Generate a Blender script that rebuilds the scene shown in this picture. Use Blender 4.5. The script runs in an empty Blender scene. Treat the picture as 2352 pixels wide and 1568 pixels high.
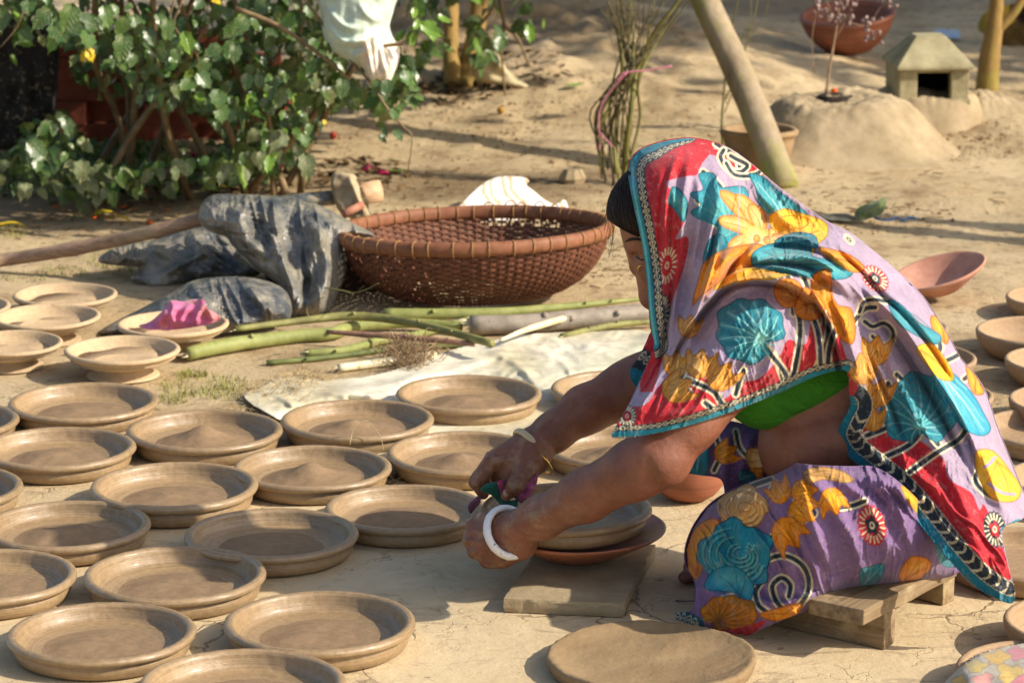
import bpy, math, random
import numpy as np
from mathutils import Vector, Matrix, noise
random.seed(7); np.random.seed(7)
scene = bpy.context.scene
COL = scene.collection
# ---------------------------------------------------------------- camera
FPX, TH, CAMH = 6800.0, math.radians(13.4), 1.517
VW, VH = 2352.0, 1568.0
cam = bpy.data.cameras.new('camera'); camo = bpy.data.objects.new('camera', cam); COL.objects.link(camo)
camo.location = (0, 0, CAMH); camo.rotation_euler = (math.pi/2-TH, 0, 0)
cam.sensor_width = 36; cam.lens = 36*FPX/VW; cam.clip_start = 0.1; cam.clip_end = 400
cam.dof.use_dof = True; cam.dof.focus_distance = 4.85; cam.dof.aperture_fstop = 9.0
scene.camera = camo
# ---------------------------------------------------------------- sky and sun
SUN_EL, SUN_AZ = math.radians(34), math.radians(17)      # azimuth measured from +X towards the camera
sund = Vector((math.cos(SUN_EL)*math.cos(SUN_AZ), -math.cos(SUN_EL)*math.sin(SUN_AZ), math.sin(SUN_EL)))
w = bpy.data.worlds.new('World'); scene.world = w; w.use_nodes = True
nt = w.node_tree; bg = nt.nodes['Background']; sky = nt.nodes.new('ShaderNodeTexSky')
sky.sky_type = 'NISHITA'; sky.sun_disc = False; sky.sun_elevation = SUN_EL
sky.sun_rotation = math.atan2(sund.x, sund.y); sky.dust_density = 2.5; sky.air_density = 1.0
nt.links.new(sky.outputs[0], bg.inputs[0]); bg.inputs[1].default_value = 0.13
sl = bpy.data.lights.new('sun', 'SUN'); sl.energy = 4.3; sl.angle = math.radians(0.6); sl.color = (1.0, 0.92, 0.79)
so = bpy.data.objects.new('sun', sl); COL.objects.link(so)
so.rotation_euler = (-sund).to_track_quat('-Z', 'Y').to_euler(); so.location = sund*20
vs = scene.view_settings
vs.view_transform = 'Standard'; vs.look = 'None'; vs.gamma = 1; vs.exposure = 0.5; vs.use_curve_mapping = False
scene.cycles.max_bounces = 6

# ---------------------------------------------------------------- projection helpers (photo measurements -> metres)
ct, st = math.cos(TH), math.sin(TH)
def ray(px, py):
    u = (px-VW/2)/FPX; v = -(py-VH/2)/FPX
    return np.array([u, ct+v*st, -st+v*ct])
def G(px, py, z=0.0):
    d = ray(px, py); t = (z-CAMH)/d[2]
    return Vector((d[0]*t, d[1]*t, z))
def AT(px, py, Y):
    d = ray(px, py); t = Y/d[1]
    return Vector((d[0]*t, Y, CAMH+d[2]*t))
def scale_at(Y, z):                                   # view pixels per metre
    return FPX/(Y*ct+(CAMH-z)*st)

# ---------------------------------------------------------------- object helpers
def tag(o, label=None, cat=None, group=None, kind=None):
    if label: o['label'] = label
    if cat: o['category'] = cat
    if group: o['group'] = group
    if kind: o['kind'] = kind
    return o
def empty(name, loc=(0, 0, 0), rz=0, parent=None):
    o = bpy.data.objects.new(name, None); COL.objects.link(o); o.location = loc; o.rotation_euler = (0, 0, rz)
    if parent: o.parent = parent
    return o
def mesh_data(name, V, F, mat=None, smooth=True, colors=None):
    me = bpy.data.meshes.new(name)
    V = np.asarray(V, dtype=np.float32).reshape(-1, 3)
    if isinstance(F, np.ndarray) and F.ndim == 2:
        n, k = F.shape
        me.vertices.add(len(V)); me.vertices.foreach_set('co', V.ravel())
        me.loops.add(n*k); me.loops.foreach_set('vertex_index', F.astype(np.int32).ravel())
        me.polygons.add(n); me.polygons.foreach_set('loop_start', np.arange(0, n*k, k, dtype=np.int32))
        me.polygons.foreach_set('loop_total', np.full(n, k, dtype=np.int32))
        me.update(calc_edges=True)
    else:
        me.from_pydata([tuple(map(float, v)) for v in V], [], [tuple(map(int, f)) for f in F]); me.update()
    me.validate()
    if colors is not None:
        ca = me.color_attributes.new('Col', 'FLOAT_COLOR', 'POINT')
        c = np.ones((len(V), 4), np.float32); c[:, :3] = colors
        ca.data.foreach_set('color', c.ravel())
    if mat: me.materials.append(mat)
    if smooth: me.polygons.foreach_set('use_smooth', [True]*len(me.polygons))
    return me
def link(name, me, parent=None, loc=None, rot=None, scl=None):
    o = bpy.data.objects.new(name, me); COL.objects.link(o)
    if parent: o.parent = parent
    if loc is not None: o.location = loc
    if rot is not None: o.rotation_euler = rot
    if scl is not None: o.scale = scl
    return o
def obj(name, V, F, mat, parent=None, smooth=True, colors=None, loc=None, rot=None):
    return link(name, mesh_data(name, V, F, mat, smooth, colors), parent, loc, rot)
def sharp(me, ang=40):
    me.set_sharp_from_angle(angle=math.radians(ang))
class MB:
    def __init__(s): s.V = []; s.F = []
    def add(s, V, F):
        b = len(s.V); s.V += [tuple(v) for v in V]; s.F += [tuple(i+b for i in f) for f in F]; return s
    def build(s, name, mat, parent=None, smooth=True, **k): return obj(name, np.array(s.V), s.F, mat, parent, smooth, **k)

def tube(pts, radii, n=10, caps=True, noise_amp=0.0, seed=0):
    """swept tube along a polyline"""
    P = [Vector(p) for p in pts]; m = len(P)
    if not hasattr(radii, '__len__'): radii = [radii]*m
    V = []; F = []
    T0 = (P[1]-P[0]).normalized(); ref = Vector((0, 0, 1)) if abs(T0.z) < .9 else Vector((1, 0, 0))
    N = T0.cross(ref).normalized()
    for i in range(m):
        T = ((P[min(i+1, m-1)]-P[max(i-1, 0)])).normalized()
        N = (N-T*N.dot(T)).normalized(); B = T.cross(N)
        for k in range(n):
            a = 2*math.pi*k/n; r = radii[i]
            if noise_amp:
                r *= 1+noise_amp*noise.noise(Vector((math.cos(a)*1.3+seed, math.sin(a)*1.3, i*0.7+seed*3.1)))
            V.append(P[i]+(N*math.cos(a)+B*math.sin(a))*r)
    for i in range(m-1):
        for k in range(n):
            F.append((i*n+k, i*n+(k+1) % n, (i+1)*n+(k+1) % n, (i+1)*n+k))
    if caps:
        F.append(tuple(range(n-1, -1, -1))); F.append(tuple((m-1)*n+k for k in range(n)))
    return V, F
def smooth_path(pts, per=6):
    """Catmull-Rom resample"""
    P = [np.array(p, float) for p in pts]; out = []
    if len(P) < 3:
        return [tuple(P[0]+(P[-1]-P[0])*i/per) for i in range(per+1)]
    Q = [2*P[0]-P[1]]+P+[2*P[-1]-P[-2]]
    for i in range(1, len(Q)-2):
        for j in range(per):
            t = j/per
            out.append(.5*((2*Q[i])+(-Q[i-1]+Q[i+1])*t+(2*Q[i-1]-5*Q[i]+4*Q[i+1]-Q[i+2])*t*t+(-Q[i-1]+3*Q[i]-3*Q[i+1]+Q[i+2])*t**3))
    out.append(Q[-2]); return [tuple(p) for p in out]
def interp_r(rads, m):
    rads = list(rads); x = np.linspace(0, len(rads)-1, m)
    return list(np.interp(x, range(len(rads)), rads))
def box(cx, cy, cz, sx, sy, sz, rz=0, jit=0.0):
    c, s = math.cos(rz), math.sin(rz); V = []
    for dz in (-1, 1):
        for dy in (-1, 1):
            for dx in (-1, 1):
                x, y = dx*sx/2+random.uniform(-jit, jit), dy*sy/2+random.uniform(-jit, jit)
                V.append((cx+x*c-y*s, cy+x*s+y*c, cz+dz*sz/2+random.uniform(-jit, jit)))
    F = [(0, 2, 3, 1), (4, 5, 7, 6), (0, 1, 5, 4), (2, 6, 7, 3), (0, 4, 6, 2), (1, 3, 7, 5)]
    return V, F
def bevel(o, w, seg=2):
    m = o.modifiers.new('bevel', 'BEVEL'); m.width = w; m.segments = seg; m.limit_method = 'ANGLE'
def lathe(prof, n=72, wob=0.0, seed=0):
    V = []; F = []; m = len(prof)
    for k in range(n):
        a = 2*math.pi*k/n; q = 1+wob*noise.noise(Vector((math.cos(a)+seed, math.sin(a), seed*2.3)))
        for (r, z) in prof: V.append((r*q*math.cos(a), r*q*math.sin(a), z*(1+(wob*1.5*noise.noise(Vector((math.cos(a)*1.2, math.sin(a)*1.2, seed*5.1+3)))))))
    for k in range(n):
        k2 = (k+1) % n
        for i in range(m-1): F.append((k*m+i, k2*m+i, k2*m+i+1, k*m+i+1))
    return V, F

# ---------------------------------------------------------------- materials
def lin(h):
    h = h.lstrip('#'); return tuple(((int(h[i:i+2], 16)/255+.055)/1.055)**2.4 if int(h[i:i+2], 16) > 10 else int(h[i:i+2], 16)/255/12.92 for i in (0, 2, 4))
class NB:
    """tiny node-graph writer"""
    def __init__(s, name):
        s.m = bpy.data.materials.new(name); s.m.use_nodes = True; s.t = s.m.node_tree; s.b = s.t.nodes['Principled BSDF']
        s.tc = s.t.nodes.new('ShaderNodeTexCoord'); s.co = s.tc.outputs['Object']
    def n(s, typ, **k):
        nd = s.t.nodes.new(typ)
        for a, v in k.items(): setattr(nd, a, v)
        return nd
    def setin(s, nd, i, v):
        if hasattr(v, 'is_output') or isinstance(v, bpy.types.NodeSocket): s.t.links.new(v, nd.inputs[i])
        else: nd.inputs[i].default_value = v
    def noise(s, sc, det=4, rough=.55, co=None, dist=0.0, out=0):
        nd = s.n('ShaderNodeTexNoise'); s.setin(nd, 'Vector', co or s.co); nd.inputs['Scale'].default_value = sc
        nd.inputs['Detail'].default_value = det; nd.inputs['Roughness'].default_value = rough; nd.inputs['Distortion'].default_value = dist
        return nd.outputs[out]
    def voro(s, sc, feat='F1', co=None, rnd=1.0):
        nd = s.n('ShaderNodeTexVoronoi'); nd.feature = feat; s.setin(nd, 'Vector', co or s.co); nd.inputs['Scale'].default_value = sc
        nd.inputs['Randomness'].default_value = rnd
        return nd.outputs[0]
    def wave(s, sc, dist=2, det=2, co=None, axis='X', kind='BANDS'):
        nd = s.n('ShaderNodeTexWave'); nd.wave_type = kind
        if kind == 'BANDS': nd.bands_direction = axis
        s.setin(nd, 'Vector', co or s.co); nd.inputs['Scale'].default_value = sc; nd.inputs['Distortion'].default_value = dist; nd.inputs['Detail'].default_value = det
        return nd.outputs[1]
    def map(s, scale=(1, 1, 1), rot=(0, 0, 0), co=None):
        nd = s.n('ShaderNodeMapping'); s.setin(nd, 0, co or s.co); nd.inputs['Scale'].default_value = scale; nd.inputs['Rotation'].default_value = rot
        return nd.outputs[0]
    def ramp(s, f, stops, interp='LINEAR'):
        nd = s.n('ShaderNodeValToRGB'); s.setin(nd, 0, f); cr = nd.color_ramp; cr.interpolation = interp
        while len(cr.elements) < len(stops): cr.elements.new(.5)
        for e, (p, c) in zip(cr.elements, stops):
            e.position = p; e.color = (*(c if hasattr(c, '__len__') else (c, c, c)), 1)[:4]
        return nd.outputs[0]
    def mix(s, f, a, b, mode='MIX'):
        nd = s.n('ShaderNodeMix'); nd.data_type = 'RGBA'; nd.blend_type = mode
        s.setin(nd, 0, f)
        for i, v in ((6, a), (7, b)):
            if hasattr(v, '__len__'): nd.inputs[i].default_value = (*v, 1)[:4]
            else: s.setin(nd, i, v)
        return nd.outputs[2]
    def math(s, op, a, b=0.0):
        nd = s.n('ShaderNodeMath'); nd.operation = op; s.setin(nd, 0, a); s.setin(nd, 1, b); return nd.outputs[0]
    def attr(s, name='Col', out=0):
        nd = s.n('ShaderNodeAttribute'); nd.attribute_name = name; return nd.outputs[out]
    def objrand(s):
        return s.n('ShaderNodeObjectInfo').outputs['Random']
    def color(s, c):
        if hasattr(c, '__len__'): s.b.inputs['Base Color'].default_value = (*c, 1)[:4]
        else: s.t.links.new(c, s.b.inputs['Base Color'])
        return s
    def rough(s, r, spec=.5):
        s.setin(s.b, 'Roughness', r); s.b.inputs['Specular IOR Level'].default_value = spec; return s
    def bump(s, h, strength=.3, dist=.01, prev=None):
        nd = s.n('ShaderNodeBump'); s.setin(nd, 'Height', h); nd.inputs['Strength'].default_value = strength; nd.inputs['Distance'].default_value = dist
        if prev is not None: s.t.links.new(prev, nd.inputs['Normal'])
        s.t.links.new(nd.outputs[0], s.b.inputs['Normal']); return nd.outputs[0]
def simple(name, c1, c2=None, rough=.8, scale=30, bs=.3, bd=.003, spec=.3, det=5, sss=0):
    b = NB(name); c2 = c2 or tuple(x*.7 for x in c1)
    b.color(b.mix(b.ramp(b.noise(scale, det), [(.3, 0), (.7, 1)]), c1, c2)).rough(rough, spec)
    if bs: b.bump(b.noise(scale*2.5, 6, .6), bs, bd)
    return b.m
# ================================================================ ground
def H(x, y):
    """height of the yard: level in front, gently lumpy earth further back"""
    v = Vector((x, y, 0))
    far = min(max((y-6.2)/1.5, 0), 1)
    h = .004*noise.noise(v*2.2)*(1+1.5*far)
    h += far*  .017*noise.noise(v*1.1+Vector((3, 1, 0)))+far*.012*noise.noise(v*4.5)
    # earth heaped round the two-stemmed tree
    d2 = ((x+.12)/1.3)**2+((y-10.7)/1.5)**2
    h += .20*math.exp(-d2*1.4)*(1+.2*noise.noise(v*5)+.2*noise.noise(v*13))
    d3 = ((x-.62)/.5)**2+((y-9.9)/.6)**2
    h += .07*math.exp(-d3)
    d4 = ((x-1.55)/.3)**2+((y-9.1)/.35)**2
    h += .07*math.exp(-d4)
    far2 = min(max((y-11.5)/2.5, 0), 1); h += .10*far2*far2
    fr = min(max((y-6.6)/1.2, 0), 1)
    h += fr*.006*abs(noise.noise(v*21))+fr*.004*noise.noise(v*47)
    return h
def axis(segs):
    out = []
    for a, b, st_ in segs: out += list(np.arange(a, b, st_))
    out.append(segs[-1][1]); return np.array(out)
gx = axis([(-60, -8, 6.5), (-8, -3, .4), (-3, -1.9, .08), (-1.9, 2.3, .02), (2.3, 3, .08), (3, 8, .4), (8, 60, 6.5)])
gy = axis([(-20, 3, 2.0), (3, 4.0, .1), (4.0, 6.5, .03), (6.5, 12.5, .024), (12.5, 14.5, .1), (14.5, 20, .5), (20, 90, 7)])
Vg = np.array([(x, y, H(x, y)) for y in gy for x in gx])
nx = len(gx); ii, jj = np.meshgrid(np.arange(len(gy)-1), np.arange(nx-1), indexing='ij')
a = (ii*nx+jj).ravel(); Fg = np.stack([a, a+1, a+nx+1, a+nx], 1)
b = NB('yard_earth')
sep = b.n('ShaderNodeSeparateXYZ'); b.setin(sep, 0, b.co)
yy = sep.outputs[1]
# clay wash in front, sandy loam behind
warp = b.math('ADD', yy, b.math('MULTIPLY', b.math('SUBTRACT', b.noise(1.6, 5), .5), 1.6))
zone = b.ramp(b.math('DIVIDE', warp, 14.0), [(.36, 0), (.405, 1)])
clay = b.mix(b.ramp(b.noise(2.3, 6, .6), [(.3, 0), (.7, 1)]), lin('#cfb994'), lin('#baa47e'))
clay = b.mix(b.ramp(b.noise(14, 8, .7, dist=1.2), [(.50, 0), (.72, 1)]), clay, lin('#d0bd98'))
stain = b.ramp(b.noise(5.5, 7, .72, co=b.map((1, 2.2, 1), (0, 0, .3)), dist=1.5), [(.57, 0), (.66, 1)])
clay = b.mix(b.math('MULTIPLY', stain, .55), clay, lin('#82705a'))
spots = b.ramp(b.noise(38, 3, .6), [(.66, 0), (.70, 1)])
clay = b.mix(b.math('MULTIPLY', spots, .6), clay, lin('#6f5b4a'))
crd = b.voro(4.6, 'DISTANCE_TO_EDGE', co=b.mix(.16, b.co, b.noise(7, 4, out=1), 'ADD'))
cr = b.ramp(crd, [(0, 1), (.007, .85), (.016, 0)])
gate = b.ramp(b.noise(3.1, 3), [(.50, 0), (.58, 1)])
cr = b.math('MULTIPLY', cr, gate)
crd2 = b.voro(15, 'DISTANCE_TO_EDGE', co=b.mix(.08, b.co, b.noise(16, 4, out=1), 'ADD'))
cr2 = b.math('MULTIPLY', b.ramp(crd2, [(0, .8), (.02, 0)]), b.ramp(b.noise(4.7, 3), [(.56, 0), (.62, 1)]))
cr = b.math('MAXIMUM', cr, cr2)
clay = b.mix(b.math('MULTIPLY', cr, .6), clay, lin('#54432f'))
loam = b.mix(b.ramp(b.noise(1.5, 7, .62), [(.35, 0), (.65, 1)]), lin('#cdb690'), lin('#b59d76'))
loam = b.mix(b.ramp(b.noise(6.0, 7, .7), [(.50, 0), (.74, .8)]), loam, lin('#86694a'))
loam = b.mix(b.ramp(b.noise(26, 6, .7), [(.55, 0), (.72, 1)]), loam, lin('#5e4830'))
# darker earth behind the basket, under the shrub, round the tree, far back
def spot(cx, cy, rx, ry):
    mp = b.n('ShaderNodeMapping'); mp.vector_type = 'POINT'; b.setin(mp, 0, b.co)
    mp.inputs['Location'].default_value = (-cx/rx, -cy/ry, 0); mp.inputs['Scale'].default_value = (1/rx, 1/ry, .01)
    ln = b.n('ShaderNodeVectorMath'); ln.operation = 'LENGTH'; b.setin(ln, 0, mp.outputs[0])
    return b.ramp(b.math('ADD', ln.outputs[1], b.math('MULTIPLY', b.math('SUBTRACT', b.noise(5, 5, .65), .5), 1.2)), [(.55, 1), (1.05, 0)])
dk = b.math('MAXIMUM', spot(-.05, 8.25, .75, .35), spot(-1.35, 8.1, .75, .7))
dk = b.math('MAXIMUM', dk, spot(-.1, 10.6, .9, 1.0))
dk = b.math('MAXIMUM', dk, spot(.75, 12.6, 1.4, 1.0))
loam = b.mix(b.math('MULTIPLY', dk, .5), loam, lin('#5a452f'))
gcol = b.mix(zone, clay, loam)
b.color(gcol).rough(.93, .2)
n1 = b.bump(b.noise(9, 8, .65), .35, .02)
n2 = b.bump(b.math('ADD', b.noise(60, 6, .7), b.math('MULTIPLY', cr, -1.0)), .45, .004, n1)
b.bump(b.math('MULTIPLY', b.noise(33, 8, .75), zone), .9, .012, n2)
ground = obj('ground', Vg, Fg, b.m); tag(ground, kind='structure')
# ================================================================ clay dishes
def clay_mat(name, c1, c2, rough=.42, rings=True):
    b = NB(name)
    sp = b.n('ShaderNodeSeparateXYZ'); b.setin(sp, 0, b.co)
    rad = b.math('SQRT', b.math('ADD', b.math('MULTIPLY', sp.outputs[0], sp.outputs[0]), b.math('MULTIPLY', sp.outputs[1], sp.outputs[1])))
    cv = b.n('ShaderNodeCombineXYZ'); b.setin(cv, 0, rad); b.setin(cv, 1, b.math('MULTIPLY', sp.outputs[2], 1.0)); b.setin(cv, 2, b.objrand())
    rn = b.noise(95, 5, .6, co=b.map((1, 1.6, 40), co=cv.outputs[0]))
    # slip streaks that follow the turning, broken up round the dish
    st_ = b.mix(b.ramp(rn, [(.38, 0), (.60, 1)]), c1, c2)
    st_ = b.mix(b.ramp(b.noise(14, 6, .6), [(.4, 0), (.75, .6)]), st_, tuple(x*1.2 for x in c1))
    hs = b.n('ShaderNodeHueSaturation'); b.setin(hs, 'Color', st_); b.setin(hs, 'Value', b.math('ADD', .93, b.math('MULTIPLY', b.objrand(), .14)))
    spk = b.ramp(b.noise(130, 2, .5), [(.74, 0), (.78, 1)])
    b.color(b.mix(b.math('MULTIPLY', spk, .5), hs.outputs[0], tuple(x*.4 for x in c1)))
    if rough < .4: b.b.inputs['Coat Weight'].default_value = .18; b.b.inputs['Coat Roughness'].default_value = .22
    b.rough(b.math('ADD', rough-.08, b.math('MULTIPLY', b.noise(22, 5, .7), .22)), .5)
    n1 = b.bump(rn, .3, .003) if rings else None
    n2 = b.bump(b.noise(9, 3, .5), .12, .012, n1)
    b.bump(b.noise(110, 4, .7), .12, .0012, n2)
    return b.m
M_WET = clay_mat('damp_clay', lin('#9f8563'), lin('#7f6849'), rough=.34)
M_DRY = clay_mat('drying_clay', lin('#bfa582'), lin('#ab906c'), rough=.75)
M_DRYR = clay_mat('brown_clay', lin('#a58866'), lin('#8f7456'), rough=.7)
M_TERRA = clay_mat('fired_terracotta', lin('#96593f'), lin('#7c4832'), rough=.6)
def mound_mat():
    b = NB('dusty_clay')
    b.color(b.mix(b.ramp(b.noise(9, 6, .6), [(.3, 0), (.7, 1)]), lin('#937a5f'), lin('#80694f'))).rough(.95, .15)
    n1 = b.bump(b.noise(30, 6, .7), .35, .005); b.bump(b.noise(160, 4, .7), .35, .0015, n1)
    return b.m
M_MOUND = mound_mat()
# unit radius profile (r, z), outside bottom -> rim -> inside floor centre
def arc(cx, cz, r, a0, a1, n, sx=1.0):
    return [(cx+sx*r*math.cos(math.radians(a0+(a1-a0)*i/(n-1))), cz+r*math.sin(math.radians(a0+(a1-a0)*i/(n-1)))) for i in range(n)]
PROF_DISH = ([(0, .004), (.80, .004), (.875, .008), (.905, .03), (.928, .075), (.936, .12), (.928, .155), (.924, .172), (.93, .184)] +
             arc(.942, .232, .050, -70, 170, 12, 1.15) +
             [(.882, .215), (.872, .185), (.860, .152), (.842, .122), (.812, .100), (.77, .089), (.72, .085), (.70, .079), (.56, .075), (.4, .074), (.2, .073), (0, .073)])
dish_meshes = []
for s in range(8):
    V, F = lathe(PROF_DISH, 120, wob=.018, seed=s*1.7+.3); rg = random.Random(s+40)
    dents = [(rg.uniform(0, 6.28), rg.uniform(.78, .99), rg.uniform(.015, .05), rg.uniform(.003, .008)) for _ in range(8)]
    V2 = []
    for (x, y, z) in V:
        a = math.atan2(y, x) % 6.283; r = math.hypot(x, y); dz = dr_ = 0.0
        if z > .12:
            dr_ += .0035*noise.noise(Vector((math.cos(a)*7+s, math.sin(a)*7, z*6)))+.0016*noise.noise(Vector((math.cos(a)*26+s, math.sin(a)*26, z*14)))
            dz += .0035*noise.noise(Vector((math.cos(a)*9+s, math.sin(a)*9, 4)))
            for (da, dr0, dw, dd) in dents:
                e = min(abs(a-da), 6.283-abs(a-da)); k_ = math.exp(-(e/dw)**2-((r-dr0)/.035)**2); dz -= dd*k_; dr_ += dd*.5*k_*(1 if r > .93 else -1)*rg.uniform(.8, 1)*.4
        V2.append((x*(1+dr_), y*(1+dr_), z+dz))
    V = V2
    me = mesh_data('dish', V, F, M_WET); dish_meshes.append(me)
mound_meshes = []
def make_mound(seed, peak, px_, py_, rad=.66):
    rng = random.Random(seed); V = [(0, 0, 0)]; F = []; n = 48; m = 16
    for i in range(1, m+1):
        for k in range(n):
            a = 2*math.pi*k/n; q = 1+.13*noise.noise(Vector((math.cos(a)*1.3+seed, math.sin(a)*1.3, 0)))+.03*noise.noise(Vector((math.cos(a)*5+seed, math.sin(a)*5, 3)))
            r = rad*q*i/m; V.append((r*math.cos(a), r*math.sin(a), 0))
    W = []
    for (x, y, z) in V:
        rr = min(1, math.hypot(x, y)/rad); edge = min(1, max(0, (1.0-rr)*3.2))
        d = math.hypot(x-px_, y-py_)
        h = .010+.75*peak*math.exp(-(d/.26)**2)+.55*peak*math.exp(-(d/.46)**2)+.02*noise.noise(Vector((x*3+seed, y*3, 1)))+.008*noise.noise(Vector((x*9, y*9, seed)))
        W.append((x, y, max(h, .004)*(edge**.7)))
    for k in range(n): F.append((0, 1+k, 1+(k+1) % n))
    for i in range(m-1):
        for k in range(n):
            a0 = 1+i*n; F.append((a0+k, a0+n+k, a0+n+(k+1) % n, a0+(k+1) % n))
    return mesh_data('mound', W, F, M_MOUND)
for s, (pk, mx, my) in enumerate([(.05, -.12, .0), (.08, -.1, .02), (.12, -.08, .0), (.035, -.15, -.05), (.16, -.05, .03)]):
    mound_meshes.append(make_mound(s*3.3+1, pk, mx, my))
def place_rim(cx, top, W, zr):
    """centre and radius on the ground of a round dish from its rim's top edge and width in the photo"""
    R = .15
    for _ in range(8):
        Yb = G(cx, top, zr*R).y; Y = Yb-R
        R = W/2/scale_at(Y, zr*R)
    c = AT(cx, 800, Y); return c.x, Y, R
DISHES = [  # centre x, rim top y, width, mound variant, label
 (188, 875, 345, 0, 'wet clay dish directly in front of the footed bowls, left of the grass tuft'),
 (465, 938, 358, 4, 'wet clay dish with tall heap and straw bits, just below the grass tuft'),
 (819, 914, 352, 2, 'wet clay dish on ragged end of white sack, fibre curl at its front rim'),
 (1077, 857, 336, 1, 'wet clay dish standing farthest back on the middle of the white sack'),
 (1430, 846, 330, 1, 'wet clay dish on the white sack mostly hidden behind her far forearm'),
 (-128, 918, 330, 1, 'clay dish at left edge showing only a rim arc, next to the footed bowls'),
 (125, 977, 356, 1, 'wet clay dish second from the top along the left side, a low heap inside'),
 (713, 1018, 366, 4, 'wet clay dish with the sharpest peaked heap and a chipped back rim'),
 (1066, 988, 358, 2, 'wet clay dish on the sack edge just left of her far hand'),
 (1425, 975, 350, 2, 'wet clay dish on the sack seen between her two forearms'),
 (392, 1060, 386, 0, 'wet clay dish half in her shadow with a long flat heap'),
 (-150, 1065, 374, 1, 'clay dish at left edge showing only a rim arc, above the dish with dark dip'),
 (930, 1108, 376, 0, 'shaded wet clay dish touching the dish she is working on'),
 (140, 1145, 386, 1, 'wet clay dish half way down the left side with a dark dip in its heap'),
 (615, 1162, 400, 0, 'shaded wet clay dish whose near left rim catches the sun'),
 (-48, 1257, 402, 3, 'wet clay dish cut in half by the left edge near the bottom'),
 (389, 1250, 420, 3, 'sunlit wet clay dish with a wide flat heap, between two rows near the bottom'),
 (212, 1376, 430, 3, 'large sunlit wet clay dish in the bottom left corner'),
 (725, 1354, 442, 3, 'sunlit wet clay dish nearest the bare cracked ground left of the clay slab'),
 (540, 1484, 476, 3, 'wet clay dish cut by the bottom edge, nearest to the viewer'),
]
for i, (cx, top, W, mv, lab) in enumerate(DISHES):
    x, y, R = place_rim(cx, top, W, .285)
    e = link('clay_dish', dish_meshes[i % 8], None, (x, y, .001), (0, 0, i*2.399), (R, R, R*random.uniform(.95, 1.05)))
    tag(e, lab, 'clay dish', 'damp clay dishes drying in rows on the left')
    m_ = link('mound', mound_meshes[mv], e, (0, 0, .073), (0, 0, -i*2.399+random.uniform(-.5, .5)), (1, 1, 1))
# plain thick-walled dishes to the right
PROF_BOWL = ([(0, .004), (.70, .004), (.77, .015), (.84, .08), (.91, .17), (.955, .26), (.965, .32)] + arc(.93, .345, .042, -10, 180, 8) +
             [(.885, .31), (.86, .24), (.82, .16), (.76, .09), (.68, .055), (.5, .045), (.25, .042), (0, .042)])
bowl_meshes = [mesh_data('bowl', *lathe(PROF_BOWL, 80, wob=.02, seed=9+s), M_DRYR) for s in range(2)]
BOWLS = [
 (2427, 654, 250, 0, 'small brown clay bowl at the far right, topmost of those past her back'),
 (2386, 725, 300, 0, 'brown clay bowl past her back with a bright shine inside'),
 (2455, 791, 300, 0, 'brown clay bowl at the right edge directly below the shiny one'),
 (2474, 879, 312, 0, 'brown clay bowl at the right edge, third below the shiny one'),
 (2032, 716, 296, 0, 'brown bowl mostly hidden by her back, only rim arc showing, topmost of three'),
 (2096, 783, 304, 0, 'brown bowl mostly hidden by her back, only rim arc showing, middle of three'),
 (2135, 866, 312, 0, 'brown bowl mostly hidden by her back, only rim arc showing, lowest of three'),
 (2430, 935, 350, 1, 'wide brown clay dish touching the outer edge of her sari'),
 (2495, 1050, 352, 0, 'brown clay bowl at the right edge beside the ragged teal corner of the sari'),
 (2385, 1207, 408, 1, 'wide brown clay dish behind the hanging border of her sari'),
 (2530, 1362, 400, 0, 'brown clay bowl cut by the right edge below the point of the sari border'),
 (2440, 1466, 426, 1, 'brown clay dish in bottom right corner under a pale printed cloth'),
]
for i, (cx, top, W, k, lab) in enumerate(BOWLS):
    x, y, R = place_rim(cx, top, W, .38 if k == 0 else .285)
    if k == 0: e = link('clay_bowl', bowl_meshes[i % 2], None, (x, y, .001), (0, 0, i*1.7), (R, R, R))
    else:
        me = dish_meshes[i % 4].copy(); me.materials.clear(); me.materials.append(M_DRYR)
        e = link('clay_dish', me, None, (x, y, .001), (0, 0, i*1.7), (R, R, R))
    tag(e, lab, 'clay bowl' if k == 0 else 'clay dish', 'brown clay bowls drying to the right of the woman')
# footed bowls, upper left
PROF_FB = ([(0, .0), (.40, .0), (.58, .0), (.62, .012), (.615, .03), (.56, .05), (.46, .10), (.42, .155), (.44, .17), (.60, .215), (.78, .275), (.90, .345), (.935, .38), (.935, .40)] +
           arc(.945, .448, .046, -80, 170, 10, 1.15) + [(.875, .44), (.86, .38), (.80, .315), (.68, .26), (.5, .22), (.3, .205), (0, .20)])
bowl_part = PROF_FB[11:]; foot_part = [(0.0, 0.0)]+PROF_FB[1:12]+[(.44, .185), (0, .185)]
FOOTED = [
 (154, 648, 240, 'pale footed clay bowl at the back of the group, nearest the bamboo pole'),
 (112, 697, 246, 'pale footed clay bowl overlapping the one by the bamboo pole'),
 (24, 757, 242, 'pale footed clay bowl cut by the left edge with its round foot showing'),
 (281, 769, 268, 'pale footed clay bowl in front with its broken foot showing, nearest the cut green branch'),
 (399, 712, 256, 'pale footed clay bowl holding the crumpled pink cloth'),
 (-92, 676, 240, 'pale footed clay bowl of which only a sliver of rim shows at the left edge'),
]
fb = mesh_data('bowl', *lathe(bowl_part, 80, wob=.02, seed=4), M_DRY); ff = mesh_data('foot', *lathe(foot_part, 64, wob=.03, seed=6), M_DRY)
FB_POS = []
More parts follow.
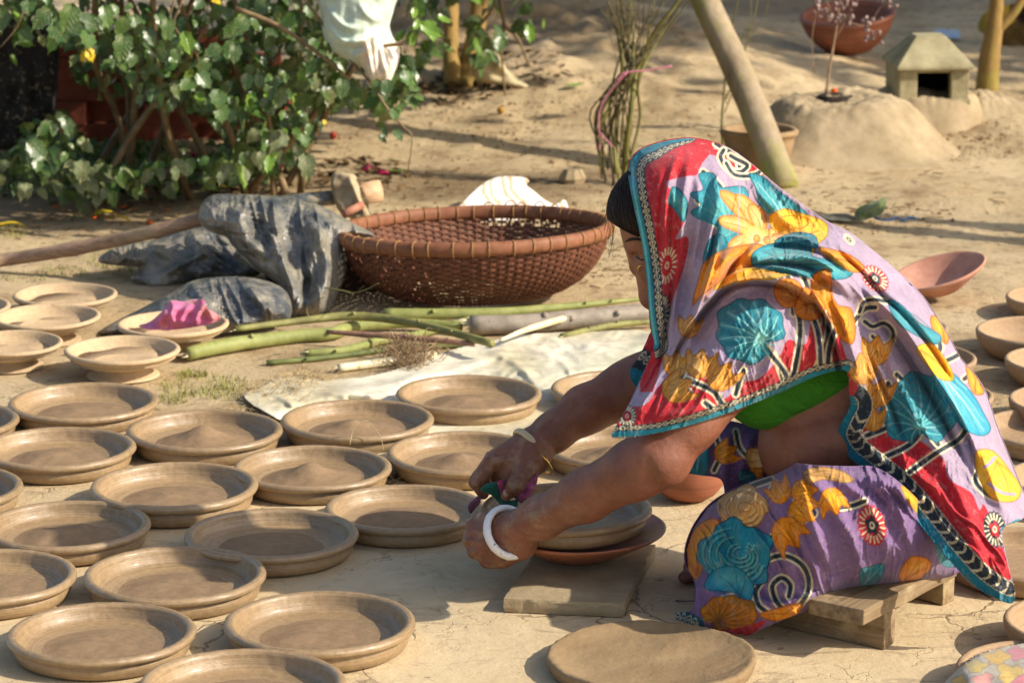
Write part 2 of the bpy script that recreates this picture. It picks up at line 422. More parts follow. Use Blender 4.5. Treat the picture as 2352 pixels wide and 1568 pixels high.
for i, (cx, top, W, lab) in enumerate(FOOTED):
    x, y, R = place_rim(cx, top, W, .495)
    e = empty('footed_bowl', (x, y, .001), i*1.9); e.scale = (R, R, R)
    tag(e, lab, 'bowl', 'footed clay bowls at the upper left'); link('bowl', fb, e); link('foot', ff, e)
    FB_POS.append((x, y, R))
# ================================================================ soft-union body surfaces
def P3(px, py, Y): return np.array(AT(px, py, Y))
class SDF:
    """field of softly joined round cones, meshed with surface nets"""
    def __init__(s, lo, hi, h):
        s.lo = np.array(lo, float); s.h = h; s.n = np.ceil((np.array(hi)-s.lo)/h).astype(int)+1
        s.f = np.full(s.n, .06, np.float32)
    def _box(s, lo, hi):
        a = np.maximum(np.floor((lo-s.lo)/s.h).astype(int), 0); b = np.minimum(np.ceil((hi-s.lo)/s.h).astype(int)+1, s.n)
        X = [(s.lo[i]+s.h*np.arange(a[i], b[i])).astype(np.float32) for i in range(3)]
        return (slice(a[0], b[0]), slice(a[1], b[1]), slice(a[2], b[2])), X[0][:, None, None], X[1][None, :, None], X[2][None, None, :]
    def cone(s, a, b, ra, rb=None, k=.012, sub=False):
        a = np.array(a, float); b = np.array(b, float); rb = ra if rb is None else rb
        pad = max(ra, rb)+max(k, .01)+.012
        sl, X, Y, Z = s._box(np.minimum(a, b)-pad, np.maximum(a, b)+pad)
        d = b-a; L2 = max(float(d@d), 1e-9)
        t = np.clip(((X-a[0])*d[0]+(Y-a[1])*d[1]+(Z-a[2])*d[2])/L2, 0, 1)
        q = np.sqrt((X-a[0]-t*d[0])**2+(Y-a[1]-t*d[1])**2+(Z-a[2]-t*d[2])**2)-(ra+(rb-ra)*t)
        s.join(sl, q, k, sub)
    def ell(s, c, r, k=.012, rot=0.0, sub=False):
        """ellipsoid, radii r; rot turns it about the viewing axis (y)"""
        c = np.array(c, float); r = np.array(r, float); pad = max(r)+max(k, .01)+.012
        sl, X, Y, Z = s._box(c-pad, c+pad)
        x, y, z = X-c[0], Y-c[1], Z-c[2]; cc, ss = math.cos(rot), math.sin(rot)
        x, z = x*cc+z*ss, -x*ss+z*cc
        k0 = np.sqrt((x/r[0])**2+(y/r[1])**2+(z/r[2])**2)+1e-6; k1 = np.sqrt((x/r[0]**2)**2+(y/r[1]**2)**2+(z/r[2]**2)**2)+1e-6
        s.join(sl, k0*(k0-1)/k1, k, sub)
    def join(s, sl, q, k, sub):
        f = s.f[sl]
        if sub:
            hh = np.clip(.5-.5*(f+q)/k, 0, 1); s.f[sl] = f*(1-hh)-q*hh+k*hh*(1-hh)
        else:
            hh = np.clip(.5+.5*(f-q)/k, 0, 1); s.f[sl] = f*(1-hh)+q*hh-k*hh*(1-hh)
    def chain(s, pts, rs, k=.012):
        for i in range(len(pts)-1): s.cone(pts[i], pts[i+1], rs[i], rs[i+1], k)
    def cut(s, p, n):
        """keep the side the normal n points to"""
        X = [(s.lo[i]+s.h*np.arange(s.n[i])) for i in range(3)]
        d = ((X[0][:, None, None]-p[0])*n[0]+(X[1][None, :, None]-p[1])*n[1]+(X[2][None, None, :]-p[2])*n[2]).astype(np.float32)
        s.f = np.maximum(s.f, -d)
    def mesh(s, relax=1):
        f = s.f; ins = f < 0
        c = [ins[i:i+ins.shape[0]-1, j:j+ins.shape[1]-1, k:k+ins.shape[2]-1] for i in (0, 1) for j in (0, 1) for k in (0, 1)]
        allv = c[0].copy(); anyv = c[0].copy()
        for q in c[1:]: allv &= q; anyv |= q
        act = anyv & ~allv; idx = np.full(act.shape, -1, np.int32); I, J, K = np.nonzero(act); idx[I, J, K] = np.arange(len(I))
        acc = np.zeros((len(I), 3)); cnt = np.zeros(len(I))
        cor = [(i, j, k) for i in (0, 1) for j in (0, 1) for k in (0, 1)]
        for A in cor:
            for ax in range(3):
                if A[ax]: continue
                B = list(A); B[ax] = 1
                fa = f[I+A[0], J+A[1], K+A[2]]; fb = f[I+B[0], J+B[1], K+B[2]]
                m = (fa < 0) != (fb < 0); t = np.where(m, fa/np.where(m, fa-fb, 1), 0)
                p = np.array(A, float)[None].repeat(len(I), 0); p[:, ax] += t
                acc[m] += p[m]; cnt[m] += 1
        V = (acc/cnt[:, None]+np.stack([I, J, K], 1))*s.h+s.lo
        quads = []
        for ax in range(3):
            u, v = [(1, 2), (2, 0), (0, 1)][ax]
            sh = [slice(1, -1)]*3; sh[ax] = slice(0, -1); sh2 = [slice(1, -1)]*3; sh2[ax] = slice(1, None)
            a_, b_ = ins[tuple(sh)], ins[tuple(sh2)]
            for flip, m in ((0, a_ & ~b_), (1, ~a_ & b_)):
                e = np.array(np.nonzero(m)).T
                if not len(e): continue
                off = np.ones(3, int); off[ax] = 0; e = e+off
                def at(du, dv):
                    q = e.copy(); q[:, u] -= du; q[:, v] -= dv; return idx[q[:, 0], q[:, 1], q[:, 2]]
                Q = np.stack([at(0, 0), at(1, 0), at(1, 1), at(0, 1)], 1)
                quads.append(Q[:, ::-1] if flip else Q)
        F = np.concatenate(quads); F = F[(F >= 0).all(1)]
        for _ in range(relax):
            s2 = np.zeros_like(V); c2 = np.zeros(len(V))
            for i in range(4):
                np.add.at(s2, F[:, i], V[F[:, (i+1) % 4]]); np.add.at(c2, F[:, i], 1)
                np.add.at(s2, F[:, i], V[F[:, (i-1) % 4]]); np.add.at(c2, F[:, i], 1)
            V = V*.5+.5*s2/np.maximum(c2, 1)[:, None]
        return V, F

# ================================================================ printed cloth sheets
def seg_dist(X, Y, pts, closed=False):
    """distance, arc length and side of the nearest point of a polyline for every raster point"""
    P = np.array(pts, float); n = len(P)
    best = np.full(X.shape, 1e9); U = np.zeros(X.shape); S = np.zeros(X.shape); acc = 0.0
    for i in range(n if closed else n-1):
        a, b_ = P[i], P[(i+1) % n]; d = b_-a; L = math.hypot(*d)
        if L < 1e-6: continue
        t = np.clip(((X-a[0])*d[0]+(Y-a[1])*d[1])/L/L, 0, 1)
        q = (X-a[0]-t*d[0])**2+(Y-a[1]-t*d[1])**2
        m = q < best; best = np.where(m, q, best); U = np.where(m, acc+t*L, U)
        S = np.where(m, (d[0]*(Y-a[1])-d[1]*(X-a[0])), S); acc += L
    return np.sqrt(best), U, np.sign(S), acc
def inside(X, Y, pts):
    P = np.array(pts, float); r = np.zeros(X.shape, bool)
    for i in range(len(P)):
        x1, y1 = P[i]; x2, y2 = P[(i+1) % len(P)]
        if y1 == y2: continue
        c = (y1 > Y) != (y2 > Y); r ^= c & (X < (x2-x1)*(Y-y1)/(y2-y1)+x1)
    return r
def curve(pts, per=6, closed=False):
    if closed:
        P = list(pts); Q = P[-2:]+P+P[:3]; full = smooth_path(Q, per); return full[2*per:-2*per]
    return smooth_path(pts, per)
def blur(A, sig):
    r = int(sig*2.5)+1; k = np.exp(-(np.arange(-r, r+1)/sig)**2/2); k /= k.sum()
    for ax in (0, 1):
        B = np.pad(A, [(r, r) if i == ax else (0, 0) for i in range(2)], 'edge'); out = np.zeros_like(A)
        for i, kk in enumerate(k):
            out += kk*(B[i:i+A.shape[0]] if ax == 0 else B[:, i:i+A.shape[1]])
        A = out
    return A
def vnoise(shape, cell, seed, aspect=1.0):
    rs = np.random.RandomState(seed); h, w_ = shape; gh, gw = int(h/cell)+4, int(w_/(cell*aspect))+4
    g = rs.rand(gh, gw)*2-1; yy = np.arange(h)/cell; xx = np.arange(w_)/(cell*aspect)
    iy, ix = yy.astype(int), xx.astype(int); fy, fx = yy-iy, xx-ix; fy = (fy*fy*(3-2*fy))[:, None]; fx = (fx*fx*(3-2*fx))[None]
    a_, b_, c_, d_ = g[np.ix_(iy, ix)], g[np.ix_(iy, ix+1)], g[np.ix_(iy+1, ix)], g[np.ix_(iy+1, ix+1)]
    return (a_*(1-fx)+b_*fx)*(1-fy)+(c_*(1-fx)+d_*fx)*fy
def rnoise(X, Y, th, ca, cb, seed):
    """value noise in axes turned by th, cell sizes ca along and cb across"""
    c, s_ = math.cos(th), math.sin(th); u = (X*c+Y*s_)/ca; v = (-X*s_+Y*c)/cb; u = u-u.min()+1; v = v-v.min()+1
    g = np.random.RandomState(seed).rand(int(v.max())+3, int(u.max())+3)*2-1; iu, iv = u.astype(int), v.astype(int); fu, fv = u-iu, v-iv; fu = fu*fu*(3-2*fu); fv = fv*fv*(3-2*fv)
    return (g[iv, iu]*(1-fu)+g[iv, iu+1]*fu)*(1-fv)+(g[iv+1, iu]*(1-fu)+g[iv+1, iu+1]*fu)*fv
def creases(S_, th, seed, amp, ca=110, cb=20, mask=1.0):
    wx = vnoise(S_.D.shape, 30, seed+7)*14; wy = vnoise(S_.D.shape, 30, seed+8)*14; X, Y = S_.X+wx, S_.Y+wy
    n1 = 1-np.abs(rnoise(X, Y, th, ca, cb, seed))*2.2; n2 = 1-np.abs(rnoise(X, Y, th+.25, ca*.55, cb*.5, seed+1))*2.2
    gate = np.clip(rnoise(X, Y, th, 150, 120, seed+2)*1.4+.6, .1, 1)
    S_.D = S_.D+mask*gate*amp*(np.clip(n1, -.3, 1)**2*np.sign(n1)+.35*np.clip(n2, 0, 1)**2)
class Sheet:
    """cloth panel: outline, relief towards the viewer's side and a print, both on a fine grid"""
    def __init__(s, outline, step=2.0, smooth=True):
        s.o = [tuple(p) for p in (curve(outline, 4, True) if smooth else outline)]
        A = np.array(s.o); s.step = step
        x0, y0 = A.min(0)-2*step; x1, y1 = A.max(0)+2*step
        s.xs = np.arange(x0, x1, step); s.ys = np.arange(y0, y1, step)
        s.X, s.Y = np.meshgrid(s.xs, s.ys); s.D = np.zeros(s.X.shape); s.C = np.zeros(s.X.shape+(3,))
    # relief
    def prims(s, L, S=1435.0, soft=.02):
        """L: list of chains [(px, py, radius px, centre offset m), ...]"""
        acc = None
        for ch in L:
            if len(ch) == 1: ch = [ch[0], ch[0]]
            best = np.full(s.X.shape, -1.0)
            for (xa, ya, ra, ca), (xb, yb, rb, cb) in zip(ch[:-1], ch[1:]):
                dx, dy = xb-xa, yb-ya; L2 = max(dx*dx+dy*dy, 1e-6)
                t = np.clip(((s.X-xa)*dx+(s.Y-ya)*dy)/L2, 0, 1); r = ra+(rb-ra)*t
                d2 = (s.X-xa-t*dx)**2+(s.Y-ya-t*dy)**2; c = ca+(cb-ca)*t
                z = np.where(d2 < r*r, c+np.sqrt(np.maximum(r*r-d2, 0))/S, c-(np.sqrt(d2)-r)/S*1.5)
                best = np.maximum(best, z)
            if acc is None: acc = best
            else:
                h_ = np.clip(.5+.5*(best-acc)/soft, 0, 1); acc = acc*(1-h_)+best*h_+soft*h_*(1-h_)
        s.D = acc; return s
    def falloff(s, pts, R, gain=1.0, floor=0.0):
        d = seg_dist(s.X, s.Y, pts)[0]; t = np.clip(d/R, 0, 1); t = np.where(~inside(s.X, s.Y, s.o) & (d < 4*s.step), 0, t); k = np.sqrt(np.clip(1-(1-t)**2, 0, 1)); s.D = floor+(s.D-floor)*(k*gain+1-gain); return s
    def ridge(s, pts, amp, wid, taper=.25, per=6):
        pts = curve(pts, per); d, U, _, L = seg_dist(s.X, s.Y, pts); tp = np.clip(np.minimum(U, L-U)/(taper*L+1e-6), 0, 1)
        s.D = s.D+amp*np.exp(-(d/wid)**2)*tp; return s
    def lap(s, pts, amp, wid, side=1, taper=.2, per=6):
        """edge of a cloth layer lying over another: sharp on one side, fading on the other"""
        pts = curve(pts, per); d, U, S, L = seg_dist(s.X, s.Y, pts); tp = np.clip(np.minimum(U, L-U)/(taper*L+1e-6), 0, 1)
        e = np.where(S*side > 0, np.exp(-(d/wid)), np.exp(-(d/3.5)**2)); s.D = s.D+amp*e*tp; return s
    # print
    def fill(s, c): s.C[:] = c; return s
    def _blend(s, a, c):
        a = a[..., None]; s.C = s.C*(1-a)+np.asarray(c)*a
    def _local(s, pts, pad):
        A = np.array(pts); st_ = s.step
        i0 = max(int((A[:, 1].min()-pad-s.ys[0])/st_), 0); i1 = min(int((A[:, 1].max()+pad-s.ys[0])/st_)+2, len(s.ys))
        j0 = max(int((A[:, 0].min()-pad-s.xs[0])/st_), 0); j1 = min(int((A[:, 0].max()+pad-s.xs[0])/st_)+2, len(s.xs))
        return (slice(i0, max(i1, i0)), slice(j0, max(j1, j0)))
    def stroke(s, pts, wid, c, per=5, wid2=None, alpha=1.0):
        pts = curve(pts, per) if per > 1 and len(pts) > 2 else pts; sl = s._local(pts, wid*2+4)
        X, Y = s.X[sl], s.Y[sl]
        if not X.size: return s
        d, U, _, L = seg_dist(X, Y, pts); w_ = wid if wid2 is None else wid+(wid2-wid)*U/max(L, 1)
        a = np.clip((w_/2-d)/1.6+.5, 0, 1)[..., None]*alpha; s.C[sl] = s.C[sl]*(1-a)+np.asarray(c)*a; return s
    def stem(s, pts, wid=11, navy=None, cream=None):
        s.stroke(pts, wid+9, CREAM); s.stroke(pts, wid, NAVY); return s
    def poly(s, pts, c, c2=None, sm=True, line=None, lw=2.5, per=5, grad=None):
        pts = curve(pts, per, True) if sm else list(pts); sl = s._local(pts, 8); X, Y = s.X[sl], s.Y[sl]
        if not X.size: return s
        ins = inside(X, Y, pts); d = seg_dist(X, Y, pts, True)[0]; sd = np.where(ins, d, -d)
        a = np.clip(sd/1.6+.5, 0, 1)[..., None]; col = np.asarray(c)
        if c2 is not None:
            m = min(np.ptp(np.array(pts)[:, 0]), np.ptp(np.array(pts)[:, 1]))*.42; t = np.clip(sd/m, 0, 1)[..., None]; col = col*(1-t)+np.asarray(c2)*t
        s.C[sl] = s.C[sl]*(1-a)+col*a
        if line is not None:
            a = np.clip((lw/2-np.abs(sd))/1.6+.5, 0, 1)[..., None]; s.C[sl] = s.C[sl]*(1-a)+np.asarray(line)*a
        return s
    def band(s, pts, wid, base, ink, pitch=34, per=4, fn='braid', off=0.0, s0=1.0):
        pts = curve(pts, per); sl = s._local(pts, wid*2+4+abs(off)*2); X, Y = s.X[sl], s.Y[sl]
        d, U, S, L = seg_dist(X, Y, pts); g = s0+(1-s0)*np.clip(U/(.16*L), 0, 1); v = (d*S)/g-off; w_ = wid/2
        a = np.clip((w_-np.abs(v))/1.6+.5, 0, 1)
        if base is not None: s.C[sl] = s.C[sl]*(1-a[..., None])+np.asarray(base)*a[..., None]
        if ink is not None:
            q = v/w_; ph = U/pitch*2*math.pi
            e = .10+.9/wid
            if fn == 'braid':
                m = (np.abs(q-.62*np.sin(ph)) < e) | (np.abs(q+.62*np.sin(ph)) < e) | ((np.abs(q) < .14) & (np.abs(np.sin(ph)) > .6))
            else:
                tt = (U/pitch) % 1.0; aq = np.abs(q)
                m = (np.abs(tt-.18-.55*(1-aq)**.7) < .085) | (np.abs(tt-.40-.42*(1-aq)**.8) < .055) & (aq < .75) | (aq > .88)
            a = (m & (np.abs(v) < w_))*1.0; s.C[sl] = s.C[sl]*(1-a[..., None]*.8)+np.asarray(ink)*a[..., None]*.8
        return s
    def heart(s, cx, cy, r, ang, tail=None, c=None, c2=None, vein=None, asp=.95):
        """lotus-pad shaped leaf; ang points to the notch (degrees, image axes)"""
        A = math.radians(ang); pts = []
        for k in range(40):
            t = 2*math.pi*k/40; rr = r*(1-.42*math.exp(-(min(t, 2*math.pi-t)/.33)**2))*(1+.05*math.sin(9*t)+.12*math.exp(-((t-math.pi)/.35)**2))
            pts.append((cx+rr*math.cos(t+A), cy+rr*asp*math.sin(t+A)))
        s.poly(pts, c, None, sm=False, line=tuple(x*.35 for x in c))
        bx, by = cx+.42*r*math.cos(A), cy+.42*r*asp*math.sin(A)
        for k in range(26):     # pale and dark wedges between the veins
            t0 = 2*math.pi*k/26+A; w0 = [(bx+.12*r*math.cos(t0+.12), by+.12*r*math.sin(t0+.12)), (bx*.0+cx+.86*r*math.cos(t0+.03), cy+.86*r*asp*math.sin(t0+.03)), (cx+.90*r*math.cos(t0+.12), cy+.90*r*asp*math.sin(t0+.12))]
            if k not in (0, 25): s.stroke([w0[0], ((w0[0][0]+w0[1][0])/2, (w0[0][1]+w0[1][1])/2), w0[1]], r*.085, tuple(.5*p_+.5*q_ for p_, q_ in zip(c2, c)) if k % 2 else tuple(x*.8 for x in c), wid2=r*.16, alpha=.55, per=1)
        bx, by = cx+.42*r*math.cos(A), cy+.42*r*asp*math.sin(A)
        for k in range(13):
            t = 2*math.pi*(k+.5)/13+A
            ex, ey = cx+.9*r*math.cos(t), cy+.9*r*asp*math.sin(t); mx, my = (bx+ex)/2+.08*r*math.cos(t+1.4), (by+ey)/2+.08*r*math.sin(t+1.4)
            s.stroke([(bx, by), (mx, my), (ex, ey)], 5, vein, wid2=2, alpha=.8)
        return s
    def leafy(s, pts, c, c2, vein, base, tips):
        s.poly(pts, c, c2, line=tuple(x*.4 for x in c))
        A_ = np.array(pts); cx, cy = A_.mean(0)
        for k, p in enumerate(list(pts)):
            e = (base[0]+.88*(p[0]-base[0]), base[1]+.88*(p[1]-base[1])); m = ((base[0]+e[0])/2+.06*(e[1]-base[1]), (base[1]+e[1])/2-.06*(e[0]-base[0]))
            s.stroke([base, m, e], 7 if k % 2 else 3.5, tuple(x*.72 for x in c) if k % 2 else tuple(.5*u_+.5*v_ for u_, v_ in zip(vein, c2)), wid2=2.5, alpha=.55)
        for t in tips: s.stroke([base, ((base[0]+t[0])/2+4, (base[1]+t[1])/2-3), t], 4, vein, wid2=1.5, alpha=.7)
        return s
    def tulip(s, cx, cy, sz, ang, c=None, c2=None):
        A = math.radians(ang); ca, sa = math.cos(A), math.sin(A)
        def T(x, y): return (cx+(x*ca-y*sa)*sz, cy+(x*sa+y*ca)*sz)
        pts = [T(*p) for p in [(-.5, .05), (-.35, .35), (0, .5), (.35, .35), (.5, .0), (.62, -.6), (.28, -.3), (.02, -.62), (-.25, -.3), (-.55, -.5)]]
        c = c or ORANGE; c2 = c2 or YELLOW
        s.poly(pts, c, c2, line=tuple(x*.45 for x in c), lw=2.5, per=4)
        for q in range(9):
            u = -.4+.1*q; s.stroke([T(u, .42-abs(u)*.5), T(u*1.1+.05, .1), T(u*1.25+.1, -.32)], 1.8, tuple(x*.7 for x in c) if q % 2 else tuple(min(1, x*1.25) for x in c2), alpha=.6, per=2)
        for q in (-.28, 0, .26): s.stroke([T(q*.4, .42), T(q, .05), T(q*1.3, -.42)], 2.6, tuple(x*.75 for x in c), alpha=.8)
        s.stroke([T(-.5, .05), T(-.2, .12), T(-.1, -.3)], 2.2, tuple(x*.6 for x in c)); s.stroke([T(.5, 0), T(.2, .15), T(.12, -.3)], 2.2, tuple(x*.6 for x in c)); return s
    def rosette(s, cx, cy, rx, ry, rot, c, c2, ink):
        A = math.radians(rot); ca, sa = math.cos(A), math.sin(A)
        def T(x, y): return (cx+x*rx*ca-y*ry*sa, cy+x*rx*sa+y*ry*ca)
        s.poly([T(math.cos(2*math.pi*k/36)*(1+.05*(-1)**k), math.sin(2*math.pi*k/36)*(1+.05*(-1)**k)) for k in range(36)], c, None, sm=False)
        for k in range(18):
            a = 2*math.pi*k/18; s.stroke([T(.55*math.cos(a), .55*math.sin(a)), T(.88*math.cos(a), .88*math.sin(a))], 3.4, ink, per=1)
        s.poly([T(.42*(1+.22*math.cos(5*2*math.pi*k/30))*math.cos(2*math.pi*k/30), .42*(1+.22*math.cos(5*2*math.pi*k/30))*math.sin(2*math.pi*k/30)) for k in range(30)], c2, None, sm=False)
        s.poly([T(.2*math.cos(2*math.pi*k/12), .2*math.sin(2*math.pi*k/12)) for k in range(12)], ink, None, sm=False)
        s.poly([T(.09*math.cos(2*math.pi*k/12), .09*math.sin(2*math.pi*k/12)) for k in range(12)], c2, None, sm=False); return s
    def rose(s, cx, cy, r, c, c2, dark, seed=0):
        rs = random.Random(seed)
        pts = [(cx+r*(1+.10*math.sin(5*t+seed)+.05*math.sin(11*t))*math.cos(t), cy+r*.95*(1+.10*math.sin(5*t+seed)+.05*math.sin(11*t))*math.sin(t)) for t in [2*math.pi*k/44 for k in range(44)]]
        s.poly(pts, c, None, sm=False, line=tuple(x*.5 for x in dark), lw=3)
        for q, rr in enumerate((.82, .66, .52, .40, .28, .17)):
            for kk in range(3):
                a0 = rs.uniform(0, 6.28)+kk*2.1; ox, oy = cx+r*.08*q*.3, cy-r*.05*q*.3
                arc_ = [(ox+r*rr*math.cos(a0+.26*i)*(1+.04*i), oy+r*rr*.92*math.sin(a0+.26*i)) for i in range(8)]
                s.stroke(arc_, 9*(rr+.3), c2, wid2=3, alpha=.75); s.stroke([(x+2, y+4) for x, y in arc_], 4.5, dark, wid2=2, alpha=.85)
        return s
    def build(s, name, mat, Y0, parent=None, far=False, keep=None, tex=.0):
        """Y0: distance of the reference plane, number or function of (px, py)"""
        X, Y = s.X.copy(), s.Y.copy(); ins = inside(X, Y, s.o)
        P = np.array(s.o)
        # grow by one cell and snap the outside points to the outline
        g = ins.copy(); g[1:] |= ins[:-1]; g[:-1] |= ins[1:]; g2 = g.copy(); g2[:, 1:] |= g[:, :-1]; g2[:, :-1] |= g[:, 1:]
        rim = g2 & ~ins; ry, rx = np.nonzero(rim); qx, qy = X[ry, rx], Y[ry, rx]; bd = np.full(len(qx), 1e9); bx = qx.copy(); by = qy.copy()
        for i in range(len(P)):
            a, b_ = P[i], P[(i+1) % len(P)]; d = b_-a; L2 = d@d
            if L2 < 1e-9: continue
            t = np.clip(((qx-a[0])*d[0]+(qy-a[1])*d[1])/L2, 0, 1); ex, ey = a[0]+t*d[0], a[1]+t*d[1]; q = (qx-ex)**2+(qy-ey)**2
            m = q < bd; bd[m] = q[m]; bx[m] = ex[m]; by[m] = ey[m]
        X[ry, rx] = bx; Y[ry, rx] = by
        use = g2; cell = use[:-1, :-1] & use[1:, :-1] & use[:-1, 1:] & use[1:, 1:]
        cin = ins[:-1, :-1] | ins[1:, :-1] | ins[:-1, 1:] | ins[1:, 1:]
        cell &= cin
        idx = np.full(X.shape, -1, np.int64); vm = np.zeros(X.shape, bool); I, J = np.nonzero(cell)
        for di in (0, 1):
            for dj in (0, 1): vm[I+di, J+dj] = True
        vy, vx = np.nonzero(vm); idx[vy, vx] = np.arange(len(vy))
        px, py = X[vy, vx], Y[vy, vx]; Yp = (Y0(px, py) if callable(Y0) else Y0) - s.D[vy, vx]
        u = (px-VW/2)/FPX; v = -(py-VH/2)/FPX; dy = ct+v*st; dz = -st+v*ct; t = Yp/dy
        V = np.stack([u*t, Yp, np.maximum(CAMH+dz*t, .004)], 1)
        F = np.stack([idx[I, J], idx[I, J+1], idx[I+1, J+1], idx[I+1, J]], 1)[:, ::-1]
        o = obj(name, V, F.astype(np.int32), mat, parent, True, colors=s.C[vy, vx])
        md = o.modifiers.new('thickness', 'SOLIDIFY'); md.thickness = .0016; md.offset = -1
        return o
NAVY = lin('#27323d'); CREAM = lin('#d8cba8'); TEAL = lin('#267f90'); TEALP = lin('#63b3b0'); TEALD = lin('#0c5262')
ORANGE = lin('#d9790f'); YELLOW = lin('#e6a92c'); TAN = lin('#cf9a52'); TANP = lin('#e2c082'); REDC = lin('#b52530'); LAV = lin('#a18ea2'); PURP = lin('#7d6189')
def cloth_mat(name, rough=.85, sheen=.3, bscale=1.0):
    b = NB(name); col = b.attr('Col')
    wv = b.noise(260, 3, .6, co=b.map((1, 1, .25))); wv2 = b.noise(240, 3, .6, co=b.map((.25, 1, 1)))
    f = b.math('MULTIPLY', b.math('ADD', wv, wv2), .5)
    fade = b.ramp(b.noise(16, 7, .72), [(.33, .76), (.68, 1.1)])
    c = b.mix(1.0, col, fade, 'MULTIPLY'); c = b.mix(1.0, c, b.ramp(f, [(.35, .84), (.65, 1.1)]), 'MULTIPLY')
    c = b.mix(b.math('MULTIPLY', b.ramp(b.noise(75, 5, .75), [(.55, 0), (.68, 1)]), .28), c, lin('#b9aba0')); b.color(c).rough(rough, .25); b.b.inputs['Sheen Weight'].default_value = sheen*.5
    n1 = b.bump(b.noise(34, 5, .6, dist=.6), .35*bscale, .006)
    n2 = b.bump(b.noise(110, 4, .55, co=b.map((1, 1, .45), (0, .5, 0))), .3*bscale, .0025, n1)
    b.bump(f, .35, .0006, n2)
    return b.m
M_SARI = cloth_mat('printed_cotton')
# ================================================================ the woman
def skin_mat():
    b = NB('skin'); sp = b.n('ShaderNodeSeparateXYZ'); b.setin(sp, 0, b.co)
    c = b.mix(b.ramp(b.noise(14, 6, .65), [(.3, 0), (.7, 1)]), lin('#8f5b43'), lin('#6f4230'))
    c = b.mix(b.math('MULTIPLY', b.ramp(b.noise(60, 6, .75), [(.48, 0), (.72, 1)]), .5), c, lin('#5f3626'))
    # dried slip on fingers and wrists
    hand = b.ramp(sp.outputs[0], [(.02, 1), (.14, 0)]); sm = b.ramp(b.noise(38, 6, .75), [(.50, 0), (.60, 1)])
    c = b.mix(b.math('MULTIPLY', b.math('MULTIPLY', hand, sm), .42), c, lin('#a58d6c'))
    b.color(c).rough(b.math('ADD', .36, b.math('MULTIPLY', b.noise(40, 5, .7), .3)), .5)
    b.b.inputs['Subsurface Weight'].default_value = .05; b.b.inputs['Subsurface Radius'].default_value = (1, .35, .2); b.b.inputs['Subsurface Scale'].default_value = .006
    n1 = b.bump(b.noise(30, 6, .65), .45, .006); n2 = b.bump(b.voro(300, 'DISTANCE_TO_EDGE'), .15, .0007, n1)
    n3 = b.bump(b.noise(85, 5, .7, co=b.map((.5, 1, 1.6), (0, .9, 0))), .25, .0014, n2)
    b.bump(b.noise(170, 4, .65, co=b.map((1, 1, .35), (0, .5, 0))), .4, .0014, n3)
    return b.m
M_SKIN = skin_mat()
bs = SDF((-.14, 4.22, -.005), (.78, 4.98, .80), .0027)
# torso
bs.cone(P3(2000, 1130, 4.58), P3(1990, 1010, 4.59), .10, .085, .03)
bs.cone(P3(1990, 1010, 4.60), P3(1880, 830, 4.59), .08, .088, .02)
bs.cone(P3(1790, 765, 4.52), P3(1790, 740, 4.66), .07, .07, .03)
bs.cone(P3(1880, 830, 4.58), P3(1790, 755, 4.58), .10, .09, .03)
bs.cone(P3(1780, 750, 4.58), P3(1600, 580, 4.58), .055, .048, .03)
# rolls of the waist
bs.cone(P3(1850, 945, 4.545), P3(2010, 860, 4.54), .076, .088, .010)
bs.cone(P3(1868, 1020, 4.535), P3(2040, 960, 4.53), .088, .094, .005)
bs.cone(P3(1920, 1085, 4.57), P3(2010, 1100, 4.57), .09, .09, .02)
# near arm
bs.chain([P3(1745, 800, 4.48), P3(1690, 850, 4.45), P3(1585, 965, 4.40), P3(1512, 1050, 4.385)], [.054, .050, .0445, .0445], .02)
bs.chain([P3(1512, 1050, 4.385), P3(1460, 1078, 4.40), P3(1345, 1137, 4.46), P3(1245, 1187, 4.525), P3(1180, 1216, 4.57)], [.0445, .0445, .0395, .0325, .0288], .02)
bs.ell(P3(1535, 1062, 4.378), (.028, .028, .028), .02)
# near hand: a fist round the rim of the dish
W1 = P3(1180, 1218, 4.57)
kn = [P3(1089, 1210, 4.603), P3(1082, 1238, 4.583), P3(1093, 1267, 4.577), P3(1119, 1287, 4.586)]
for i, k_ in enumerate(kn): bs.cone(W1+np.array([0, 0, -.006*i]), k_, .029-.002*i, [.0135, .014, .013, .0115][i], .014)
bs.cone(P3(1192, 1243, 4.575), P3(1150, 1268, 4.585), .031, .024, .014)
bs.cone(P3(1150, 1268, 4.585), P3(1128, 1282, 4.60), .024, .014, .012)
pip = [P3(1098, 1196, 4.645), P3(1086, 1222, 4.632), P3(1095, 1254, 4.625), P3(1120, 1277, 4.626)]
dip = [P3(1122, 1200, 4.662), P3(1108, 1224, 4.655), P3(1114, 1252, 4.648), P3(1136, 1272, 4.645)]
for i in range(4): bs.chain([kn[i], pip[i], dip[i]], [[.0132, .0115, .009], [.0138, .012, .0095], [.013, .0115, .009], [.0115, .010, .008]][i], .004)
for i in range(4): bs.ell(kn[i]+np.array([-.001, -.004, .002]), (.0115, .0095, .0105), .005)
bs.chain([P3(1158, 1208, 4.572), P3(1128, 1194, 4.588), P3(1106, 1185, 4.608)], [.019, .013, .0095], .008)
# far arm
bs.chain([P3(1700, 760, 4.71), P3(1620, 800, 4.77), P3(1470, 880, 4.84), P3(1435, 900, 4.845)], [.06, .052, .045, .045], .02)
bs.chain([P3(1435, 900, 4.845), P3(1345, 940, 4.82), P3(1270, 993, 4.79), P3(1222, 1028, 4.77)], [.045, .0385, .031, .0275], .02)
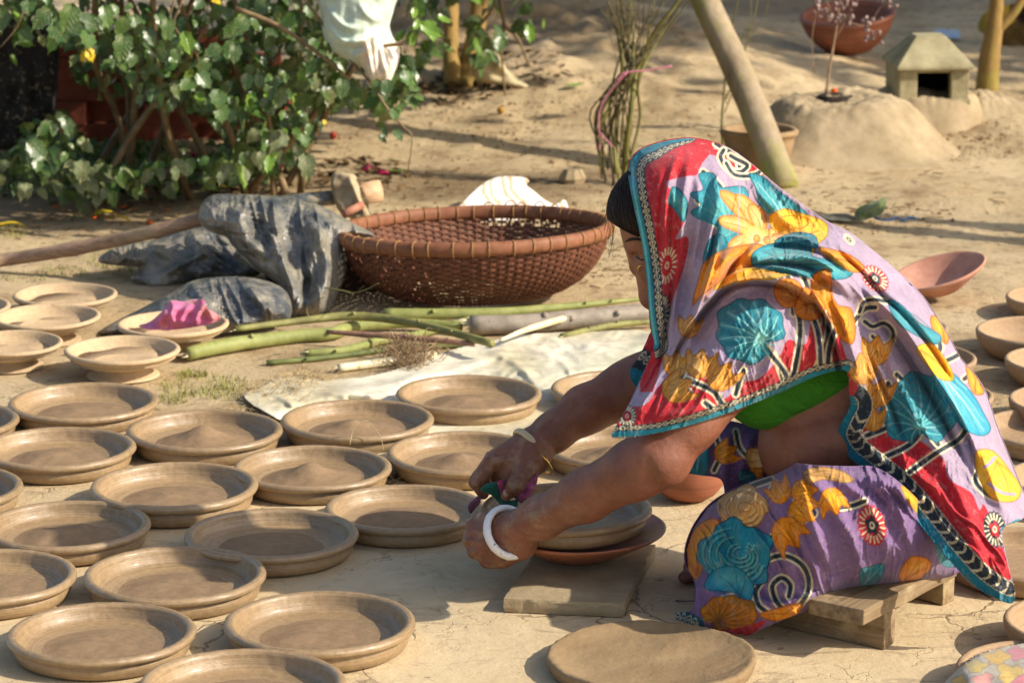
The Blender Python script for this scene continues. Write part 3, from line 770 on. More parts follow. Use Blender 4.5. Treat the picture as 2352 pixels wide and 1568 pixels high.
# far hand: pressing a rag along the rim
W2 = P3(1222, 1030, 4.77)
kf = [P3(1130, 1060, 4.738), P3(1134, 1050, 4.764), P3(1142, 1046, 4.788), P3(1156, 1048, 4.808)]
pf = [P3(1093, 1106, 4.728), P3(1098, 1098, 4.755), P3(1108, 1092, 4.782), P3(1126, 1088, 4.802)]
tf = [P3(1110, 1134, 4.738), P3(1114, 1128, 4.763), P3(1124, 1122, 4.785), P3(1140, 1112, 4.802)]
for i in range(4):
    bs.cone(W2, kf[i], .0285, .0145-.001*i, .014); bs.chain([kf[i], pf[i], tf[i]], [[.0138, .012, .0095], [.0138, .012, .0095], [.013, .011, .009], [.0115, .0095, .008]][i], .004)
    bs.ell(kf[i]+np.array([-.002, -.004, .003]), (.011, .009, .010), .005)
bs.cone(P3(1215, 1050, 4.755), P3(1168, 1088, 4.748), .032, .022, .014)
bs.chain([P3(1222, 1058, 4.752), P3(1202, 1092, 4.724), P3(1184, 1114, 4.712), P3(1161, 1137, 4.716)], [.025, .018, .0155, .0105], .008)
# neck and head, bowed
HY = 4.58
bs.ell(P3(1568, 470, HY), (.098, .076, .088), .02, rot=-.35)
bs.cone(P3(1505, 530, HY-.012), P3(1505, 530, HY+.012), .052, .052, .03)
bs.ell(P3(1516, 590, HY), (.045, .056, .062), .025, rot=.1)
bs.cone(P3(1532, 672, HY), P3(1590, 640, HY), .034, .05, .03)
bs.cone(P3(1464, 560, HY), P3(1461, 588, HY), .0065, .0085, .012)      # nose bridge
bs.cone(P3(1461, 588, HY), P3(1463, 612, HY), .0085, .0125, .007)
for sy in (-1, 1):
    bs.ell(P3(1474, 616, HY+sy*.0115), (.0095, .0075, .0085), .005)
    bs.ell(P3(1474, 586, HY+sy*.034), (.013, .010, .008), .016, sub=True)
    bs.ell(P3(1484, 592, HY+sy*.030), (.0145, .0135, .0105), .004)
    bs.cone(P3(1452, 568, HY+sy*.012), P3(1466, 560, HY+sy*.042), .0065, .005, .012)  # brow ridge
    bs.ell(P3(1506, 612, HY+sy*.034), (.022, .02, .026), .02)
    bs.ell(P3(1590, 565, HY+sy*.076), (.014, .008, .024), .006)
bs.ell(P3(1479, 645, HY), (.010, .022, .006), .006); bs.ell(P3(1483, 656, HY), (.011, .02, .0065), .006)
bs.ell(P3(1495, 682, HY), (.018, .022, .018), .015)
# legs folded under the sari, one foot showing
bs.cone(P3(2010, 1180, 4.53), P3(1710, 1240, 4.51), .065, .05, .03); bs.cone(P3(2010, 1180, 4.62), P3(1760, 1150, 4.66), .065, .05, .03)
bs.cone(P3(1710, 1240, 4.51), P3(1850, 1320, 4.52), .05, .035, .02); bs.cone(P3(1760, 1150, 4.66), P3(1690, 1290, 4.66), .045, .032, .02)
ft = G(1640, 1326); toe = G(1566, 1327)
bs.cone(P3(1690, 1285, 4.66), (ft.x, ft.y, .035), .034, .03, .02); bs.cone((ft.x, ft.y, .033), (toe.x+.02, toe.y, .02), .03, .018, .015)
for q in range(5): bs.cone((toe.x+.022+.004*q, toe.y-.034+.017*q, .018), (toe.x+.002+.005*q, toe.y-.036+.017*q, .013), .012-.0012*q, .0105-.0012*q, .004)
for (q0, q1, r_) in [((1484, 1058), (1506, 1110), .003), ((1466, 1092), (1498, 1124), .003)]:
    bs.cone(P3(q0[0], q0[1], 4.332), P3(q1[0], q1[1], 4.347), r_*.5, r_*.3, .016, sub=True)
for i in range(3):      # grooves between the knuckles, tendons on the backs of the hands
    m_ = (kf[i]+kf[i+1])/2; bs.cone(m_+np.array([-.004, -.012, .010]), m_+(W2-m_)*.45+np.array([0, -.026, .012]), .004, .003, .010, sub=True)
    m_ = (kn[i]+kn[i+1])/2; bs.cone(m_+np.array([-.014, -.012, 0]), m_+(W1-m_)*.4+np.array([-.006, -.026, 0]), .004, .002, .009, sub=True)
bs.cone(W1+np.array([.006, -.034, .012]), P3(1290, 1165, 4.445), .003, .003, .02)
Vb, Fb = bs.mesh(1); del bs
person = obj('person', Vb, Fb, M_SKIN)
tag(person, 'person in flowered purple and red sari squatting on low stool, smoothing a clay dish', 'person')
# hair
hs_ = SDF((.12, 4.42, .46), (.42, 4.74, .80), .003)
hs_.ell(P3(1568, 472, HY), (.099, .080, .089), .01, rot=-.35); hs_.ell(P3(1494, 476, HY), (.066, .062, .062), .02)
hs_.ell(P3(1470, 500, HY), (.043, .055, .04), .03)
a3, b3 = P3(1405, 506, HY), P3(1490, 541, HY); nrm = np.array([-(b3-a3)[2], 0, (b3-a3)[0]]); nrm /= np.linalg.norm(nrm); hs_.cut(a3, nrm)
b = NB('black_hair'); b.color(b.mix(b.noise(300, 3, .6, co=b.map((.08, 1, 1), (0, .9, 0))), lin('#0d0907'), lin('#1d120c'))).rough(.6, .12)
b.bump(b.noise(420, 3, .6, co=b.map((.05, 1, 1), (0, .9, 0))), .6, .002)
hair_o = obj('hair', *hs_.mesh(2), b.m, person)
M_HAIR = b.m
from mathutils.bvhtree import BVHTree
bvh = BVHTree.FromPolygons([tuple(v) for v in Vb], [tuple(f) for f in Fb.tolist()])
hv, hf = [tuple(v.co) for v in hair_o.data.vertices], [tuple(p.vertices) for p in hair_o.data.polygons]; hb = BVHTree.FromPolygons(hv, hf)
def on_hair(px, py, lift=.0004):
    d = Vector(ray(px, py)).normalized(); h_ = hb.ray_cast(Vector((0, 0, CAMH)), d); s_ = bvh.ray_cast(Vector((0, 0, CAMH)), d); c_ = [x for x in (h_[3], s_[3]) if x]
    return Vector((0, 0, CAMH))+d*(min(c_)-lift) if c_ else None
rng = random.Random(15); M_H2 = simple('hair_gloss', lin('#2b1c14'), lin('#120b08'), .45, 60, 0, spec=.4)
for mt, n_ in ((M_H2, 150), (b.m, 190)):
    mb = MB()
    for q in range(n_):
        u = rng.random(); x0, y0 = 1402+u*70+rng.uniform(-3, 3), 395+abs(u-.35)*30+rng.uniform(-10, 60); x1, y1 = 1412+u*66, 508+u*27+rng.uniform(-3, 9); pts = []
        for k in range(7):
            t = k/6; p = on_hair(x0+(x1-x0)*t-12*math.sin(t*math.pi)*(1-u), y0+(y1-y0)*t)
            if p is not None: pts.append(p)
        if len(pts) > 3 and all((pts[i]-pts[i+1]).length < .03 for i in range(len(pts)-1)): mb.add(*tube(smooth_path(pts, 2), .00045, 4, False))
    if mb.V: mb.build('hair_strands', mt, person)['kind'] = 'stuff'
mb = MB(); rng = random.Random(5)
for q in range(20):
    x0, y0 = rng.uniform(1402, 1480), rng.uniform(395, 520); t0 = (1400+abs(y0-460)*.16)
    p = [P3(t0+rng.uniform(0, 8), y0, HY+rng.uniform(-.03, .02))]
    for k in range(5): p.append(p[-1]+np.array([rng.uniform(-.0035, .001), rng.uniform(-.002, .002), rng.uniform(-.014, -.007)]))
    mb.add(*tube(smooth_path(p, 2),   .00022, 4, False))
h2 = mb.build('loose_hair', b.m, person); h2['kind'] = 'stuff'
M_DARK = simple('dark_line', lin('#15100d'), rough=.6, bs=0)
from mathutils.bvhtree import BVHTree
bvh = BVHTree.FromPolygons([tuple(v) for v in Vb], [tuple(f) for f in Fb.tolist()])
def on_skin(px, py, lift=.0006):
    d = Vector(ray(px, py)).normalized(); h_ = bvh.ray_cast(Vector((0, 0, CAMH)), d)
    return (h_[0]-d*lift) if h_[0] else Vector(P3(px, py, HY))
for k_ in range(26):       # fine hairs of the brow
    x_ = 1436+k_*1.9; y_ = 553-5*math.sin(k_/26*2.6); obj('brow_hair', *tube([on_skin(x_, y_+3), on_skin(x_+4, y_-.5), on_skin(x_+8, y_-1)], [.0009, .0008, .0003], 4), M_DARK, person) if k_ % 2 == 0 else None
ey = [on_skin(1437, 554), on_skin(1447, 550), on_skin(1460, 549), on_skin(1472, 551), on_skin(1480, 554)]
obj('eyebrow', *tube(smooth_path(ey, 4), interp_r([.0008, .0022, .0024, .0022, .001], 17), 6), M_DARK, person)
ly = [on_skin(1462, 590), on_skin(1467, 594), on_skin(1474, 597), on_skin(1482, 597)]
obj('eyelashes', *tube(smooth_path(ly, 4), .0011, 5), M_DARK, person)
b = NB('gold'); b.color(lin('#e6bf6a')).rough(.25); b.b.inputs['Metallic'].default_value = .9; M_GOLD = b.m
pc = np.array(on_skin(1472, 617, .001)); ring = [pc+np.array([.0045*math.cos(a), -.002*math.sin(a), .0055*math.sin(a)]) for a in np.linspace(0, 2*math.pi, 17)]
obj('nose_ring', *tube(ring, .0011, 6, False), M_GOLD, person)
b = NB('nail'); b.color(lin('#b58d78')).rough(.3); M_NAIL = b.m
def nail(c, r, nrm_): 
    q = Vector(nrm_).normalized().to_track_quat('Z', 'Y'); V, F = lathe([(0, .0016), (r*.5, .0014), (r*.85, .0006), (r, -.0008)], 14); V = [q@Vector((x*.9, y*1.15, z))+Vector(c) for x, y, z in V]; obj('nail', V, F, M_NAIL, person)
nail(P3(1166, 1131, 4.716)+np.array([-.003, -.0112, .003]), .0062, (-.2, -1, .25)); nail(P3(1108, 1186, 4.606)+np.array([-.004, -.0085, .004]), .0055, (-.35, -.8, .5))
# bangles
def bangle(c, axis_, R, r, mat, flat=1.0):
    axis_ = Vector(axis_).normalized(); q = axis_.to_track_quat('Z', 'Y'); V = []; F = []; n, m = 64, 12
    for i in range(n):
        a = 2*math.pi*i/n; rr = r*(1+.10*(math.sin(a*9) > .88))
        for k in range(m):
            t = 2*math.pi*k/m; v = Vector(((R+rr*math.cos(t))*math.cos(a), (R+rr*math.cos(t))*math.sin(a), rr*flat*math.sin(t))); V.append(q@v+Vector(c))
    for i in range(n):
        for k in range(m): F.append((i*m+k, ((i+1) % n)*m+k, ((i+1) % n)*m+(k+1) % m, i*m+(k+1) % m))
    return obj('bangle', V, F, mat, person)
def shell(name, c1, c2):
    b = NB(name); b.color(b.mix(b.ramp(b.noise(90, 4, .7), [(.62, 0), (.68, 1)]), b.mix(b.noise(25), c1, c2), lin('#6d5a48'))).rough(.3); b.bump(b.noise(70), .3, .002); return b.m
bangle(P3(1168, 1222, 4.57), P3(1245, 1180, 4.50)-P3(1168, 1222, 4.57), .0405, .0056, shell('white_shell', lin('#f2f0ee'), lin('#e6e3df')), 1.5)['label'] = 'white shell bangle on the near wrist'
bangle(P3(1216, 1028, 4.77), P3(1290, 975, 4.80)-P3(1222, 1028, 4.77), .0345, .0042, shell('old_shell', lin('#d8c59c'), lin('#b59d70')), 1.4)['label'] = 'yellowed bangle on the far wrist'
bangle(P3(1232, 1050, 4.765), P3(1290, 975, 4.80)-P3(1222, 1028, 4.77)+np.array([0, 0, .01]), .035, .0026, M_GOLD)['label'] = 'thin metal bangle on the far wrist'
# green blouse
gs = SDF((.22, 4.34, .20), (.60, 4.80, .62), .0035)
gs.cone(P3(1760, 876, 4.53), P3(1955, 815, 4.55), .076, .09, .02); gs.cone(P3(1770, 872, 4.64), P3(1975, 800, 4.6), .07, .098, .02)
gs.cone(P3(1800, 765, 4.53), P3(1800, 750, 4.65), .075, .075, .03)
b = NB('green_cotton'); b.color(b.mix(b.noise(20, 4), lin('#3d8a1e'), lin('#2a6614'))).rough(.75, .3); n1 = b.bump(b.noise(14, 5, .6, dist=1.2, co=b.map((1, 1, 2.4), (0, .5, 0))), .7, .03); b.bump(b.noise(300, 3), .3, .0008, n1)
obj('blouse', *gs.mesh(1), b.m, person)

# ---------------------------------------------------------------- sari, upper drape (hood, shoulder and hanging end)
YP = 4.58
sil = [(1447, 430), (1443, 395), (1450, 365), (1470, 345), (1500, 332), (1540, 322), (1590, 318), (1640, 328), (1680, 345), (1730, 380), (1790, 430), (1840, 467), (1900, 508), (1950, 532), (2000, 570), (2060, 622), (2118, 680), (2152, 730), (2180, 775), (2205, 822), (2240, 862), (2265, 905), (2290, 980), (2318, 1050), (2350, 1128), (2372, 1165)]
hem = [(2345, 1192), (2302, 1214), (2312, 1285), (2328, 1345), (2326, 1384), (2285, 1372), (2230, 1338), (2172, 1275), (2120, 1210), (2060, 1140), (1990, 1082), (1942, 1042), (1925, 1003), (1930, 975), (1952, 935), (1950, 900), (1942, 850), (1870, 866), (1800, 898), (1700, 938), (1600, 972), (1500, 996), (1414, 1004), (1411, 985), (1440, 938), (1468, 880), (1502, 800), (1496, 760), (1490, 700), (1484, 630), (1476, 570), (1465, 515), (1455, 470)]
A = Sheet(sil+hem, 2.0)
A.prims([[(1566, 480, 158, .0), (1640, 600, 130, .01)],
         [(1640, 600, 120, .01), (1740, 760, 140, .06)],
         [(1740, 790, 110, .135), (1640, 900, 95, .165), (1530, 990, 90, .180), (1440, 1010, 80, .175)],
         [(1740, 760, 150, .06), (1880, 720, 190, .01), (2000, 860, 210, .0)],
         [(1990, 830, 180, .03), (2090, 1010, 200, .04), (2200, 1180, 210, .05), (2300, 1330, 180, .05)],
         [(1740, 800, 120, .13), (1860, 800, 120, .10), (1930, 850, 100, .10)],
         [(1500, 560, 70, .04), (1515, 760, 80, .06), (1500, 900, 80, .09)]], soft=.03)
A.D = np.maximum(A.D, .0); A.D = blur(A.D, 8)
def folds(A):
    for q in [[(1535, 850), (1570, 780), (1612, 722), (1665, 672), (1730, 650), (1800, 660), (1860, 695)], [(1700, 622), (1790, 604), (1860, 618), (1900, 650)], [(1858, 670), (1898, 745), (1928, 840), (1936, 900)], [(1985, 690), (2090, 830), (2190, 1010), (2240, 1110)],
              [(2030, 680), (2130, 790), (2200, 900)], [(1652, 470), (1625, 610), (1575, 760)], [(1720, 585), (1790, 566), (1870, 578), (1950, 630)], [(1990, 800), (2040, 920), (2080, 1020)], [(1905, 560), (1990, 640), (2080, 740)], [(1545, 640), (1530, 760), (1512, 860)], [(1745, 545), (1690, 600), (1640, 690)]]:
        A.ridge(q, -.022, 6.5)
    R = lambda p, a, w, **k: A.ridge(p, a*1.9, w*.95, **k)
    Lp = lambda p, a, w, sd, **k: A.lap(p, a*1.5, w, sd, **k)
    # hood: folds falling from the crown
    R([(1560, 335), (1530, 450), (1525, 600), (1515, 780)], .007, 9); R([(1590, 340), (1568, 460), (1560, 600), (1530, 820)], .008, 10)
    R([(1545, 400), (1548, 520), (1540, 640)], .005, 7); R([(1520, 380), (1505, 500), (1508, 640), (1505, 740)], .004, 7)
    R([(1640, 350), (1650, 450), (1625, 600), (1580, 760), (1545, 880)], .013, 16); R([(1600, 400), (1605, 500), (1585, 650)], .006, 9)
    Lp([(1662, 385), (1668, 480), (1640, 600), (1600, 720), (1570, 830)], .016, 34, 1)
    R([(1700, 370), (1760, 470), (1830, 540)], .006, 18); R([(1740, 420), (1800, 500), (1880, 555)], .004, 12)
    R([(1690, 560), (1640, 640), (1600, 720)], .012, 14)
    # twisted gather over the shoulder blade
    R([(1610, 690), (1650, 610), (1720, 580), (1800, 575)], .020, 20); R([(1630, 700), (1720, 650), (1800, 640), (1880, 650)], .014, 13)
    Lp([(1700, 575), (1770, 548), (1850, 548), (1920, 590), (1990, 640)], .026, 36, 1); Lp([(1720, 610), (1800, 588), (1880, 600), (1950, 650), (2010, 720)], .018, 22, 1); Lp([(1660, 640), (1750, 612), (1840, 628), (1900, 670)], .016, 20, 1); R([(1720, 600), (1800, 600), (1870, 590), (1930, 620)], .016, 14)
    R([(1790, 610), (1850, 622), (1915, 640), (1960, 690)], .014, 12); R([(1740, 625), (1830, 655), (1880, 690)], .010, 10)
    Lp([(1530, 850), (1565, 770), (1605, 715), (1660, 660), (1730, 640), (1800, 650), (1870, 690), (1915, 750)], .026, 46, -1)
    # long folds to the hanging end
    R([(1880, 650), (1935, 720), (1965, 820), (1975, 930)], .017, 17); Lp([(1862, 660), (1905, 740), (1935, 830), (1945, 905)], .024, 40, -1, taper=.12)
    R([(1960, 640), (2050, 720), (2120, 820), (2180, 930), (2230, 1060)], .014, 16)
    R([(1990, 630), (2090, 710), (2160, 800), (2220, 900)], .016, 14); Lp([(1975, 655), (2070, 745), (2140, 850), (2210, 960), (2260, 1080)], .022, 34, -1)
    R([(2010, 740), (2060, 860), (2110, 980), (2170, 1100)], .008, 18); R([(1990, 800), (2030, 900), (2050, 1000)], .008, 14)
    R([(2080, 900), (2150, 1020), (2210, 1150), (2270, 1290)], .009, 16); R([(2240, 1000), (2280, 1100), (2310, 1190)], .010, 14)
    R([(2020, 980), (2110, 1080), (2200, 1190), (2280, 1320)], .005, 12); R([(1960, 960), (1980, 1010), (2050, 1080)], .008, 14)
    for q in range(9): R([(2030+q*9, 900+q*17), (2075+q*10, 880+q*20), (2120+q*11, 890+q*24)], .0028, 7)
    # sleeve cover
    R([(1560, 760), (1600, 830), (1560, 930)], .005, 18); R([(1660, 800), (1640, 880), (1560, 970)], .004, 16); R([(1900, 760), (1880, 800), (1890, 850)], .009, 14)
    R([(1500, 960), (1600, 945), (1720, 900)], .005, 12); R([(1545, 800), (1510, 880), (1460, 960)], .009, 14)
    R([(1800, 720), (1780, 800), (1750, 900)], .004, 18); R([(1850, 730), (1850, 800), (1840, 860)], .004, 12)
folds(A)
mh = np.clip((1680-A.X)/60, 0, 1)*np.clip((820-A.Y)/80, 0, 1); mbk = np.clip((A.X-1880)/60, 0, 1); ms_ = np.clip((1-mh)*(1-mbk), 0, 1)
creases(A, math.radians(98), 201, .009, 150, 20, mh); creases(A, math.radians(52), 211, .011, 130, 22, mbk); creases(A, math.radians(118), 221, .0065, 110, 22, ms_); creases(A, math.radians(75), 241, .003, 50, 10)
nz = vnoise(A.D.shape, 26, 3)*.0032+vnoise(A.D.shape, 11, 4, 1.6)*.0014
A.D += nz
back = [p for p in sil[1:]]
A.falloff(back, 62)
# ---- print
A.fill(LAV)
RD = REDC; S = A
S.poly([(1500, 300), (1660, 300), (1640, 340), (1610, 380), (1600, 402), (1577, 405), (1530, 420), (1560, 455), (1575, 500), (1552, 548), (1580, 545), (1575, 600), (1545, 690), (1525, 760), (1480, 800), (1480, 700), (1440, 400)], RD)
S.poly([(1600, 345), (1660, 345), (1720, 372), (1760, 400), (1715, 402), (1690, 398), (1660, 365)], RD)
S.poly([(1470, 780), (1520, 760), (1530, 800), (1500, 900), (1470, 900)], RD, sm=False)
# shoulder-cover border: scalloped red
S.poly([(1395, 1030), (1405, 940), (1480, 930), (1520, 880), (1580, 860), (1640, 880), (1665, 915), (1700, 880), (1745, 868), (1790, 820), (1810, 780), (1850, 790), (1868, 720), (1900, 700), (1955, 860), (1960, 930), (1700, 1010), (1500, 1030)], RD)
S.poly([(1925, 860), (1960, 860), (1985, 930), (2020, 970), (1990, 990), (2050, 985), (2110, 1010), (2150, 1040), (2170, 1060), (2180, 1100), (2230, 1130), (2250, 1170), (2262, 1160), (2300, 1250), (2320, 1330), (2200, 1330), (2000, 1080), (1900, 1000)], RD)
# stems
for p in [[(1803, 615), (1820, 670), (1822, 720)], [(1840, 620), (1870, 700), (1880, 740)], [(1905, 700), (1900, 780), (1870, 860), (1850, 905), (1840, 935)],
          [(1925, 740), (1905, 800), (1900, 880)], [(1700, 575), (1675, 540), (1640, 510), (1615, 490)], [(1680, 620), (1700, 600), (1660, 560), (1640, 565)], [(1615, 395), (1655, 430), (1660, 470), (1665, 520)],
          [(1602, 460), (1640, 482)], [(1645, 330), (1690, 360), (1700, 385)], [(1780, 605), (1795, 640)], [(1660, 930), (1640, 900), (1600, 880), (1575, 870)], [(1583, 900), (1560, 880), (1570, 850), (1560, 820)], [(1690, 905), (1700, 870), (1708, 850)], [(1640, 940), (1620, 925)],
          [(1800, 870), (1780, 820), (1750, 790)], [(1808, 900), (1805, 860), (1760, 800)], [(1830, 700), (1838, 760), (1825, 850), (1808, 900), (1790, 940)], [(1865, 720), (1880, 770), (1885, 850), (1880, 900)],
          [(1960, 740), (1985, 710), (2010, 706)], [(2150, 770), (2160, 800), (2140, 820)], [(2100, 905), (2080, 880), (2060, 860)],
          [(1990, 1000), (2040, 980), (2080, 950), (2110, 935)], [(2030, 1050), (2090, 1020), (2120, 980), (2130, 930)], [(2130, 960), (2180, 930), (2200, 910)], [(2080, 1090), (2150, 1040), (2200, 1010), (2220, 985)], [(2215, 870), (2240, 850)], [(2170, 830), (2200, 815), (2230, 790)], [(2040, 880), (2055, 930), (2050, 960)]]:
    S.stem(p, 10)
# scrolls
S.stem([(1662, 345), (1655, 362), (1672, 388), (1700, 395), (1716, 380), (1690, 365), (1678, 358)], 9); S.stem([(1668, 375), (1685, 400), (1715, 405), (1740, 398), (1755, 382)], 8)
S.stem([(1974, 716), (1984, 694), (2008, 688), (2034, 692)], 8); S.stem([(1986, 738), (2005, 750), (2030, 742), (2050, 758), (2048, 784), (2024, 794), (2004, 772)], 8)
S.stem([(2260, 1060), (2240, 1100), (2262, 1130), (2290, 1145)], 10); S.stem([(2155, 1020), (2130, 985), (2160, 960)], 10)
# flowers and leaves
S.leafy([(1640, 400), (1655, 430), (1710, 430), (1720, 480), (1700, 535), (1680, 560), (1650, 545), (1645, 520), (1600, 500), (1588, 485), (1610, 470), (1585, 445), (1615, 435), (1605, 400)], TEAL, TEALP, TEALP, (1690, 530), [(1620, 440), (1600, 470), (1650, 440), (1700, 450)])
S.leafy([(1545, 430), (1565, 440), (1580, 470), (1570, 510), (1550, 480), (1535, 465)], TEAL, TEALP, TEALP, (1570, 500), [(1545, 440)])
S.leafy([(1630, 550), (1660, 540), (1672, 580), (1650, 640), (1625, 650), (1615, 600)], TEAL, TEALD, TEALP, (1640, 640), [(1650, 550)])
S.leafy([(1720, 400), (1750, 405), (1790, 440), (1830, 470), (1860, 500), (1850, 530), (1820, 510), (1780, 500), (1745, 470), (1735, 430)], TEAL, TEALP, lin('#a5d4cc'), (1810, 520), [(1740, 420), (1770, 430), (1800, 455), (1830, 480), (1850, 510)])
def lobes(base, L, c, c2, line, w):
    for (x, y) in L:
        dx, dy = x-base[0], y-base[1]; n_ = math.hypot(dx, dy); nx_, ny_ = -dy/n_, dx/n_; P_ = []
        for t, k in ((.05, .12), (.35, .42), (.65, .5), (.9, .34), (1, .06)): P_.append((base[0]+dx*t+nx_*w*k+8*math.sin(t*3)*nx_, base[1]+dy*t+ny_*w*k+8*math.sin(t*3)*ny_))
        for t, k in ((1, .06), (.9, .34), (.65, .5), (.35, .42), (.05, .12)): P_.append((base[0]+dx*t-nx_*w*k+8*math.sin(t*3)*nx_, base[1]+dy*t-ny_*w*k+8*math.sin(t*3)*ny_))
        S.poly(P_, c, c2, line=line, lw=3); S.stroke([base, (base[0]+dx*.5+6*nx_, base[1]+dy*.5+6*ny_), (base[0]+dx*.88, base[1]+dy*.88)], 3, line, wid2=1.5)
lobes((1752, 548), [(1655, 440), (1692, 448), (1722, 470), (1650, 505), (1790, 522), (1812, 545), (1672, 575), (1700, 602)], lin('#d08a34'), TANP, lin('#b4661a'), 34)
S.poly([(1715, 520), (1765, 530), (1775, 560), (1740, 585), (1705, 570)], lin('#d99d48'), TANP)
for q in ((1738, 548), (1762, 552)): S.poly([(q[0]+7*math.cos(t), q[1]+9*math.sin(t)) for t in [k*.7 for k in range(9)]], lin('#c98a3a'), None, line=lin('#7d4a14'), lw=2)
S.leafy([(1765, 500), (1800, 480), (1840, 490), (1895, 510), (1900, 540), (1880, 560), (1860, 590), (1850, 560), (1810, 540), (1780, 530)], YELLOW, lin('#f2c13f'), ORANGE, (1850, 560), [(1780, 505), (1820, 495), (1870, 510), (1890, 535)])
S.stroke([(1790, 500), (1820, 495), (1860, 505), (1840, 525), (1810, 515)], 3, ORANGE); S.stroke([(1800, 520), (1840, 540), (1880, 530)], 3, ORANGE)
S.leafy([(1620, 600), (1660, 575), (1700, 565), (1740, 560), (1770, 575), (1740, 600), (1700, 625), (1650, 650), (1610, 680), (1590, 700), (1605, 640)], ORANGE, YELLOW, lin('#b4540a'), (1640, 660), [(1660, 580), (1720, 570), (1690, 620)])
S.leafy([(1690, 620), (1760, 610), (1800, 605), (1830, 620), (1780, 640), (1700, 645), (1640, 665)], lin('#e8b21a'), YELLOW, ORANGE, (1700, 650), [(1760, 615), (1810, 615)])
S.leafy([(1730, 580), (1770, 560), (1820, 560), (1860, 570), (1870, 590), (1930, 600), (1960, 620), (1940, 640), (1880, 640), (1820, 630), (1770, 620), (1730, 610)], TEAL, TEALP, TEALD, (1800, 610), [(1750, 575), (1800, 565), (1860, 580), (1930, 610), (1900, 630)])
S.leafy([(1780, 555), (1820, 535), (1870, 540), (1875, 570), (1830, 560)], TEAL, TEALD, TEALP, (1800, 555), [(1860, 550)])
S.leafy([(1880, 570), (1920, 575), (1960, 590), (1990, 620), (1960, 625), (1920, 605)], ORANGE, YELLOW, lin('#b4540a'), (1900, 590), [(1980, 615)])
S.leafy([(1870, 630), (1905, 620), (1910, 670), (1925, 700), (1955, 710), (1965, 760), (1955, 790), (1925, 770), (1905, 720), (1880, 690), (1865, 670)], ORANGE, YELLOW, lin('#b4540a'), (1940, 770), [(1890, 640), (1900, 700), (1950, 730)])
S.leafy([(1800, 640), (1830, 645), (1845, 670), (1830, 700), (1800, 705), (1780, 680), (1780, 655)], ORANGE, TAN, lin('#8a4a10'), (1830, 695), [(1790, 655), (1820, 650), (1790, 680)])
S.leafy([(1850, 660), (1880, 680), (1895, 705), (1880, 730), (1850, 735), (1825, 715), (1835, 680)], ORANGE, TAN, lin('#8a4a10'), (1850, 700), [(1880, 700), (1850, 725), (1840, 700)])
S.leafy([(2140, 725), (2170, 735), (2180, 760), (2175, 790), (2155, 775), (2140, 750)], ORANGE, YELLOW, lin('#b4540a'), (2170, 785), [(2150, 735)])
S.heart(1725, 760, 78, 40, c=TEAL, c2=TEALP, vein=lin('#8fcfc6'))
S.heart(2110, 945, 86, 88, c=TEAL, c2=TEALD, vein=TEALP)
S.leafy([(2140, 840), (2180, 850), (2230, 900), (2260, 950), (2275, 985), (2255, 1000), (2215, 985), (2180, 940), (2150, 890)], lin('#1e90ae'), TEALP, lin('#a5d4cc'), (2150, 850), [(2260, 990), (2240, 960), (2220, 985), (2190, 900)])
S.leafy([(2040, 690), (2070, 700), (2110, 740), (2160, 770), (2150, 790), (2105, 770), (2060, 740)], TEAL, TEALP, TEALD, (2050, 700), [(2140, 780), (2100, 760)])
S.leafy([(2105, 800), (2140, 790), (2175, 830), (2190, 870), (2160, 870), (2130, 840)], lin('#e8b21a'), YELLOW, ORANGE, (2115, 805), [(2180, 860), (2150, 840)])
S.leafy([(2220, 835), (2245, 860), (2260, 900), (2240, 905), (2225, 880)], ORANGE, YELLOW, lin('#b4540a'), (2240, 900), [(2230, 845)])
S.leafy([(2240, 1040), (2280, 1035), (2320, 1080), (2345, 1120), (2330, 1150), (2280, 1145), (2250, 1100)], lin('#e8a81a'), lin('#f0bd3a'), ORANGE, (2290, 1060), [(2260, 1050), (2260, 1120), (2320, 1140), (2330, 1100)])
S.stroke([(2262, 1072), (2275, 1062), (2285, 1050)], 8, LAV); S.stroke([(2270, 1110), (2300, 1130), (2330, 1135)], 7, LAV)
for (x, y, sz, an) in [(1582, 752, 48, 10), (1552, 838, 56, 5), (1606, 838, 62, 12), (1553, 892, 66, 60), (1655, 865, 66, 35), (2012, 808, 62, 5), (1982, 850, 66, -10), (2020, 905, 58, 10), (1990, 930, 50, -15), (2005, 965, 50, 0)]:
    S.tulip(x, y, sz, an, lin('#c8832c'), lin('#dba953'))
S.rosette(2010, 640, 36, 25, 45, REDC, NAVY, CREAM); S.rosette(1532, 610, 24, 48, 10, REDC, REDC, CREAM); S.rosette(1440, 955, 22, 26, 0, NAVY, REDC, CREAM); S.rosette(2285, 1215, 26, 42, -10, NAVY, REDC, CREAM); S.rosette(1520, 722, 18, 46, 10, NAVY, NAVY, CREAM); S.rosette(1950, 550, 9, 18, -45, NAVY, NAVY, CREAM)
# borders
edge1 = [(1590, 317), (1540, 321), (1495, 334), (1462, 352), (1447, 385), (1449, 430), (1458, 480), (1470, 540), (1480, 600), (1486, 660), (1490, 720), (1500, 790)]
S.band(edge1, 30, TEAL, None, s0=.25); S.band(edge1, 21, NAVY, CREAM, 30, off=-25, s0=.25)
S.stroke([(x+6, y) for x, y in edge1[4:]], 5, TEALP)
hemA = [(1405, 998), (1500, 992), (1600, 968), (1700, 934), (1800, 894), (1870, 862), (1945, 846)]
S.band(hemA, 16, TEAL, None); S.band(hemA, 13, NAVY, CREAM, 34, off=-14)
S.band([(1408, 1004), (1500, 998), (1640, 962)], 6, NAVY, CREAM, 16, off=2)
hemB = [(1950, 930), (1928, 975), (1924, 1005), (1945, 1045), (1990, 1082), (2060, 1140), (2120, 1210), (2172, 1275), (2230, 1338), (2290, 1380), (2330, 1392)]
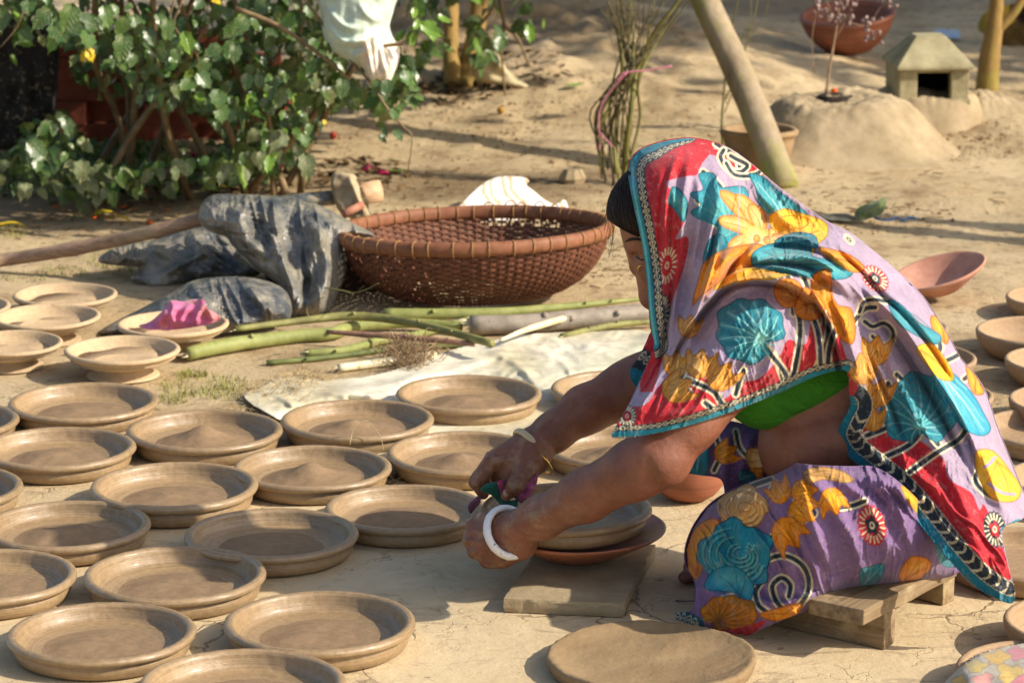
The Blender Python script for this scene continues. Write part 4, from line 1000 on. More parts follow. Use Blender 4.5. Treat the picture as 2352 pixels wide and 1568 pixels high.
S.band(hemB, 46, lin('#0f6f84'), None, off=0); S.band(hemB, 34, NAVY, CREAM, 30, fn='leaf', off=-38)
S.stroke([(2340, 1195), (2302, 1216)], 10, TEAL, per=1)
S.stroke([(1700, 425), (1695, 540)], 2, LAV, per=1)
YD = lambda px, py: YP-.12*np.clip((py-1020)/260, 0, 1)*np.clip((px-1900)/120, 0, 1)
dr = A.build('drape', M_SARI, YD, person); dr['label'] = 'end of the sari drawn over head, shoulder and back'
# far half of the drape
A2 = Sheet(sil+hem, 6.0)
A2.prims([[(1566, 480, 158, .0), (1640, 600, 130, .0), (1800, 740, 170, .0), (2000, 860, 210, .0), (2200, 1150, 180, .0)], [(1700, 770, 110, .12), (1560, 880, 90, .14)]], soft=.03)
A2.D = blur(np.maximum(A2.D, .0), 4); A2.falloff(back, 62); A2.D = -A2.D-.012; A2.fill(LAV)
sy_ = np.clip((A2.Y-900)/100, 0, 1); A2.D = A2.D*(1-.6*sy_)
A2.poly([(1400, 300), (1660, 300), (1560, 560), (1500, 800), (1440, 800)], REDC); A2.heart(1900, 800, 90, 40, c=TEAL, c2=TEALP, vein=TEALP); A2.tulip(2050, 950, 90, 0); A2.tulip(1750, 560, 90, 0)
A2.build('drape', M_SARI, YP, person)['label'] = 'far side of the sari end'

# ---------------------------------------------------------------- sari, wrapped skirt over the folded legs
skb = [(1577, 1300), (1574, 1262), (1590, 1213), (1625, 1163), (1668, 1132), (1720, 1108), (1775, 1090), (1818, 1066), (1835, 1064), (1880, 1068), (1950, 1070), (2010, 1072), (2070, 1110), (2130, 1170), (2185, 1240), (2210, 1295), (2188, 1322), (2140, 1330), (2060, 1342), (1975, 1358), (1905, 1376), (1862, 1398), (1800, 1422), (1745, 1446), (1695, 1466), (1650, 1458), (1598, 1438), (1556, 1424), (1553, 1405), (1590, 1400), (1597, 1340)]
K = Sheet(skb, 2.0)
K.prims([[(1700, 1230, 118, .07), (1850, 1215, 135, .085), (2040, 1210, 150, .055)], [(1690, 1330, 110, .07), (1800, 1300, 110, .085)], [(1640, 1400, 80, .11), (1760, 1400, 70, .12), (1860, 1350, 60, .11)], [(1900, 1120, 120, .02), (2080, 1200, 130, .02)]], soft=.035)
K.D = blur(np.maximum(K.D, .0), 9)
for i, q in enumerate([(1690, 1105, 1640, 1200, 1660, 1300), (1760, 1100, 1700, 1200, 1720, 1330), (1800, 1085, 1790, 1200, 1830, 1340), (1835, 1075, 1860, 1180, 1920, 1340), (1850, 1070, 1930, 1170, 1990, 1330), (1870, 1072, 1990, 1150, 2060, 1310), (1890, 1075, 2040, 1140, 2110, 1300), (1920, 1075, 2070, 1130, 2150, 1280), (1960, 1076, 2110, 1160, 2180, 1290), (1845, 1072, 1900, 1150, 1960, 1250)]):
    K.ridge([q[:2], q[2:4], q[4:]], .0095+.002*(i % 3), 9+2*(i % 3))
for q in [(1800, 1075, 1808, 1110), (1818, 1066, 1822, 1125), (1835, 1062, 1842, 1120), (1850, 1064, 1862, 1110)]: K.ridge([q[:2], ((q[0]+q[2])/2+2, (q[1]+q[3])/2), q[2:]], .010, 6)
K.ridge([(1590, 1330), (1650, 1370), (1720, 1395), (1780, 1390)], .012, 15); K.lap([(1720, 1370), (1790, 1385), (1850, 1370), (1900, 1350)], .014, 26, 1); K.ridge([(1760, 1300), (1790, 1350), (1830, 1375)], .010, 13)
K.ridge([(1600, 1430), (1680, 1420), (1790, 1400)], .008, 12); K.ridge([(1640, 1455), (1700, 1440), (1800, 1415)], .006, 9); K.ridge([(1680, 1180), (1640, 1240), (1650, 1330)], .010, 16); K.ridge([(1760, 1180), (1770, 1240), (1740, 1320)], .006, 14)
creases(K, math.radians(60), 231, .010, 120, 18); creases(K, math.radians(100), 251, .004, 60, 11)
K.D += vnoise(K.D.shape, 24, 13)*.004+vnoise(K.D.shape, 10, 14, 1.4)*.0016
K.falloff([(1577, 1300), (1574, 1262), (1590, 1213), (1625, 1163), (1668, 1132), (1720, 1108), (1775, 1090), (1818, 1066)], 60); K.falloff([(2130, 1170), (2185, 1240), (2215, 1300)], 50)
K.fill(PURP); S = K
for p in [[(1770, 1100), (1720, 1120), (1690, 1155), (1680, 1160)], [(1830, 1150), (1820, 1195), (1790, 1225), (1735, 1245), (1690, 1250)], [(1860, 1165), (1870, 1180), (1840, 1195)], [(1700, 1240), (1745, 1245)], [(1748, 1288), (1800, 1275), (1845, 1300), (1858, 1350), (1832, 1393), (1800, 1402)], [(1930, 1165), (1960, 1160), (1985, 1150)], [(1620, 1400), (1650, 1380), (1680, 1370)], [(1770, 1130), (1780, 1110)], [(1640, 1420), (1720, 1445)], [(1748, 1335), (1735, 1360), (1745, 1392), (1778, 1412)], [(1800, 1400), (1782, 1378), (1774, 1345), (1795, 1326), (1815, 1342), (1812, 1368)]]: S.stem(p, 10)
S.leafy([(1575, 1300), (1575, 1260), (1600, 1210), (1640, 1190), (1660, 1220), (1620, 1290), (1600, 1330)], ORANGE, YELLOW, lin('#b4540a'), (1600, 1320), [(1590, 1240), (1620, 1215), (1580, 1290)])
S.rose(1705, 1166, 56, TAN, TANP, lin('#a86a26'), 2)
S.rose(1690, 1275, 84, lin('#17849c'), TEALP, lin('#0b5263'), 4)
S.leafy([(1640, 1310), (1690, 1300), (1730, 1340), (1720, 1380), (1690, 1360), (1620, 1350)], lin('#17849c'), TEALP, TEALD, (1700, 1370), [(1650, 1320), (1710, 1320)])
S.heart(1672, 1415, 64, 150, c=lin('#bd7417'), c2=lin('#d59638'), vein=lin('#8c4f0c'), asp=.75)
for (x, y, sz, an) in [(1790, 1130, 52, -30), (1845, 1128, 56, 80), (1912, 1148, 58, 160), (1840, 1175, 60, 120), (1808, 1222, 72, 140)]: S.tulip(x, y, sz, an, lin('#e08410'), lin('#f0a824'))
S.leafy([(1845, 1085), (1880, 1072), (1930, 1080), (1960, 1100), (1940, 1108), (1890, 1100), (1860, 1110)], TAN, TAN, lin('#8a5a20'), (1850, 1090), [(1940, 1104), (1900, 1080)])
S.rosette(2003, 1206, 32, 48, -15, REDC, NAVY, CREAM)
S.leafy([(1975, 1310), (2000, 1300), (2030, 1295), (2025, 1325), (2000, 1345), (1980, 1350)], TEAL, TEALD, TEALP, (1985, 1340), [(2025, 1300), (2000, 1305)])
S.leafy([(2065, 1320), (2090, 1280), (2125, 1280), (2140, 1300), (2110, 1330), (2080, 1340)], ORANGE, YELLOW, lin('#b4540a'), (2080, 1330), [(2110, 1285), (2130, 1300)])
S.leafy([(1745, 1410), (1790, 1395), (1840, 1385), (1830, 1410), (1780, 1425)], ORANGE, YELLOW, lin('#b4540a'), (1800, 1410), [(1750, 1412), (1830, 1392)])
S.leafy([(2150, 1200), (2190, 1250), (2210, 1290), (2170, 1300), (2150, 1260)], TEAL, TEALD, TEALP, (2160, 1290), [(2170, 1230)]); S.leafy([(2070, 1115), (2100, 1135), (2130, 1180), (2110, 1180), (2085, 1150)], lin('#e8a81a'), YELLOW, ORANGE, (2120, 1180), [(2080, 1120)])
S.poly([(1640, 1450), (1700, 1440), (1760, 1425), (1700, 1475), (1650, 1470)], REDC); S.band([(1550, 1415), (1575, 1420), (1600, 1432)], 34, lin('#0f5060'), CREAM, 26)
K.falloff([(1862, 1398), (1905, 1376), (1975, 1358), (2060, 1342), (2140, 1330), (2188, 1322)], 40, .75)
YK = lambda px, py: YP-.02-.10*np.clip((px-1640)/240, 0, 1)-.0*py
K.build('skirt', M_SARI, YK, person)['label'] = 'wrapped lower part of the sari stretched over the folded leg'
K2 = Sheet(skb, 6.0); K2.prims([[(1700, 1240, 120, .05), (1900, 1220, 140, .07), (2060, 1210, 140, .05)]], soft=.03); K2.D = -blur(np.maximum(K2.D, .02), 3); K2.falloff(skb[:16], 50); K2.fill(PURP); K2.tulip(1850, 1200, 90, 20); K2.heart(2000, 1200, 70, 30, c=TEAL, c2=TEALD, vein=TEALP)
K2.build('skirt', M_SARI, YP-.05, person)['label'] = 'far side of the wrapped sari'
# gathered folds between the arm and the waist, over the far knee
fr = [(1560, 1078), (1585, 1030), (1640, 968), (1720, 975), (1800, 1000), (1850, 1060), (1835, 1078), (1790, 1098), (1740, 1112), (1700, 1128), (1668, 1140), (1655, 1100), (1600, 1090)]
N_ = Sheet(fr, 2.5); N_.prims([[(1600, 1050, 60, .0), (1700, 1060, 90, .02), (1800, 1060, 70, .06)]], soft=.03); N_.D = blur(np.maximum(N_.D, -.01), 6)
for q in [(1640, 980, 1620, 1085), (1680, 985, 1665, 1120), (1730, 990, 1700, 1120), (1770, 1000, 1750, 1100), (1800, 1010, 1815, 1080)]: N_.ridge([q[:2], ((q[0]+q[2])/2-8, (q[1]+q[3])/2), q[2:]], .016, 13)
N_.D += vnoise(N_.D.shape, 12, 21)*.005
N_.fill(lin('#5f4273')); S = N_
S.leafy([(1570, 1060), (1600, 1010), (1625, 1020), (1625, 1080), (1600, 1095)], TEAL, TEALD, TEALP, (1600, 1080), [(1600, 1020)]); S.stem([(1640, 990), (1655, 1040), (1640, 1080)], 8); S.stem([(1690, 990), (1700, 1030), (1730, 1060)], 8)
S.tulip(1665, 1040, 50, 60); S.leafy([(1720, 1030), (1755, 1035), (1780, 1060), (1740, 1085), (1715, 1060)], TAN, TANP, lin('#8a5a20'), (1770, 1060), [(1725, 1035), (1720, 1060)]); S.tulip(1735, 1100, 50, 100); S.leafy([(1700, 1080), (1730, 1085), (1735, 1110), (1700, 1110)], TEALD, TEAL, TEALP, (1700, 1100), [(1730, 1090)])
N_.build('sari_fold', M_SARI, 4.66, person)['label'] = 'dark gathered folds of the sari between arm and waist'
# sleeve end on the far arm
sl_ = [(1500, 760), (1484, 785), (1470, 815), (1452, 840), (1447, 862), (1462, 890), (1490, 908), (1510, 900), (1540, 860), (1540, 790)]
Q = Sheet(sl_, 2.5); Q.prims([[(1440, 910, 90, .0), (1560, 810, 95, .0)]]); Q.D = blur(np.maximum(Q.D, .0), 4)+.006+vnoise(Q.D.shape, 10, 22)*.003
Q.fill(REDC); Q.poly([(1440, 830), (1465, 808), (1520, 825), (1520, 910), (1440, 900)], NAVY, sm=False); Q.band([(1470, 812), (1500, 838), (1520, 850)], 34, NAVY, CREAM, 30); Q.poly([(1440, 842), (1460, 845), (1500, 868), (1510, 915), (1440, 915)], lin('#0f6f84'), sm=False)
Q.build('sleeve', M_SARI, 4.835, person)
# ================================================================ things round the woman
def GYv(px, py, z):
    v = -(py-VH/2)/FPX; dy = ct+v*st; dz = -st+v*ct; t = (z-CAMH)/dz; return dy*t
def flat_build(S_, name, mat, parent=None, base=.004):
    """lay a printed sheet on the ground: relief is height"""
    D = S_.D.copy(); S_.D = np.zeros_like(D); Hh = D
    def Y0(px, py):
        j = np.clip(np.round((px-S_.xs[0])/S_.step).astype(int), 0, len(S_.xs)-1); i = np.clip(np.round((py-S_.ys[0])/S_.step).astype(int), 0, len(S_.ys)-1)
        return GYv(px, py, np.maximum(Hh[i, j], 0)+base)
    o = S_.build(name, mat, Y0, parent); return o
def solid(name, V, F, mat, parent=None, bev=.003, sub=0, rough_amp=0.0, rs=12):
    o = obj(name, V, F, mat, parent, False)
    if sub:
        m = o.modifiers.new('subdivide', 'SUBSURF'); m.subdivision_type = 'SIMPLE'; m.levels = m.render_levels = sub
    if bev and not sub: bevel(o, bev)
    if rough_amp:
        t = bpy.data.textures.new('roughness', 'CLOUDS'); t.noise_scale = 1.0/rs; t.noise_depth = 3
        m = o.modifiers.new('worn', 'DISPLACE'); m.texture = t; m.strength = rough_amp; m.texture_coords = 'LOCAL'; m.mid_level = .5
    return o
def prism(c, h):
    """four top corners and a height"""
    c = [Vector(p) for p in c]; V = [tuple(p-Vector((0, 0, h))) for p in c]+[tuple(p) for p in c]
    return V, [(3, 2, 1, 0), (4, 5, 6, 7)]+[(i, (i+1) % 4, 4+(i+1) % 4, 4+i) for i in range(4)]
b = NB('mud_plaster'); b.color(b.mix(b.ramp(b.noise(9, 7, .7), [(.35, 0), (.7, 1)]), lin('#b3a081'), lin('#8f7d5f'))).rough(.95, .1)
n1 = b.bump(b.noise(25, 7, .7), .5, .006); b.bump(b.noise(120, 5, .7), .5, .002, n1); M_MUD = b.m
# brick-like board under the turning plate
bc = [G(1156, 1373, .025), G(1432, 1385, .025), G(1508, 1248, .025), G(1246, 1238, .025)]
V, F = [], []
V = []; F = []; nn = 46; zl = [.025, .0243, .021, .0165, .011, .006, .001]; ol = [-.0025, 0, .0012, .0008, .0014, .0, -.002]
cen = sum((Vector(p) for p in bc), Vector())/4
def chip(p): return .010*max(0, noise.noise(Vector((p.x*26, p.y*26, 7)))-.22)*3
for j in range(nn+1):
    for i in range(nn+1):
        u, v = i/nn, j/nn; p = (Vector(bc[0])*(1-u)+Vector(bc[1])*u)*(1-v)+(Vector(bc[3])*(1-u)+Vector(bc[2])*u)*v
        if min(i, j, nn-i, nn-j) == 0:
            d = p-cen; d.z = 0; p = p-d.normalized()*(.0015+chip(p))
        V.append((p.x, p.y, .025+.0007*noise.noise(p*35)+.0004*noise.noise(p*130)-(.0008 if min(i, j, nn-i, nn-j) == 0 else 0)))
for j in range(nn):
    for i in range(nn): a = j*(nn+1)+i; F.append((a, a+1, a+nn+2, a+nn+1))
loop = [j*(nn+1)+i for i, j in [(i, 0) for i in range(nn)]+[(nn, j) for j in range(nn)]+[(nn-i, nn) for i in range(nn)]+[(0, nn-j) for j in range(nn)]]
prev = loop
for z, g in zip(zl[1:], ol[1:]):
    cur = []
    for k, li in enumerate(loop):
        p = Vector(V[li]); d = p-cen; d.z = 0; d.normalize(); q = noise.noise(Vector((p.x*60, p.y*60, z*160))); cur.append(len(V)); V.append((p.x+d.x*(g+.0022*q), p.y+d.y*(g+.0022*q), z))
    for i in range(len(loop)): F.append((prev[(i+1) % len(loop)], prev[i], cur[i], cur[(i+1) % len(loop)]))
    prev = cur
o = obj('tile', V, F, M_MUD); sharp(o.data, 38); tag(o, 'chipped mud-caked square tile on the ground under the turning plate', 'tile')
# turning plate and the dish in work
wd = G(1300, 1166, .109); px_, py_ = wd.x, wd.y
b = NB('polished_terracotta'); b.color(b.mix(b.ramp(b.noise(16, 5), [(.35, 0), (.7, 1)]), lin('#b5704e'), lin('#95583c'))).rough(b.math('ADD', .16, b.math('MULTIPLY', b.noise(18, 5, .7), .3)), .5); b.bump(b.noise(60), .2, .002); M_PLATE = b.m
prof = [(0, .0), (.3, .0), (.42, .03), (.60, .12), (.80, .22), (.95, .30), (1.0, .335), (1.005, .35), (.99, .362), (.96, .352), (.85, .30), (.6, .235), (.3, .21), (0, .21)]
Vp, Fp = lathe([(r*.147, z*.147) for r, z in prof], 96, wob=.012, seed=3)
o = obj('turning_plate', Vp, Fp, M_PLATE, loc=(px_+.019, py_-.004, .026)); tag(o, 'shallow glossy terracotta plate turning on the mud-caked tile under the dish', 'plate')
o = link('clay_dish', dish_meshes[1], None, (px_, py_, .0745), (0, 0, 1), (.1425, .1425, .138)); tag(o, 'glistening wet dish on the turning plate, held by both her hands', 'clay dish')
# rag pressed on the rim
def zv(L): return [(1029+x*.2461, 955.5+y*.2461) for x, y in L]
rag = empty('rag', tuple(AT(1150, 1130, 4.73))); tag(rag, 'damp rag of green and pink cloth under the far hand on the rim', 'rag')
bpy.context.view_layer.update()
def small_cloth(name, pts, Y0, cols, parent, amp=.006, seed=1, th=.02, label=None, ridges=()):
    Sx = Sheet(pts, 1.6); Sx.D[:] = th; Sx.falloff(Sx.o+[Sx.o[0]], 16); Sx.D += vnoise(Sx.D.shape, 9, seed, 1.6)*amp
    for rg, am, wd_ in ridges: Sx.ridge(rg, am, wd_)
    Sx.fill(cols[0]); m = (vnoise(Sx.D.shape, 14, seed+5) > .35)[..., None]; Sx.C = np.where(m, np.array(cols[1]), Sx.C)
    o = Sx.build(name, M_SARI, Y0, None); o.parent = parent; o.matrix_parent_inverse = parent.matrix_world.inverted() if parent else Matrix()
    if label: o['label'] = label
    return o
small_cloth('green_piece', zv([(300, 690), (320, 650), (380, 625), (460, 612), (480, 690), (520, 760), (600, 785), (650, 770), (645, 850), (560, 868), (490, 830), (440, 770), (400, 735), (350, 715)]), 4.715, (lin('#175a48'), lin('#0f4a3c')), rag, .007, 1, .012)
small_cloth('pink_piece', zv([(610, 745), (660, 680), (740, 610), (835, 530), (830, 620), (790, 720), (740, 790), (680, 810), (640, 775)]), 4.72, (lin('#9d4a70'), lin('#7c3656')), rag, .010, 2, .014, ridges=[(zv([(640, 760), (720, 670), (820, 560)]), .01, 5), (zv([(700, 800), (760, 700), (800, 620)]), .008, 5)])
small_cloth('pink_piece', zv([(462, 612), (530, 590), (520, 660), (495, 720), (475, 690)]), 4.71, (lin('#a5446a'), lin('#8c3555')), rag, .006, 3, .008)
small_cloth('pink_piece', zv([(190, 880), (186, 830), (230, 780), (295, 735), (305, 800), (255, 860), (215, 910)]), 4.73, (lin('#70405a'), lin('#4c3040')), rag, .008, 4, .010)
# low stool
def wood_mat(name, c1, c2, ax=0):
    b = NB(name); sc = [6, 6, 6]; sc[ax] = .35
    g = b.noise(14, 6, .6, co=b.map(tuple(sc)), dist=.4)
    c = b.mix(b.ramp(g, [(.32, 0), (.68, 1)]), c1, c2); c = b.mix(b.ramp(b.noise(11, 6, .7), [(.55, 0), (.72, .7)]), c, lin('#b3a27c'))
    b.color(c).rough(.85, .2); n1 = b.bump(g, .5, .003); b.bump(b.noise(90, 5, .7), .3, .001, n1); return b.m
M_WOOD = wood_mat('grey_wood', lin('#9a8465'), lin('#6c5840'))
stool = empty('wooden_stool', tuple(G(2000, 1400))); tag(stool, 'low rough wooden stool of three planks that she sits on', 'stool')
bpy.context.view_layer.update()
def plank(name, A_, B_, depth, h, z0, flip=1):
    """box with its front bottom edge from A to B"""
    A_, B_ = Vector(A_), Vector(B_); A_.z = B_.z = 0; d = (B_-A_).normalized(); n_ = Vector((-d.y, d.x, 0))*flip; L = (B_-A_).length
    nseg = 10; V = []; F = []
    for i in range(nseg+1):
        for (dd, hh) in ((0, 0), (0, h), (depth, h), (depth, 0)):
            V.append((L*i/nseg+random.uniform(-.0006, .0006), dd+random.uniform(-.0008, .0008), hh+random.uniform(-.0008, .0008)))
    for i in range(nseg):
        for k in range(4): F.append((i*4+k, i*4+(k+1) % 4, (i+1)*4+(k+1) % 4, (i+1)*4+k))
    F.append((3, 2, 1, 0)); F.append(tuple(nseg*4+k for k in range(4)))
    o = obj(name, V, F, M_WOOD, None, False, loc=A_+Vector((0, 0, z0)), rot=(0, 0, math.atan2(d.y, d.x))); bevel(o, .0025, 2)
    o.parent = stool; o.matrix_parent_inverse = stool.matrix_world.inverted(); return o
plank('leg', G(1760, 1432), G(2030, 1493), .034, .058, .001); plank('leg', G(1990, 1350), G(2166, 1391), .034, .058, .001)
Bq, Cq, Aq = G(1984, 1403, .083), G(2200, 1290, .083), G(1838, 1379, .083)
dq = (Cq-Bq); Lq = dq.length; wq = (Aq-Bq).length
o = plank('seat', Bq, Cq, wq*.93, .025, .0595)
# unworked clay slab, front
x, y, R = place_rim(1505, 1430, 482, .13)
V = []; F = []; n, m = 120, 40
profile = [(0.0, .085), (.2, .082), (.4, .082), (.6, .088), (.75, .102), (.84, .122), (.90, .142), (.94, .155), (.97, .158), (.99, .148), (1.0, .125), (.995, .09), (.985, .05), (.97, .015), (.93, .002)]
pr = np.array(profile); tt = np.linspace(0, len(pr)-1, m); pr2 = np.stack([np.interp(tt, range(len(pr)), pr[:, 0]), np.interp(tt, range(len(pr)), pr[:, 1])], 1)
for k in range(n):
    a = 2*math.pi*k/n; cx_, cy_ = math.cos(a), math.sin(a); wob = 1+.03*noise.noise(Vector((cx_*1.5, cy_*1.5, 2)))+.008*noise.noise(Vector((cx_*8, cy_*8, 5)))
    for (r_, z_) in pr2:
        zz = z_+.018*noise.noise(Vector((r_*cx_*2.2, r_*cy_*2.2, 4)))*min(1, z_*12)+(.008*noise.noise(Vector((r_*cx_*14, r_*cy_*14, 1))) if r_ > .8 else .0025*noise.noise(Vector((r_*cx_*11, r_*cy_*11, 1))))
        q = 1+(.010*noise.noise(Vector((cx_*16, cy_*16, z_*30))) if r_ > .93 else 0)
        V.append((r_*cx_*wob*q*R, r_*cy_*wob*q*R, max(zz, .002)*R))
for k in range(n):
    for i in range(m-1): F.append((k*m+i, k*m+i+1, ((k+1) % n)*m+i+1, ((k+1) % n)*m+i))
b = NB('raw_clay'); b.color(b.mix(b.ramp(b.noise(7, 6, .65), [(.3, 0), (.7, 1)]), lin('#97805f'), lin('#80694c'))).rough(.85, .25)
n1 = b.bump(b.noise(14, 6, .65), .5, .012); n2 = b.bump(b.noise(90, 5, .7), .4, .002, n1)
b.bump(b.ramp(b.voro(22, 'DISTANCE_TO_EDGE', co=b.mix(.3, b.co, b.noise(9, 4, out=1), 'ADD')), [(0, 0), (.02, 1)]), .12, .004, n2)
o = obj('clay_slab', V, F, b.m, loc=(x, y, .001)); tag(o, 'thick unworked round clay slab with a cracked edge in the foreground', 'clay slab')
# terracotta pot of slip behind the near arm
pp = G(1580, 1146)
prof = [(0, .0), (.30, .0), (.5, .03), (.72, .14), (.9, .32), (.985, .54), (1.0, .72), (.99, .86), (.985, .92), (.955, .93), (.94, .86), (.94, .7), (.88, .4), (.7, .2), (.4, .1), (0, .09)]
o = obj('pot', *lathe([(r*.070, z*.088) for r, z in prof], 72, wob=.02, seed=8), M_TERRA, loc=(pp.x, pp.y, .001)); tag(o, 'round red-brown earthen pot between her knee and the dish in work', 'pot')
# tilted shallow terracotta bowl behind her back
tp = G(2165, 690); prof = [(0, 0), (.3, .0), (.4, .03), (.7, .25), (.93, .43), (1.0, .50), (1.01, .54), (.98, .56), (.93, .52), (.8, .40), (.55, .22), (.3, .12), (0, .1)]
b = NB('pale_terracotta'); b.color(b.mix(b.ramp(b.noise(14, 6, .7), [(.35, 0), (.65, 1)]), lin('#cb9a84'), lin('#b07a64'))).rough(.9, .15); b.bump(b.noise(70, 5, .7), .3, .002); M_PALET = b.m
o = obj('terracotta_bowl', *lathe([(r*.115, z*.098) for r, z in prof], 72, wob=.02, seed=5), M_PALET, loc=(tp.x, tp.y, .022), rot=(math.radians(4), math.radians(-17), 0)); tag(o, 'shallow pink terracotta bowl lying tilted behind her back', 'bowl')
# pink cloth in the footed bowl
fx, fy, fR = FB_POS[4]
pk = Sheet([(318, 748), (345, 738), (375, 712), (392, 690), (420, 692), (445, 687), (470, 690), (476, 708), (500, 722), (503, 735), (480, 744), (440, 752), (400, 757), (350, 756)], 1.6)
pk.D[:] = .05; pk.falloff(pk.o[:22], 26); pk.D += vnoise(pk.D.shape, 12, 31, 1.2)*.012
for q in ([(385, 700), (372, 725), (365, 750)], [(400, 695), (395, 722), (400, 752)], [(440, 692), (425, 715), (405, 750)], [(470, 695), (455, 720), (445, 748)], [(476, 708), (485, 725), (492, 738)]): pk.ridge(q, .018, 8)
pk.fill(lin('#c96a90')); pk.C = np.where((vnoise(pk.D.shape, 20, 33) > .1)[..., None], np.array(lin('#cf7f86')), pk.C)
o = pk.build('pink_cloth', M_SARI, fy+.0); tag(o, 'crumpled dusty pink cloth lying in a footed clay bowl', 'cloth')
# white sack on the ground
sk = Sheet([(560, 905), (590, 893), (615, 880), (640, 868), (690, 864), (740, 872), (800, 868), (850, 862), (930, 842), (1030, 805), (1100, 788), (1200, 768), (1340, 762), (1500, 765), (1560, 860), (1560, 1000), (1450, 1030), (1300, 1070), (1180, 1040), (1100, 1010), (980, 1050), (900, 1090), (850, 1070), (820, 1010), (700, 990), (640, 962), (600, 940), (575, 925)], 3.0)
sk.D[:] = .006; sk.D += np.maximum(vnoise(sk.D.shape, 30, 41, 2.2), 0)*.007+vnoise(sk.D.shape, 9, 42, 2.5)*.003; creases(sk, math.radians(-20), 301, .004, 90, 9); creases(sk, math.radians(20), 311, .003, 60, 7)
for q, am, wd_ in [([(640, 880), (760, 900), (900, 880), (1040, 830)], .014, 8), ([(700, 920), (860, 905), (1000, 860), (1200, 800)], .008, 7), ([(1100, 800), (1180, 830), (1250, 900)], .007, 9), ([(1200, 790), (1290, 830), (1330, 900)], .006, 7), ([(1300, 780), (1400, 800), (1500, 790)], .006, 6), ([(620, 900), (700, 940), (780, 960)], .010, 8), ([(1000, 1000), (1200, 960), (1350, 930)], .008, 8), ([(1050, 850), (1300, 850), (1480, 830)], .005, 6)]: sk.ridge(q, am, wd_, taper=.3)
sk.fill(lin('#ddd4bc')); a_ = np.clip(vnoise(sk.D.shape, 26, 43, 2)*1.6, 0, 1)[..., None]*.5; sk.C = sk.C*(1-a_)+np.array(lin('#ab9a6c'))*a_
a_ = np.clip((sk.X-1050)/300, 0, 1)[..., None]*np.clip(vnoise(sk.D.shape, 40, 45, 2)+.3, 0, 1)[..., None]*.5; sk.C = sk.C*(1-a_)+np.array(lin('#9aa07a'))*a_
b = NB('sackcloth'); c = b.attr('Col'); wv = b.math('MULTIPLY', b.math('ADD', b.wave(90, 2, 2), b.wave(90, 2, 2, axis='Y')), .5); c = b.mix(1.0, c, b.ramp(b.noise(22, 7, .7), [(.35, .72), (.6, 1.05)]), 'MULTIPLY'); b.color(c).rough(.8, .2)
n1 = b.bump(b.noise(18, 6, .65, dist=1), .4, .005); b.bump(wv, .3, .001, n1); M_SACK = b.m
for (cx, top, W, mv, lab) in DISHES:
    d_ = np.hypot((sk.X-cx)/(W*.56), (sk.Y-top-W*.165-18)/(W*.22)); sk.D = np.where(d_ < 1, np.minimum(sk.D, .003), sk.D)
sk.D = blur(sk.D, 1.2)
o = flat_build(sk, 'white_sack', M_SACK, base=.002); tag(o, 'dirty white woven sack spread flat on the ground under some clay dishes', 'sack')
# frayed fibres at the end of the sack
def fibres(name, label, cat, boxes, mat, seed, kind=None, rad=.0006):
    rg = random.Random(seed); mb = MB()
    for (cx, cy, rx, ry, n_, ln, lift) in boxes:
        for q in range(n_):
            a = rg.uniform(0, 6.28); rr = math.sqrt(rg.random()); p = G(cx+rx*rr*math.cos(a), cy+ry*rr*math.sin(a), .003+rg.random()*lift*.4)
            th = rg.uniform(0, 6.28); pts = [p]; L = ln*rg.uniform(.4, 1.2)
            for k in range(4):
                th += rg.uniform(-.9, .9); pts.append(pts[-1]+Vector((math.cos(th), math.sin(th), 0))*L/4); pts[-1].z = max(.003, pts[-1].z+rg.uniform(-.3, .5)*lift)
            mb.add(*tube(smooth_path(pts, 2), rad*rg.uniform(.6, 1.4), 4, False))
    o = mb.build(name, mat); tag(o, label, cat, kind=kind or 'stuff'); return o
M_STRAW = simple('straw', lin('#cbb588'), lin('#98805a'), .9, 40, 0)
fibres('straw', 'loose straw fibres frayed from the end of the sack', 'straw', [(640, 900, 70, 26, 150, .045, .02), (700, 870, 50, 10, 70, .04, .02), (610, 930, 50, 20, 60, .05, .008), (905, 1085, 22, 30, 50, .035, .012), (730, 885, 120, 40, 60, .03, .006), (560, 950, 60, 20, 40, .04, .004)], M_STRAW, 3)
o = fibres('root_tangle', 'tangled ball of dry rootlets lying on the edge of the white sack', 'roots', [(940, 822, 52, 20, 240, .055, .045)], simple('dry_root', lin('#a98f6c'), lin('#6f583f'), .9, 40, 0), 8, rad=.0007)
mb = MB(); p0 = G(803, 1022, .035); p1 = G(878, 1022, .03)
o = obj('fibre_curl', *tube(smooth_path([p0, p0+Vector((.008, .01, .03)), (p0+p1)/2+Vector((0, .01, .045)), p1+Vector((-.005, 0, .02)), p1+Vector((.004, -.01, -.012))], 5), .0008, 5), M_STRAW); tag(o, 'thin curl of white fibre arching over the rim of a wet dish', 'fibre')
